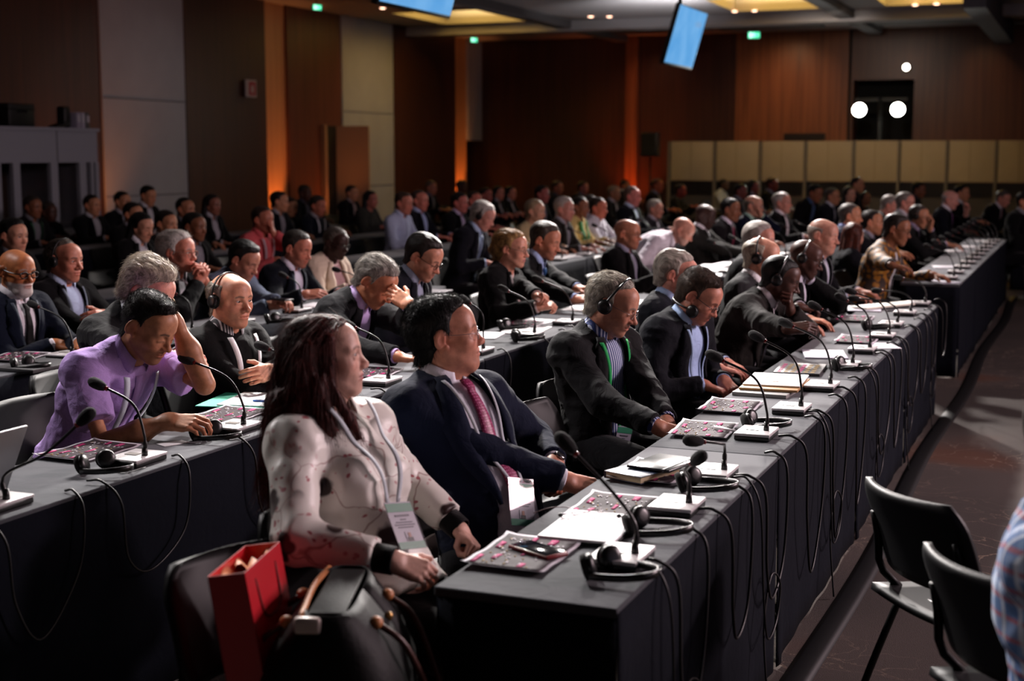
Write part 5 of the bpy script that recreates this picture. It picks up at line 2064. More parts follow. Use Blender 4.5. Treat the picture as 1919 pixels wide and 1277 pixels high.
    def lapels(self, m, op, to):
        k = self.k
        for s in (-1, 1):
            B = MB()
            end = k.get('button', .34) if not k.get('open') else .42
            vs = np.linspace(.012, -end, 26)
            wv = np.interp(-vs, *op)
            nt = k.get('notch', .13)
            lw = np.interp(-vs, [0, .02, nt - .012, nt - .008, nt + .002, end * .8, end], [.036, .050, .060, .048, .080, .040, .006]) * k.get('lapel', 1.0)
            G = []
            for t in (0, .33, .66, 1.0):
                uu = wv - .004 + lw * t
                G.append(self.front(uu * s, vs, to + .001, lift=.006 + .007 * math.sin(math.pi * min(1, t + .12))))
            G = np.array(G)
            if s > 0:
                G = G[::-1]
            B.sheet([list(r) for r in G], m, .003)
            self.put(B.build('lapel'))
        B = MB()
        nd = self.nd
        f = self.R2[:, 0] - nd * (self.R2[:, 0] @ nd)
        f /= np.linalg.norm(f)
        l = np.cross(nd, f)
        r = .060 * self.hs + .012
        rows = [[], [], [], []]
        for i in range(31):
            a = math.radians(62 + 236 * i / 30)
            rd = f * math.cos(a) + l * math.sin(a)
            sy = .94 + .12 * abs(math.sin(a))
            fr = max(0, math.cos(a))
            b = self.N + nd * (-.002 - .040 * fr) + f * .004
            rows[0].append(b + rd * r * sy - nd * .010)
            rows[1].append(b + rd * (r + .002) * sy + nd * .024)
            rows[2].append(b + rd * (r + .008) * sy + nd * .024)
            rows[3].append(b + rd * (r + .036) * sy - nd * .022)
        B.sheet(rows, m, .003)
        self.put(B.build('jacket_collar'))

    def tie(self, m, off):
        B = MB()
        n = 30
        vs = np.linspace(-.012, -.46, n)
        w = np.interp(-vs, [0, .03, .05, .2, .46], [.016, .021, .015, .026, .040])
        G = [self.front(w * t, vs, off, lift=.007 + .004 * (1 - abs(t)) + 0 * vs + np.interp(-vs, [0, .045, .055], [.008, .008, 0])) for t in (-1, -.5, 0, .5, 1)]
        B.sheet([list(r) for r in np.array(G)], m, .004)
        self.put(B.build('tie'))

    def lanyard(self, spec, off):
        col = spec.get('color', '#c9ced6')
        m = cloth(col, .6, 'lanyard_ribbon', .1)
        B = MB()
        nd, N = self.nd, self.N
        f = self.R2[:, 0] - nd * (self.R2[:, 0] @ nd)
        f /= np.linalg.norm(f)
        l = np.cross(nd, f)
        vb = spec.get('v', -.34)
        ub = spec.get('u', 0.0)
        wd = spec.get('w', .008)
        for s in (-1, 1):
            n = 26
            t = np.linspace(0, 1, n)
            u = s * (.078 * (1 - t) ** .9 + .020 * t) + ub * t
            v = -.005 + (vb + .005) * t
            a = self.front(u - wd, v, off, lift=.009 + .016 * (1 - t) ** 2)
            b = self.front(u + wd, v, off, lift=.009 + .016 * (1 - t) ** 2)
            B.sheet([[p, q] for p, q in zip(a, b)], m, .0012)
        rows = [[], []]
        r = .062 * self.hs + .034
        for i in range(21):
            a = math.radians(75 + 210 * i / 20)
            rd = f * math.cos(a) * .9 + l * math.sin(a) * 1.0
            b = N + rd * r + nd * (.020 + .006 * math.cos(a))
            rows[0].append(b - nd * .008)
            rows[1].append(b + nd * .008 - rd * .006)
        B.sheet(rows, m, .0012)
        self.put(B.build('lanyard'))
        if spec.get('badge', 1):
            self.badge(ub, vb, off, spec)

    def badge(self, ub, vb, off, spec):
        """name badge in a clear sleeve: green bands above and below, grey lines of print, small portrait"""
        tilt = math.radians(spec.get('tilt', 0))
        W, Hh = .048, .132
        pa = self.front(np.array([ub]), np.array([vb]), off, lift=.022)[0]
        pb = self.front(np.array([ub]), np.array([vb - Hh]), off, lift=.024)[0]
        dn = (pb - pa) / np.linalg.norm(pb - pa)
        lf = self.R2[:, 1] - dn * (self.R2[:, 1] @ dn)
        lf /= np.linalg.norm(lf)
        nn = np.cross(dn, lf) * 1.0
        if nn @ self.R2[:, 0] < 0:
            nn = -nn
        rt = -lf
        c, s = math.cos(tilt), math.sin(tilt)
        rt, dn = rt * c + dn * s, dn * c - rt * s

        def q(B, x0, x1, y0, y1, m, z):
            P = [pa + rt * x + dn * y + nn * z for x, y in ((x0, y0), (x1, y0), (x1, y1), (x0, y1))]
            P2 = [p - nn * .0012 for p in P]
            B.add(P + P2, [[0, 3, 2, 1], [4, 5, 6, 7], [0, 1, 5, 4], [1, 2, 6, 5], [2, 3, 7, 6], [3, 0, 4, 7]], m)
        B = MB()
        wm, gm = mat('badge_card', '#aeabb9', .4), mat('badge_green', '#2f8a68', .4)
        tm = mat('badge_print', '#5c5866', .5)
        q(B, -W, W, 0, Hh, wm, 0)
        q(B, -W, W, .004, .028, gm, .0015)
        q(B, -W, W, Hh - .020, Hh, gm, .0015)
        for i, (w_, y) in enumerate(((.026, .036), (.010, .048), (.030, .056), (.036, .063), (.028, .070))):
            q(B, -w_, w_, y, y + (.005 if i == 0 else .003), tm, .0015)
        card = B.build('name_badge')
        self.put(card)
        if spec.get('photo', 1) and self.ld == 'hi':
            B = MB()
            q(B, -.016, .012, .084, .110, mat('badge_photo', '#bdbac6', .5), .0016)
            q(B, -.012, .008, .100, .110, mat('badge_photo_coat', '#2a2629', .5), .0022)
            q(B, -.007, .003, .087, .100, mat('badge_photo_face', '#a87b68', .5), .0026)
            o = B.build('badge_portrait')
            o.parent = card
        B = MB()
        q(B, -W - .004, W + .004, -.012, Hh + .004, clear_mat(), .003)
        o = B.build('clear_sleeve')
        o.parent = card

    def glasses(self, g):
        h = self.h
        yy = h.get('width', 1.0)
        m = mat('spectacle_frame', g if isinstance(g, str) else '#777779', .25, .9 if g == '#9a9a9e' else 0)
        B = MB()
        r = .0009 if g == '#9a9a9e' else h.get('rim', .0017)
        G = lambda p: self.hd(np.array(p))
        for s in (-1, 1):
            ring = [G((.1015 - .10 * (abs(.031 * yy + .021 * math.cos(a)) - .012) ** 1.2, s * (.032 * yy + .022 * math.cos(a)), -.003 + .0165 * math.sin(a))) for a in np.linspace(0, 2 * math.pi, 25)]
            B.tube(ring, r, m, 6, False)
            B.tube(spline([G((.094, s * (.054 * yy), .002)), G((.078, s * .070 * yy, .004)), G((.03, s * .079 * yy, .006)), G((-.008, s * .082 * yy, .010)), G((-.024, s * .083 * yy, -.008))], 12), r, m, 6)
        B.tube(spline([G((.101, -.010, .001)), G((.1065, 0, .004)), G((.101, .010, .001))], 6), r, m, 6)
        o = self.put(B.build('spectacles'))
        B = MB()
        for s in (-1, 1):
            c = G((.0995, s * .032 * yy, -.003))
            rg = [G((.1005 - .10 * (abs(.031 * yy + .021 * math.cos(a)) - .012) ** 1.2, s * (.032 * yy + .0215 * math.cos(a)), -.003 + .016 * math.sin(a))) for a in np.linspace(0, 2 * math.pi, 24, endpoint=False)]
            B.add(rg, [list(range(24)) if s > 0 else list(range(24))[::-1]], clear_mat())
        l = B.build('lenses')
        l.parent = o

    def watch(self, s, col):
        S_, E, W, Fm, spec = self.AR[s]
        B = MB()
        d = Vector((W - E) / np.linalg.norm(W - E))
        rot = d.to_track_quat('Z', 'Y').to_matrix()
        c = Vector(W) - d * .006
        r = .0285 * self.hs
        B.lathe([(r - .002, -.009), (r + .002, -.009), (r + .003, 0), (r + .002, .009), (r - .002, .009), (r - .003, 0)], c, mat('watch_strap', col, .35, 1.0 if col == '#b9b9bd' else 0), 20, rot)
        bk = Vector(Fm[:, 2])
        q = bk.to_track_quat('Z', 'Y').to_matrix()
        B.lathe([(.019, 0), (.019, .006), (.016, .009), (0, .009)], c + bk * (r - .001), mat('watch_case', '#8c8c90', .2, 1.0), 18, q)
        self.put(B.build('wristwatch'))


def worn_headphones(P, label, neck=False):
    """earphones with a thin band over the head of person P (or slipped back on the neck)"""
    h = P.h
    yy = h.get('width', 1.0)
    root = empty('headphones', (P.org[0], P.org[1], 0), P.yr, label, 'headphones', 'headphones worn by delegates')
    m, m2 = mat('black_plastic', '#0c0c0d', .35), mat('ear_foam', '#0a0a0a', .95)
    G = lambda p: P.hd(np.array(p))
    tl = h.get('band', 0.0)     # lean of the band, + = forward
    cups = []
    dz = Vector((0, 0, P.dz))
    ro = .078 + (0 if h['hair'] in ('bald', 'ring') else h.get('top', .012)) * .75

    def bp(a):
        y, z = math.cos(a), math.sin(a)
        if neck:
            return G((.012 - .115 * z, .100 * y * yy, -.055 - .028 * z))
        return G((-.012 + tl * z * .09, .097 * y * yy, .0 + (ro + .034) * z))
    pts = [bp(a) for a in np.linspace(.08, math.pi - .08, 25)]
    B = MB()
    prev = None
    ax = np.array(P.RH[:, 0] if not neck else P.RH[:, 2])
    B.sheet([[p - ax * .005, p + ax * .005] for p in pts], m, .0035)
    o = B.build('headband', root)
    o.location = dz
    for s in (-1, 1):
        B = MB()
        c = G((-.010, s * .096 * yy, -.008)) if not neck else G((.028, s * .090 * yy, -.060))
        n = P.RH[:, 1] * s
        rot = Vector(n).to_track_quat('Z', 'Y').to_matrix()
        B.lathe([(.012, .010), (.026, .008), (.029, .002), (.028, -.004), (.02, -.006)], c, m, 20, rot)
        o = B.build('ear_cup', root)
        o.location = dz
        B = MB()
        B.lathe([(.01, .0), (.027, -.001), (.032, -.007), (.029, -.016), (.015, -.018)], c, m2, 20, rot)
        f = B.build('foam_pad', o)
    return root
# ------------------------------------------------------------------ who sits where
WP = world_pt
NPCH = [0]


def sit(label, head_px, chair_label=None, x=None, z=None, y=None, chair_dx=0.0, hands=None, **k):
    P = Person(label, WP(head_px[0], head_px[1], x=x, y=y, z=z), **k)
    NPCH[0] += 1
    c = math.cos(P.yr), math.sin(P.yr)
    dx = .05 + chair_dx
    if chair_label == 'x':
        pass
    elif chair_label:
        chair(P.org[0] + c[0] * dx, P.org[1] + c[1] * dx, math.degrees(P.yr), chair_label)
    else:
        chair(P.org[0] + c[0] * dx, P.org[1] + c[1] * dx, math.degrees(P.yr), 'black stacking chair hidden under a seated delegate behind the tables', 'chairs under seated delegates')
    return P


def striped(name, c1, c2, scale):
    k = NT(name)
    tc = k.n('ShaderNodeTexCoord')
    wv = k.n('ShaderNodeTexWave', wave_type='BANDS', bands_direction='Y', Scale=scale, Distortion=.6)
    wv.inputs['Detail Scale'].default_value = .3
    k.l(tc.outputs['Object'], wv.inputs['Vector'])
    r = k.ramp(wv.outputs['Fac'], [(.60, lin(c1)), (.68, lin(c2))])
    k.l(r.outputs[0], k.b.inputs['Base Color'])
    k.b.inputs['Roughness'].default_value = .75
    return k.m


def blossom_mat():
    k = NT('blossom_silk')
    tc = k.n('ShaderNodeTexCoord')
    nz = k.n('ShaderNodeTexNoise', Scale=9.0, Detail=2.0)
    k.l(tc.outputs['Object'], nz.inputs['Vector'])
    ad = k.n('ShaderNodeVectorMath', operation='MULTIPLY_ADD')
    ad.inputs[1].default_value = (.10, .10, .10)
    k.l(nz.outputs['Color'], ad.inputs[0])
    k.l(tc.outputs['Object'], ad.inputs[2])
    cur = lin('#ece8e0')
    last = None

    def layer(vec, scale, stops, feature, col, seedoff, rnd=1.0):
        nonlocal last
        mp = k.n('ShaderNodeMapping')
        mp.inputs['Location'].default_value = (seedoff, seedoff * .7, seedoff * 1.3)
        k.l(vec, mp.inputs[0])
        v = k.n('ShaderNodeTexVoronoi', feature=feature, Scale=scale)
        v.inputs['Randomness'].default_value = rnd
        k.l(mp.outputs[0], v.inputs['Vector'])
        r = k.ramp(v.outputs['Distance'], stops)
        m = k.n('ShaderNodeMix', data_type='RGBA')
        k.l(r.outputs[0], m.inputs['Factor'])
        if last is None:
            m.inputs['A'].default_value = cur
        else:
            k.l(last, m.inputs['A'])
        m.inputs['B'].default_value = lin(col)
        last = m.outputs['Result']
    W1, B1 = (1, 1, 1, 1), (0, 0, 0, 1)
    layer(ad.outputs[0], 4.2, [(.0, W1), (.012, B1)], 'DISTANCE_TO_EDGE', '#a08078', .3)
    layer(ad.outputs[0], 34.0, [(.17, W1), (.25, B1)], 'F1', '#b4646a', 1.7)
    layer(ad.outputs[0], 6.5, [(.19, W1), (.24, B1)], 'F1', '#33211f', 4.1)
    layer(tc.outputs['Object'], 8.0, [(.10, W1), (.16, B1)], 'F1', '#221616', 2.6)
    # the blossoms thin out by broad noise
    n2 = k.n('ShaderNodeTexNoise', Scale=6.0, Detail=1.0)
    k.l(tc.outputs['Object'], n2.inputs['Vector'])
    r = k.ramp(n2.outputs['Fac'], [(.38, B1), (.52, W1)])
    m = k.n('ShaderNodeMix', data_type='RGBA')
    k.l(r.outputs[0], m.inputs['Factor'])
    m.inputs['A'].default_value = cur
    k.l(last, m.inputs['B'])
    k.l(m.outputs['Result'], k.b.inputs['Base Color'])
    k.b.inputs['Roughness'].default_value = .42
    bp = k.n('ShaderNodeBump', Strength=.3, Distance=.02)
    k.l(nz.outputs['Fac'], bp.inputs['Height'])
    k.l(bp.outputs[0], k.b.inputs['Normal'])
    return k.m


def speckle(name, c1, c2, c3, scale, rough=.7):
    k = NT(name)
    tc = k.n('ShaderNodeTexCoord')
    v = k.n('ShaderNodeTexVoronoi', Scale=scale)
    k.l(tc.outputs['Object'], v.inputs['Vector'])
    nz = k.n('ShaderNodeTexNoise', Scale=scale * .5, Detail=3.0)
    k.l(tc.outputs['Object'], nz.inputs['Vector'])
    mx = k.n('ShaderNodeMath', operation='ADD')
    k.l(v.outputs['Distance'], mx.inputs[0])
    k.l(nz.outputs['Fac'], mx.inputs[1])
    r = k.ramp(mx.outputs[0], [(.60, lin(c3)), (.70, lin(c1)), (1.05, lin(c1)), (1.15, lin(c2))])
    k.l(r.outputs[0], k.b.inputs['Base Color'])
    k.b.inputs['Roughness'].default_value = rough
    return k.m


def plaid_mat():
    k = NT('plaid_cotton')
    tc = k.n('ShaderNodeTexCoord')
    last = None
    for d, sc, col, st in (('Z', 4.2, '#b8c4d8', .35), ('Y', 4.2, '#3f5f94', .6), ('X', 3.6, '#3f5f94', .6), ('Z', 8.0, '#a04a50', .82), ('Y', 9.0, '#c8ccd8', .86)):
        wv = k.n('ShaderNodeTexWave', wave_type='BANDS', bands_direction=d, Scale=sc)
        k.l(tc.outputs['Object'], wv.inputs['Vector'])
        r = k.ramp(wv.outputs['Fac'], [(st, (0, 0, 0, 1)), (st + .06, (.75, .75, .75, 1))])
        m = k.n('ShaderNodeMix', data_type='RGBA')
        k.l(r.outputs[0], m.inputs['Factor'])
        if last is None:
            m.inputs['A'].default_value = lin('#6f8db8')
        else:
            k.l(last, m.inputs['A'])
        m.inputs['B'].default_value = lin(col)
        last = m.outputs['Result']
    k.l(last, k.b.inputs['Base Color'])
    k.b.inputs['Roughness'].default_value = .85
    return k.m


def tie_mat(c1, c2, scale=130):
    k = NT('tie_silk')
    tc = k.n('ShaderNodeTexCoord')
    v = k.n('ShaderNodeTexVoronoi', Scale=float(scale))
    v.inputs['Randomness'].default_value = .15
    k.l(tc.outputs['Object'], v.inputs['Vector'])
    r = k.ramp(v.outputs['Distance'], [(.30, lin(c2)), (.42, lin(c1))])
    k.l(r.outputs[0], k.b.inputs['Base Color'])
    k.b.inputs['Roughness'].default_value = .45
    return k.m


STRIPE = striped('blue_stripe_shirt', '#2a3c78', '#ccd4ea', 26.0)
STRIPE2 = striped('grey_stripe_shirt', '#2c2c32', '#c8c8cc', 30.0)
LAP = lambda px, py, z=.68, **k: dict(world=WP(px, py, z=z), **k)

# ---------------- front row
wp = sit('woman with long dark reddish hair and white blossom print blouse leaning back', (612, 668), 'black chair under the long haired woman, front row', x=-1.88, ld='hi', fem=True, yaw=-12, lean=(-30, -24), wear='blouse', cloth_mat=blossom_mat(), color='#d8cfc8', cuff='#0c0c0e', cuff_back=.0, chair_dx=-.10, knee=.50, seat=.53, sleeve_back=.06,
         head=dict(skin='#deb4a2', yaw=36, pitch=-4, hair='long', hair_col='#2e1412', hair_col2='#5c241e', brow_col='#2a1a16', top=.014, side=.020, back=.010, eyes='open', gaze=(1, .1, .05), lip_col='#a23446', width=.97, nose=.9, seed=3, gloss=.55, strands=5200, strand_len=.09, lock=.006, thick=.9, brow_a=.55, lips=1.05,
                   extra=[((-.05, -.070, .03), (-.085, -.098, -.14), .042, .048), ((-.085, -.098, -.14), (-.135, -.135, -.34), .050, .026), ((-.05, .070, .03), (-.06, .085, -.24), .042, .046), ((-.075, 0, .02), (-.125, -.02, -.17), .066, .066), ((-.125, -.02, -.17), (-.175, -.06, -.37), .06, .03), ((-.12, -.08, -.12), (-.17, -.12, -.31), .052, .034),
                          ((.018, -.072, .055), (.012, -.086, -.07), .017, .013), ((.012, -.086, -.07), (.060, -.098, -.17), .013, .013), ((.060, -.098, -.17), (.085, -.100, -.225), .013, .007), ((-.02, -.085, -.05), (-.01, -.125, -.19), .03, .03), ((-.01, -.125, -.19), (.02, -.150, -.27), .028, .012), ((.012, .076, .03), (.05, .10, -.20), .022, .02)]),
         right=LAP(738, 1052, .76, fwd=(.75, .55, -.35), back=(.2, -.6, .8), pose='curl', pole=(-.35, -.75, -.5)), left=LAP(862, 992, .68, fwd=(.8, -.25, -.4), back=(.2, .5, .9), pose='fist', pole=(-.2, .7, -.6)),
         lanyard=dict(color='#c4ccd2', v=-.30, u=-.01, tilt=-10), trousers='#08080a')
nv = sit('heavy man in navy suit and magenta tie leaning back with eyes closed', (836, 628), 'black chair under the man with the magenta tie', x=-1.86, ld='hi', yaw=-22, lean=(-30, -22), weight=1.25, wear='suit', color='#1a2548', shirt='#eceaf6', tie=tie_mat('#8e1f55', '#c86a98'), open=True, chair_dx=-.10, knee=.5, seat=.53,
         head=dict(skin='#c48a72', yaw=46, pitch=-6, hair='short', hair_col='#0b0a0a', top=.022, side=.013, back=.006, fat=.75, width=1.07, eyes='shut', glasses='#9a9a9e', seed=5, comb='up', lift=.35, strand_len=.024, strands=4200, nose=.92, brow_a=.5, crane=4),
         right=LAP(1062, 902, .74, fwd=(.62, .70, -.25), back=(.35, -.35, .85), pose='clasp', pole=(-.3, -.8, -.45)), left=LAP(1040, 868, .76, fwd=(.75, -.45, -.35), back=(.5, .35, .8), pose='clasp', watch='#141414', pole=(-.2, .8, -.5)),
         lanyard=dict(color='#b8bcc4', v=-.37, u=.0, tilt=-14, w=.006))
h3 = sit('grey haired man wearing earphones, striped shirt and green lanyard, head bowed', (1150, 570), 'black chair under the man with green lanyard', x=-1.80, ld='hi', yaw=-22, lean=(-8, 6), weight=1.05, wear='suit', open=True, color='#2b2b2e', shirt='#3a4a80', shirt_mat=STRIPE, seed=3, fold=.013, chair_dx=.06,
         head=dict(skin='#c48c72', yaw=24, pitch=24, hair='short', hair_col='#8d867c', hair_col2='#b0a89a', brow_col='#6a6058', top=.016, side=.014, recede=.022, back=.008, eyes='down', glasses='#9a9a9e', seed=8, strands=3600, strand_len=.02, nose=1.08, moustache=.35, stubble=.18, gloss=.55, band=.35),
         right=LAP(1232, 800, .70, fwd=(.85, .4, -.3), back=(.1, -.5, .85), pose='curl'), left=LAP(1250, 790, .70, fwd=(.85, -.4, -.3), back=(.1, .5, .85), pose='curl'),
         lanyard=dict(color='#1c9a4e', v=-.34, u=-.01, tilt=-12, w=.009), cuff='s')
worn_headphones(h3, 'black earphones worn by the man with the green lanyard')
p4 = sit('brown haired man in navy jacket with glasses reading down, earphones behind his neck', (1312, 556), 'black chair under the brown haired man with glasses', x=-1.72, ld='hi', yaw=-18, lean=(6, 16), weight=1.15, wear='suit', open=True, color='#1d1f2b', shirt='#a9c0e8', seed=6,
         head=dict(skin='#c48670', yaw=14, pitch=34, hair='short', hair_col='#33251e', hair_col2='#4a382e', top=.020, side=.014, back=.006, eyes='down', glasses='#3a3434', seed=9, strands=3800, strand_len=.024, fat=.4, comb='up', lift=.22, stubble=.15, recede=.008),
         right=dict(at=(.26, -.07, .66), fwd=(.8, .5, -.3), pose='curl'), left=dict(at=(.27, .09, .66), fwd=(.8, -.5, -.3), pose='curl'), lanyard=dict(color='#9fb6da', v=-.36, photo=0))
worn_headphones(p4, 'black earphones slipped behind the neck of the brown haired man', True)
p4b = sit('white haired man in navy jacket and blue shirt behind the brown haired man', (1270, 515), 'black chair under the white haired man in navy', x=-1.98, ld='mid', yaw=0, lean=(-6, 4), wear='suit', open=True, color='#181b2a', shirt='#a9bfe6',
          head=dict(skin='pink', yaw=4, pitch=16, hair='short', hair_col='#8f867c', hair_col2='#b4aa9e', brow_col='#8a8078', top=.018, side=.016, back=.012, lock=.006, seed=2, eyes='down', recede=.012),
          right=dict(at=(.30, -.08, .66), fwd=(.8, .4, -.2), pose='relaxed'), left=dict(at=(.30, .10, .66), fwd=(.8, -.4, -.2), pose='relaxed'), lanyard=dict(color='#b8c6e0', v=-.37, photo=0))
p5 = sit('dark skinned man in brown suit wearing earphones, hand at his mouth', (1463, 522), 'black chair under the man in the brown suit', z=1.08, ld='hi', yaw=-2, lean=(22, 34), weight=1.1, wear='suit', color='#2f2826', shirt='#e0d8de', cuff_back=.03, seed=9,
         head=dict(skin='dark', yaw=8, pitch=22, hair='short', hair_col='#0c0a09', top=.012, side=.009, eyes='down', seed=4, strands=0, lock=.002, width=1.04, lips=1.4, nose=1.1),
         right=dict(world=WP(1548, 642, x=-1.13), fwd=(.85, .35, .1), back=(-.1, -.6, .75), pose='hold', pole=(-.2, -.6, -.7)), left=dict(at=(.115, -.01, -.135), rel='head', fwd=(.1, -.55, .75), back=(.95, .1, -.1), pose='fist', pole=(.3, .8, -.6)))
worn_headphones(p5, 'black earphones worn by the man in the brown suit')
p5b = sit('balding man in grey suit with thin glasses wearing earphones, behind the brown suit', (1428, 482), 'black chair under the balding man in grey', z=1.16, ld='mid', yaw=-4, lean=(4, 10), wear='suit', color='#3c3c40', shirt='#ecebee', tie=cloth('#30303a', .5, 'tie'),
          head=dict(skin='#cf9a80', yaw=4, pitch=12, hair='ring', hair_col='#a89c8c', hair_col2='#c0b4a2', top=.010, side=.011, ring_top=.078, ring_front=.03, eyes='down', glasses='#6a6a6c', seed=3, nose=1.1, band=-.3))
worn_headphones(p5b, 'black earphones worn by the balding man in grey')
p5c = sit('grey haired delegate mostly hidden behind the balding man with earphones', (1423, 450), None, x=-2.07, ld='lo', yaw=0, wear='suit', color='#2c2c30', shirt='#c8c0c8', head=dict(skin='pink', yaw=0, pitch=8, hair='short', hair_col='#a49a94', top=.02, side=.014, seed=2))
p6 = sit('bald dark skinned man in black suit with earphones and glasses, cheek on hand', (1510, 484), 'black chair under the bald man in black', z=1.10, ld='hi', yaw=-4, lean=(10, 20), weight=1.12, wear='suit', color='#101012', shirt='#d8d4e2', seed=4,
         head=dict(skin='#4f3026', yaw=6, pitch=20, roll=-6, hair='bald', eyes='down', glasses='#1c1414', seed=4, hair_col='#0c0a09', fat=.3, lips=1.3, nose=1.1, stubble=.3),
         right=dict(world=WP(1570, 640, x=-1.2), fwd=(.7, .6, -.1), pose='curl', pole=(-.2, -.6, -.7)), left=dict(at=(.055, .075, -.120), rel='head', fwd=(.1, -.2, .95), back=(.65, .75, .0), pose='curl', pole=(.5, .6, -.6)))
worn_headphones(p6, 'black earphones worn by the bald man in black')
p7 = sit('large bald white man in dark navy suit with white lanyard', (1543, 441), 'black chair under the large bald man', z=1.19, ld='mid', yaw=-6, lean=(6, 12), weight=1.2, wear='suit', color='#14161f', shirt='#c8cbe0',
         head=dict(skin='#d39c86', yaw=-2, pitch=10, hair='ring', hair_col='#a0948c', top=.006, side=.007, ring_top=.055, ring_front=.03, eyes='down', fat=.6, width=1.06), lanyard=dict(color='#d0d2dc', v=-.36, photo=0, badge=0))
p8 = sit('woman seen from behind with long smooth chestnut hair', (1601, 443), None, x=-1.98, ld='mid', fem=True, yaw=30, lean=(8, 14), wear='jacket', color='#15161c', head=dict(skin='fair', yaw=40, pitch=10, hair='long', hair_col='#3a1a12', hair_col2='#57291c', top=.02, side=.022, back=.01, seed=3, lock=.003, extra=[((-.06, -.06, .0), (-.07, -.075, -.2), .045, .04), ((-.06, .06, .0), (-.07, .07, -.2), .045, .04), ((-.08, 0, .03), (-.10, 0, -.22), .06, .05)]))
sit('man in blue grey suit with cropped grey hair behind the chestnut haired woman', (1593, 405), None, x=-2.10, ld='mid', yaw=0, wear='suit', color='#2a3350', shirt='#7f8cb8', head=dict(skin='tan', yaw=10, pitch=6, hair='short', hair_col='#4a423e', top=.010, side=.006, recede=.01, stubble=.3, lock=.002, eyes='open'))
sit('man with short dark hair seen between the chestnut hair and the yellow shirt', (1634, 417), None, x=-1.98, ld='mid', yaw=0, wear='suit', color='#22222a', shirt='#8a8a98', head=dict(skin='tan', yaw=4, pitch=4, hair='short', hair_col='#1c1614', top=.012, side=.006, recede=.01, eyes='open', stubble=.3))
bk = sit('man in ochre patterned long sleeved shirt with glasses and white lanyard', (1681, 430), 'black chair under the man in the ochre patterned shirt', x=-1.43, ld='mid', yaw=-6, lean=(14, 22), weight=1.05, wear='jacket', cloth_mat=speckle('batik_ochre', '#9a6412', '#3a2c24', '#b08838', 26.0), color='#b07818',
         head=dict(skin='#9a6a4e', yaw=0, pitch=14, hair='short', hair_col='#17130f', hair_col2='#3c3632', top=.018, side=.010, eyes='down', glasses='#181414', seed=7),
         right=dict(world=WP(1702, 517, x=-1.2), fwd=(.9, .3, -.15), pose='relaxed', pole=(-.3, -.6, -.6), watch='#141414'), left=dict(at=(.50, .10, .80), fwd=(.9, -.3, -.1), pose='relaxed'), lanyard=dict(color='#d8d8dc', v=-.36, badge=0, w=.012))
hp17 = sit('man in grey suit with earphones raising an open hand, beyond the ochre shirt', (1722, 405), None, z=1.10, ld='mid', yaw=-6, lean=(10, 18), weight=1.05, wear='suit', color='#2c2e30', shirt='#c6b8d8', tie=cloth('#2a2a34', .5, 'tie'),
           head=dict(skin='#c08a6a', yaw=0, pitch=14, hair='short', hair_col='#2a2420', hair_col2='#4a4440', recede=.012, top=.010, side=.009, eyes='down', glasses='#3a302c'),
           right=dict(at=(.50, -.12, .82), fwd=(.9, .3, -.1), pose='relaxed'), left=dict(at=(.33, -.15, .98), fwd=(.15, .1, 1), back=(.6, .5, 0), pose='curl', pole=(.1, .6, -.7)))
worn_headphones(hp17, 'black earphones worn by the man in grey raising his hand')
sit('bald pink faced man in navy suit and lilac tie raising a hand', (1781, 374), None, z=1.18, ld='mid', yaw=-4, lean=(6, 12), weight=1.1, wear='suit', color='#141a2a', shirt='#e4e0ea', tie=cloth('#8a5a90', .5, 'tie'), head=dict(skin='#d8a090', yaw=-4, pitch=14, hair='ring', hair_col='#b8aca8', top=.006, side=.006, ring_top=.04, eyes='down', fat=.4),
    left=dict(at=(.36, -.10, 1.0), fwd=(.3, .1, 1), back=(.6, .5, 0), pose='curl', pole=(.1, .6, -.7)))
sit('man in black with short dark hair just behind the bald pink faced man', (1803, 362), None, z=1.19, ld='lo', yaw=-10, wear='suit', color='#0e0e10', shirt='#c8c8cc', head=dict(skin='tan', pitch=6, hair='short', hair_col='#14100e', top=.016, side=.008))
sit('grey haired man in black suit reading a paper at the frame edge', (1880, 372), None, x=-1.25, ld='mid', yaw=-20, lean=(14, 24), wear='suit', color='#0d0d10', shirt='#c8c4cc', tie=cloth('#5a2430', .5, 'tie'), torso=1.0, head=dict(skin='pink', pitch=22, yaw=0, hair='short', hair_col='#57504a', top=.016, side=.010, eyes='down'), right=dict(at=(.42, -.06, .84), fwd=(.9, .3, .1), pose='hold'), left=dict(at=(.42, .08, .84), fwd=(.9, -.3, .1), pose='hold'))
sit('dark suited person cut off by the frame edge beside the reading man', (1922, 378), None, x=-.75, ld='lo', yaw=-20, wear='suit', color='#0d0d10', shirt='#7a7a80', torso=1.0, head=dict(skin='tan', pitch=6, hair='short', hair_col='#14100e', top=.016, side=.008))
sit('grey haired man glimpsed between the ochre shirt and the man with earphones', (1697, 380), None, z=1.2, ld='lo', yaw=0, wear='suit', color='#202026', shirt='#c8c4cc', head=dict(skin='pink', pitch=4, hair='short', hair_col='#77706a', top=.014, side=.010, glasses='#3a302c'))

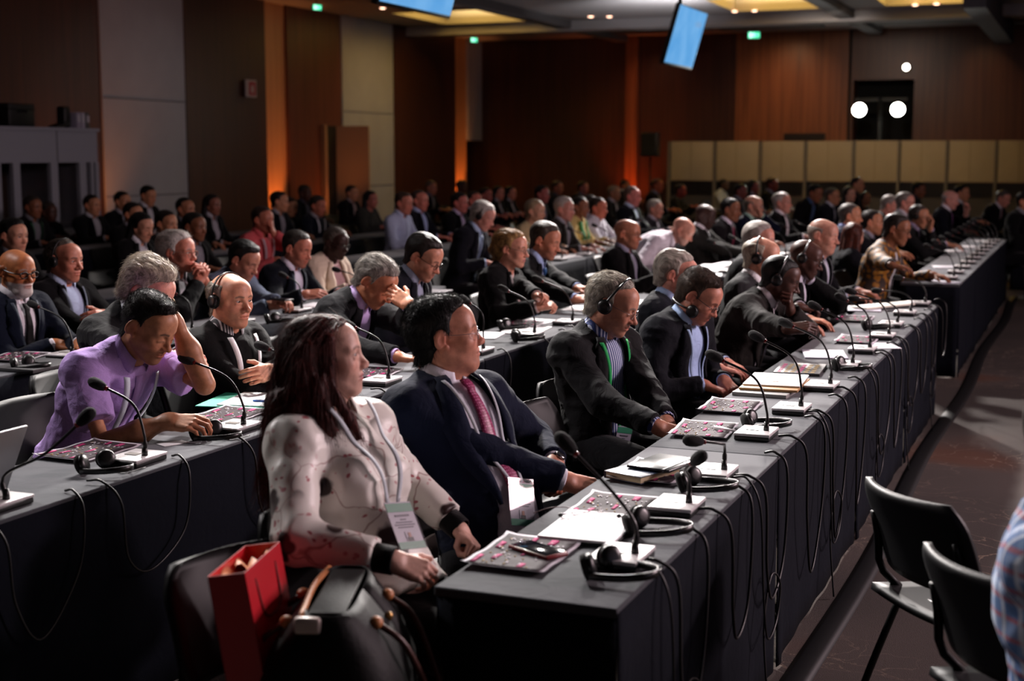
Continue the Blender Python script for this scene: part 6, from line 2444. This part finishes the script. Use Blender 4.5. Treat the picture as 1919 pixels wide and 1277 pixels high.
# ---------------- second row
pu = sit('young man in lilac short sleeved shirt bent over his phone, head on hand', (280, 612), 'black chair behind the man in the lilac shirt', x=-3.16, ld='hi', yaw=-8, lean=(28, 40), weight=1.18, wear='short', color='#a98cc8', seed=2, fold=.012,
         head=dict(skin='#b5805f', yaw=8, pitch=30, hair='short', hair_col='#17110e', top=.018, side=.004, quiff=.012, eyes='down', stubble=.45, seed=11, strands=4200, strand_len=.016, comb='up', lift=.5, fat=.35, width=1.02, lock=.003),
         right=dict(world=WP(318, 790, x=-2.98), fwd=(.95, .25, .0), back=(.05, -.55, .8), pose='hold', pole=(-.5, -.5, -.6)), left=dict(at=(.035, .100, .03), rel='head', fwd=(-.45, -.05, .85), back=(.4, .9, .2), pose='curl', pole=(.45, .2, -1.0)), lanyard=dict(color='#c8d2de', v=-.40, badge=0, w=.012))
phone(352, 792, 20, 'phone held flat in the hands of the man in the lilac shirt', mat('phone_black', '#101012', .3), TZ + .05)
gb = sit('grey wavy haired man bowed low behind the lilac shirt, glasses showing', (282, 545), 'black chair under the bowed wavy haired man', x=-3.64, ld='hi', yaw=-6, lean=(14, 24), wear='suit', color='#16161a', shirt='#c8ccd6',
         head=dict(skin='pink', yaw=10, pitch=34, hair='short', hair_col='#76695c', hair_col2='#b5a896', top=.030, side=.022, back=.012, lock=.009, eyes='down', glasses='#a08060', seed=13, strands=4200, strand_len=.036, gloss=.4),
         right=dict(world=WP(378, 690, x=-3.02), fwd=(.9, .3, -.2), back=(.0, -.5, .8), pose='fist', pole=(-.3, -.6, -.6)), left=dict(world=WP(398, 742, x=-2.92), fwd=(.9, -.1, .0), back=(.0, -.6, .8), pose='curl', pole=(.2, .8, -.6)))
ho = sit('bald man with headphones, black sweater and striped collar, looking ahead', (433, 560), 'black chair under the man in the black sweater', x=-3.45, ld='hi', yaw=-10, lean=(-6, 2), weight=1.15, wear='sweater', color='#151517', shirt='#888', shirt_mat=STRIPE2, cuff='#a9a9ae',
         head=dict(skin='#c98f72', yaw=-6, pitch=6, hair='ring', hair_col='#6f675e', hair_col2='#8e867a', top=.012, side=.013, ring_top=.068, ring_front=.03, eyes='open', gaze=(1, .25, -.12), seed=15, fat=.35, strands=1800, strand_len=.018, nose=1.15, brow_col='#55493f', brow=1.15, band=-.15),
         right=dict(at=(.27, .10, .86), fwd=(.2, .95, .05), back=(.9, -.2, .3), pose='curl', pole=(-.1, -.8, -.7)), left=dict(at=(.30, -.06, .83), fwd=(.2, -.95, .0), back=(.9, .2, .3), pose='curl', pole=(-.1, .8, -.7)), lanyard=dict(color='#e8e8ea', v=-.36, badge=0, w=.013))
worn_headphones(ho, 'black headphones worn by the bald man in the black sweater')
gh = sit('grey haired man in dark suit covering his brow with one hand', (706, 528), 'black chair under the man covering his brow', x=-3.26, ld='hi', yaw=-4, lean=(24, 36), weight=1.15, wear='suit', open=True, color='#25252a', shirt='#c2a9dc', seed=8,
         head=dict(skin='#c0805f', yaw=4, pitch=40, hair='short', hair_col='#5f5a55', hair_col2='#a8a29a', top=.022, side=.016, back=.006, lock=.006, eyes='shut', seed=17, strands=4200, strand_len=.024, stubble=.2, brow_col='#5a524c'),
         right=dict(world=WP(745, 668, x=-2.98), fwd=(.95, .2, -.1), pose='relaxed', pole=(-.4, -.7, -.6)), left=dict(world=WP(766, 572, y=WP(706, 528, x=-3.26).y - .11), fwd=(-.86, .10, .48), back=(.40, -.82, .42), pose='brow', pole=(.5, .5, -.8)))
yg = sit('young dark haired man with glasses in navy jacket looking down', (795, 482), 'black chair under the young man with glasses, second row', x=-3.38, ld='mid', yaw=0, lean=(12, 22), wear='suit', color='#1a1c2a', shirt='#8d93a8', head=dict(skin='#c48a70', yaw=0, pitch=30, hair='short', hair_col='#1d1613', top=.022, side=.014, back=.004, eyes='down', glasses='#181414', stubble=.4, seed=5))
bl = sit('blond woman with hair pinned up, black blazer and grey lanyard', (960, 466), 'black chair under the blond woman', x=-3.32, ld='hi', fem=True, yaw=0, lean=(8, 12), wear='suit', color='#111113', shirt='#c9b0ac', open=True, collar=0,
         head=dict(skin='#cf957c', yaw=2, pitch=8, hair='short', hair_col='#5f4427', hair_col2='#a98350', top=.020, side=.018, back=.012, eyes='down', glasses='#6a5a50', seed=19, strands=3400, strand_len=.03, lock=.006, lip_col='#a85a58', extra=[((-.105, 0, .0), (-.125, 0, -.02), .042, .034), ((-.11, -.02, -.04), (-.10, .02, -.05), .028, .028)]),
         right=dict(world=WP(1010, 575, x=-3.02), fwd=(.85, .5, .15), back=(.0, -.5, .8), pose='clasp', pole=(-.3, -.6, -.7)), left=dict(world=WP(1022, 566, x=-2.96), fwd=(.8, -.5, .15), back=(.0, .5, .8), pose='clasp'), lanyard=dict(color='#8d8a88', v=-.40, badge=0, w=.012))
ym = sit('young man in black suit and blue tie beside the blond woman', (1022, 451), 'black chair under the young man beside the blond woman', x=-3.36, ld='mid', yaw=0, lean=(14, 22), wear='suit', color='#101014', shirt='#a6bbe6', tie=cloth('#31598a', .5, 'tie'), open=True, head=dict(skin='#c08468', yaw=0, pitch=18, hair='short', hair_col='#2a211d', hair_col2='#4a413a', top=.022, side=.010, eyes='down', stubble=.4, seed=6),
         right=dict(world=WP(1080, 562, x=-3.0), fwd=(.9, .3, .1), back=(0, -.5, .8), pose='hold'), left=dict(world=WP(1100, 550, x=-2.98), fwd=(.9, -.3, .1), pose='hold'))
sit('bald man in black suit turned to his neighbour, far part of second row', (1176, 438), 'black chair under the bald man in black near the cross aisle', z=1.13, ld='mid', yaw=-4, lean=(-4, 4), weight=1.15, wear='suit', color='#121213', shirt='#8e8ca0', head=dict(skin='#c98a6c', yaw=4, pitch=6, hair='bald', eyes='open', glasses='#3a302c', hair_col='#2a211d', scalp=.25, stubble=.4))
sit('bald bearded man in white shirt bent far forward', (1280, 432), None, z=1.06, ld='mid', yaw=-2, lean=(40, 66), torso=1.08, weight=1.2, wear='shirt', color='#d8d0da', head=dict(skin='#d49a84', yaw=4, pitch=34, hair='bald', eyes='down', hair_col='#b0a8a4', stubble=.5), lanyard=dict(color='#e0e0e6', v=-.3, badge=0))
sit('dark skinned bald man in grey suit leaning back beside the white shirt', (1322, 405), None, z=1.15, ld='mid', yaw=-4, lean=(-12, -4), wear='suit', color='#3a3834', shirt='#e0dce2', tie=cloth('#0d0d10', .5, 'tie'), head=dict(skin='deep', yaw=0, pitch=18, hair='bald', eyes='down', hair_col='#0c0a09'), right=dict(at=(.45, -.1, .8), fwd=(.9, .3, 0), pose='curl'), left=dict(at=(.42, .1, .8), fwd=(.9, -.3, 0), pose='curl'))
sit('young man in grey suit with red tie and silver headphone band', (1369, 393), None, z=1.18, ld='mid', yaw=-4, wear='suit', color='#2b2628', shirt='#e0d8e6', tie=cloth('#8e2f4e', .5, 'tie'), head=dict(skin='brown', yaw=2, pitch=8, hair='short', hair_col='#14100e', top=.010, side=.006))
sit('balding man in blue sweater with hand before his face', (1412, 386), None, z=1.18, ld='mid', yaw=-4, lean=(4, 12), wear='sweater', color='#151c3c', shirt='#9fc4b4', head=dict(skin='#cf9a80', yaw=2, pitch=8, hair='ring', hair_col='#6a5f55', top=.010, side=.010, ring_top=.05, glasses='#6a6a6c', eyes='down'), left=dict(at=(.10, .0, -.09), rel='head', fwd=(.0, -.5, .8), back=(.95, .1, 0), pose='curl', pole=(.4, .7, -.6)))
sit('grey haired man in black jacket and open white shirt, sitting upright', (1466, 380), None, z=1.18, ld='mid', yaw=-8, lean=(-4, 2), wear='suit', open=True, color='#121316', shirt='#ece6ec', head=dict(skin='#cf9480', yaw=0, pitch=2, hair='short', hair_col='#b4aaa2', top=.016, side=.012, eyes='open', fat=.4))
sit('dark haired man in black bending down before the cream booths', (1528, 362), None, z=1.22, ld='lo', yaw=-20, lean=(16, 26), wear='suit', color='#0f0f12', shirt='#3a5070', head=dict(skin='brown', pitch=20, hair='short', hair_col='#0e0b0a', top=.016, side=.010))
sit('man in grey blue suit with glasses before the fourth cream booth', (1560, 368), None, z=1.16, ld='lo', yaw=-6, wear='suit', color='#262b38', shirt='#c8ccd8', head=dict(skin='tan', pitch=4, hair='short', hair_col='#4a4038', top=.012, side=.008, glasses='#3a302c'))
sit('dark haired woman with pale face in the far second row', (1592, 364), None, z=1.15, ld='lo', fem=True, yaw=-16, wear='jacket', color='#121214', head=dict(skin='fair', yaw=-10, pitch=2, hair='long', hair_col='#171010', top=.018, side=.02, extra=[((-.05, -.065, .0), (-.05, -.08, -.18), .04, .035), ((-.05, .065, .0), (-.05, .08, -.18), .04, .035)]))
sit('dim man standing behind the pale faced woman by the booths', (1607, 346), None, z=1.28, ld='lo', yaw=-10, wear='suit', color='#18141a', shirt='#3a3038', head=dict(skin='tan', pitch=2, hair='short', hair_col='#2a1c16', top=.012, side=.008))
sit('dark haired woman half hidden right of the pale faced woman', (1620, 372), None, x=-3.55, ld='lo', fem=True, yaw=-10, wear='jacket', color='#0f0e10', head=dict(skin='tan', pitch=2, hair='long', hair_col='#120d0c', top=.018, side=.02, extra=[((-.05, -.065, .0), (-.05, -.08, -.18), .04, .035)]))
sit('man with thick black hair before the cream booth right of the stand', (1722, 356), None, z=1.20, ld='lo', yaw=-10, lean=(10, 18), wear='suit', color='#151518', shirt='#3c3c44', head=dict(skin='brown', pitch=10, hair='short', hair_col='#0c0a09', top=.024, side=.014))
sit('grey haired woman bending, left of the man with thick black hair', (1668, 385), None, z=1.14, ld='lo', fem=True, yaw=0, lean=(10, 20), wear='jacket', color='#2a2826', head=dict(skin='pink', pitch=20, hair='short', hair_col='#8a827c', top=.022, side=.018))

# ---------------- third row
bd = sit('bald man with white beard, dark glasses, navy suit and black tie', (32, 508), 'black chair under the white bearded man', x=-5.10, ld='hi', yaw=-8, lean=(-6, 2), wear='suit', color='#15203a', shirt='#e6e2ea', tie=cloth('#0d0d0f', .5, 'tie'), button=.40,
         head=dict(skin='#a8683f', yaw=-4, pitch=8, hair='ring', hair_col='#9c948c', top=.006, side=.006, ring_top=.03, ring_front=.03, eyes='open', glasses='#0e0c0c', rim=.0032, beard_full=1, beard_col='#c6c0bc', seed=21, moustache=.0, strands=900, strand_len=.012),
         right=dict(world=WP(104, 645, x=-4.90), fwd=(.9, .4, -.1), back=(0, -.4, .9), pose='curl', pole=(-.3, -.7, -.6)), left=dict(at=(.40, .06, .79), fwd=(.85, -.5, -.1), pose='curl'), lanyard=dict(color='#3a4450', v=-.40, photo=0))
d2 = sit('man with receding hair and earpiece, black suit, arms folded', (122, 487), 'black chair under the man with folded arms', x=-5.34, ld='hi', yaw=-4, lean=(-8, 0), weight=1.12, wear='suit', open=True, color='#131317', shirt='#b7c6e4', seed=5,
         head=dict(skin='#c08068', yaw=2, pitch=6, hair='short', hair_col='#3f362f', hair_col2='#5a5048', recede=.035, top=.010, side=.013, back=.006, eyes='open', gaze=(1, .2, -.2), seed=23, strands=1800, strand_len=.018, nose=1.12, fat=.3),
         right=dict(at=(.29, .12, .86), fwd=(.2, .95, .1), back=(.9, -.2, .3), pose='curl', pole=(-.1, -.8, -.6)), left=dict(at=(.33, -.05, .86), fwd=(.25, -.95, .05), back=(.9, .2, .35), pose='curl', watch='#b9b9bd', pole=(-.1, .8, -.6)), lanyard=dict(color='#6a7484', v=-.34, badge=0))
worn_headphones(d2, 'black earpiece set on the man with folded arms')
g3 = sit('white wavy haired man with glasses resting chin on clasped hands', (336, 472), 'black chair under the man with clasped hands', x=-5.16, ld='hi', yaw=-2, lean=(10, 16), wear='suit', color='#111114', shirt='#c9c6cc', cuff='#e6e6ec', cuff_back=.035, seed=7,
         head=dict(skin='#c8836c', yaw=4, pitch=4, hair='short', hair_col='#a8a29c', hair_col2='#d6d0ca', brow_col='#8a8078', top=.024, side=.020, back=.014, lock=.008, eyes='open', gaze=(1, .1, -.1), glasses='#8a6a5a', seed=25, strands=3600, strand_len=.034),
         right=dict(at=(.165, -.035, -.165), rel='head', fwd=(.15, .45, .85), back=(.5, -.8, .1), pose='clasp', pole=(.2, -.7, -.7)), left=dict(at=(.165, .035, -.165), rel='head', fwd=(.15, -.45, .85), back=(.5, .8, .1), pose='clasp', pole=(.2, .7, -.7)))
j3 = sit('black haired young man in grey blue jacket bowed over a phone', (458, 488), 'black chair under the man in the grey blue jacket', x=-5.05, ld='mid', yaw=-4, lean=(18, 28), wear='suit', open=True, color='#5a6478', shirt='#1d2638', head=dict(skin='#b9826a', yaw=4, pitch=28, hair='short', hair_col='#0f0d0d', top=.024, side=.014, quiff=.008, eyes='down'),
         right=dict(world=WP(505, 572, x=-4.78), fwd=(.9, .2, .1), back=(0, -.6, .75), pose='hold'), left=dict(world=WP(520, 565, x=-4.74), fwd=(.9, -.3, .1), pose='hold'))
phone(528, 563, 70, 'phone held by the man in the grey blue jacket', mat('phone_black', '#101012', .3), TZ + .10)
n3 = sit('dark haired man in navy suit and open white shirt with lanyard', (557, 466), 'black chair under the man in navy, third row', x=-5.05, ld='mid', yaw=-2, lean=(12, 18), weight=1.1, wear='suit', open=True, color='#141b2b', shirt='#d5cfe0', head=dict(skin='#b9765f', yaw=2, pitch=18, hair='short', hair_col='#15110f', hair_col2='#3a332e', top=.018, side=.010, eyes='down', stubble=.3, fat=.3),
         right=dict(world=WP(572, 552, x=-4.78), fwd=(.9, .3, .1), back=(0, -.6, .75), pose='hold'), left=dict(at=(.45, .12, .80), fwd=(.9, -.3, 0), pose='relaxed'), lanyard=dict(color='#3c4654', v=-.38, badge=0))
c3 = sit('dark skinned person with greying hair in cream jacket and pink scarf', (630, 455), 'black chair under the person in the cream jacket', x=-5.08, ld='mid', fem=True, yaw=-6, lean=(6, 14), weight=1.1, wear='suit', open=True, color='#d8c6b2', shirt='#cfa9aa', collar=0, head=dict(skin='deep', yaw=-2, pitch=16, hair='short', hair_col='#2a2622', hair_col2='#6a625a', top=.012, side=.010, eyes='down', glasses='#1c1414'))
g9 = sit('silver haired man in navy suit with earphones bending down', (906, 405), 'black chair under the silver haired man with earphones', x=-5.0, ld='mid', yaw=-2, lean=(12, 22), wear='suit', color='#20222f', shirt='#a9bfe0', tie=cloth('#6a7a94', .5, 'tie'), head=dict(skin='#cf9584', yaw=6, pitch=28, hair='short', hair_col='#8a8580', hair_col2='#c9c2ba', top=.022, side=.016, back=.008, eyes='down', seed=4))
worn_headphones(g9, 'black earphones worn by the silver haired man bending down')

# ---------------- rows further back
PL = [-7.05, -8.88, -10.7, -5.25, -3.45]


def far(px, py, label, skin='tan', hair='short', hc='#15110f', color='#121216', shirt='#8a8890', wear='suit', fem=False, pitch=6, yaw=-4, lean=(4, 8), row=None, zt=1.17, x=None, **kw):
    best = None if x is None else WP(px, py, x=x)
    for x in ([PL[row]] if row is not None else PL if x is None else []):
        P = WP(px, py, x=x)
        if best is None or abs(P[2] - zt) < abs(best[2] - zt):
            best = P
    hd = dict(skin=skin, hair=hair, hair_col=hc, pitch=pitch, yaw=kw.pop('hy', 0), top=kw.pop('top', .016), side=kw.pop('side', .010), eyes='open' if pitch < 10 else 'down')
    for q in ('recede', 'glasses', 'ring_top', 'stubble', 'fat', 'extra'):
        if q in kw:
            hd[q] = kw.pop(q)
    if hair == 'long':
        hd['extra'] = [((-.05, -.065, .0), (-.05, -.08, -.19), .042, .036), ((-.05, .065, .0), (-.05, .08, -.19), .042, .036), ((-.08, 0, .02), (-.09, 0, -.2), .055, .045)]
        hd['side'] = .02
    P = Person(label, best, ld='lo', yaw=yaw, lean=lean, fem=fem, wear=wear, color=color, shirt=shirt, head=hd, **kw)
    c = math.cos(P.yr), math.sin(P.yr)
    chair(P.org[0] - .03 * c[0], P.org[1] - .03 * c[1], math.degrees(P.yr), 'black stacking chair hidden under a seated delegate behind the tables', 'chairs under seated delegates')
    return P


far(26, 442, 'young man with black hair behind the bald bearded man at the left edge', 'asian', hc='#0c0b0b', color='#0e0e12', shirt='#5a5a60', top=.022, row=0)
far(62, 388, 'dim man with green lanyard before the grey booth window', 'brown', color='#0d0d0f', shirt='#6a6a70', lanyard=dict(color='#1a4a30', v=-.36, badge=0, w=.012))
far(92, 398, 'barely lit man right of the green lanyard, by the booth post', 'dark', color='#0c0c0e', shirt='#2a2a30', x=-11.3)
far(173, 385, 'man in dark navy suit and white shirt below the booth edge', 'tan', hc='#1a1411', color='#12141a', shirt='#a8a8b0', lean=(-4, 0), recede=.01)
far(230, 378, 'black haired man with his back to the grey panel, left of two', 'tan', hc='#0c0b0a', color='#101014')
far(278, 367, 'black haired man bowing before the grey wall panel, right of two', 'tan', hc='#0c0b0a', color='#131316', shirt='#b8b8c0', pitch=16)
far(250, 402, 'person half hidden left of the dark haired woman with white collar', 'tan', hc='#17110f', color='#0e0e10')
far(266, 425, 'black haired woman with white collar looking down in the dark', 'asian', 'long', '#0a0909', '#0c0c0e', '#c8c8d0', fem=True, pitch=18, row=0)
far(312, 420, 'dim person behind the white haired man', 'tan', hc='#1a1210', color='#101012', x=-7.6)
far(348, 392, 'man with bare forehead and dark hair beside the dark wall panel', '#b07a5c', hc='#120f0d', color='#101214', shirt='#5a5a60', recede=.03)
far(398, 384, 'long haired woman in black with white collar, hand at chin', '#8a5a48', 'long', '#120d0b', '#0c0c0e', '#9a98a0', fem=True)
far(365, 425, 'dim head just right of the white hair, fourth row', 'brown', hc='#14100e', color='#0e0e10', row=0)
far(493, 412, 'man in coral shirt with grey lanyard, hand at his mouth', '#bf7a62', hc='#2a1c16', color='#c4555a', wear='shirt', recede=.012, stubble=.3, left=dict(at=(.11, .02, -.11), rel='head', fwd=(.1, -.4, .85), back=(.9, .3, 0), pose='curl', pole=(.4, .7, -.6)), lanyard=dict(color='#a8949c', v=-.36, badge=0, w=.012))
far(524, 378, 'black haired man seen from behind by the orange niche', 'tan', hc='#0c0b0b', color='#14171f', hy=25)
far(543, 388, 'tan man in black looking down beside the black haired man', 'tan', hc='#241a14', color='#15181c', pitch=14, x=-9.35)
far(572, 362, 'dim man before the wall door, farthest by the niche', 'dark', color='#15141a', shirt='#3a3a44')
far(596, 386, 'dark haired man in navy with white lanyard leaning to his left', '#b8735c', hc='#15110f', color='#12182c', wear='sweater', pitch=14, lanyard=dict(color='#b9bcc6', v=-.38, badge=0, w=.012), top=.022)
far(660, 362, 'tan man in black suit before the second grey panel', 'tan', color='#0d0d10', shirt='#8a7a7c')
far(695, 374, 'woman with dark bobbed hair in grey green jacket', '#a8695c', 'long', '#0f0d0d', '#2e2f2c', wear='jacket', fem=True)
far(757, 381, 'man in white shirt and dark tie looking down, hair cropped', '#c47f6a', hc='#3a2a20', color='#a9b4d0', wear='shirt', pitch=12, recede=.015)
far(787, 376, 'man with bare forehead in navy suit beside the white shirt', '#c87e6c', hc='#3c2e28', color='#181c2c', shirt='#9fb0d8', recede=.04, lean=(-4, 0), x=-7.32)
far(808, 352, 'standing looking grey man in suit before the dark cherry panel', '#a86f5a', hc='#5a4c42', color='#1a1a22', shirt='#5c6070')
far(862, 380, 'red faced dark haired man in black with lilac shirt', '#c07468', hc='#171210', color='#0f1014', shirt='#b0a4c4', row=0)
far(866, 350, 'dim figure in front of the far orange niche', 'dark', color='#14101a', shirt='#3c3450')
far(889, 376, 'pink faced man left of the silver hair', '#c87868', hc='#241a16', color='#121216', recede=.03, x=-7.5)
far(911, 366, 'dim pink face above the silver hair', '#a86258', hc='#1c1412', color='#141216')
far(934, 362, 'dark haired woman, left of two pale faces in the middle', '#b87a68', 'long', '#120e0c', '#101012', fem=True)
far(957, 362, 'dark haired woman, right of two pale faces in the middle', '#b87a64', 'long', '#120e0c', '#101012', fem=True)
far(1003, 396, 'person with sandy cropped hair in cream behind the young man', '#b98c70', hc='#8a7458', color='#a8946e', wear='jacket', row=3)
far(1016, 364, 'dark haired man with red cheeks, middle of the hall', '#a8605a', hc='#120e0c', color='#141418')
far(1045, 352, 'tan man behind in the middle of the hall, against dark wood', '#9a6048', hc='#3a2a20', color='#26262c', shirt='#4a4a54')
far(1058, 392, 'silver haired person left of the green scarf', '#b88070', hc='#9a8f86', color='#3a3430', x=-5.05, top=.022)
far(1087, 388, 'dark skinned woman in yellow top with green scarf', 'brown', hc='#120e0c', color='#c8b070', wear='blouse', fem=True, lanyard=dict(color='#1c7a3c', v=-.42, badge=0, w=.03), row=3)
far(1093, 352, 'man with dark hair and grey shirt, right of the middle', '#a0645a', hc='#120e0d', color='#1c1c24', shirt='#6a6a74')
far(1106, 384, 'tan man in grey jacket between the scarf and the white shirt', '#8f5a48', hc='#241a16', color='#8a8a8c', x=-5.75)
far(1121, 390, 'red faced man in white shirt and dark tie leaning back', '#c07058', hc='#2a1e18', color='#d0d0da', wear='shirt', lean=(-10, -4), row=3)
far(1151, 362, 'grey blond man in grey suit turned aside', '#a87858', hc='#8a7a62', color='#34312e', shirt='#b8b4b8')
far(1172, 348, 'dark head before the red glow on the back wall', 'brown', hc='#0f0c0b', color='#141216')
far(1185, 368, 'pink faced man in dark suit and light blue shirt, leaning back', '#c87a70', hc='#5a463c', color='#141a26', shirt='#b4c4dc', lean=(-6, 0), recede=.02, lanyard=dict(color='#a8c8b8', v=-.4, badge=0))
far(1228, 392, 'silver cropped haired man in grey behind the white shirt', '#c8907a', hc='#9a9288', color='#55525a', row=3, top=.02, shirt='#b8b0bc', zt=1.2)
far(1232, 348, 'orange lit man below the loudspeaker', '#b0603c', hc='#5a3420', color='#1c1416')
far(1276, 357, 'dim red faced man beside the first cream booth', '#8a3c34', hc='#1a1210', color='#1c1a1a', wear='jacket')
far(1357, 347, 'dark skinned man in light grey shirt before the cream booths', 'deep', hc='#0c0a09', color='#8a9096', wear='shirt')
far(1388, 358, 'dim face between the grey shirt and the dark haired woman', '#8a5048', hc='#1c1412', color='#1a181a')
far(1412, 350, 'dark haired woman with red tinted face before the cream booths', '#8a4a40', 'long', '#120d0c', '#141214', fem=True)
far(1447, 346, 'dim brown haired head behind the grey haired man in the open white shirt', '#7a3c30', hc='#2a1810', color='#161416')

# ---------------- person at the right edge, only a sleeve in view
pl = sit('person in blue and red plaid shirt cut off at the right frame edge', (2035, 830), 'x', y=2.95, ld='mid', yaw=-6, lean=(-10, -4), wear='shirt', cloth_mat=plaid_mat(), color='#6f8db8', head=dict(skin='tan', pitch=4, yaw=10, hair='short', hair_col='#2a1e18', top=.016, side=.010, eyes='open'), torso=1.0, fold=.012, right=dict(at=(.32, -.10, .60), fwd=(.9, .4, -.2), pose='curl'), left=dict(at=(.34, .10, .60), fwd=(.9, -.4, -.2), pose='curl'))
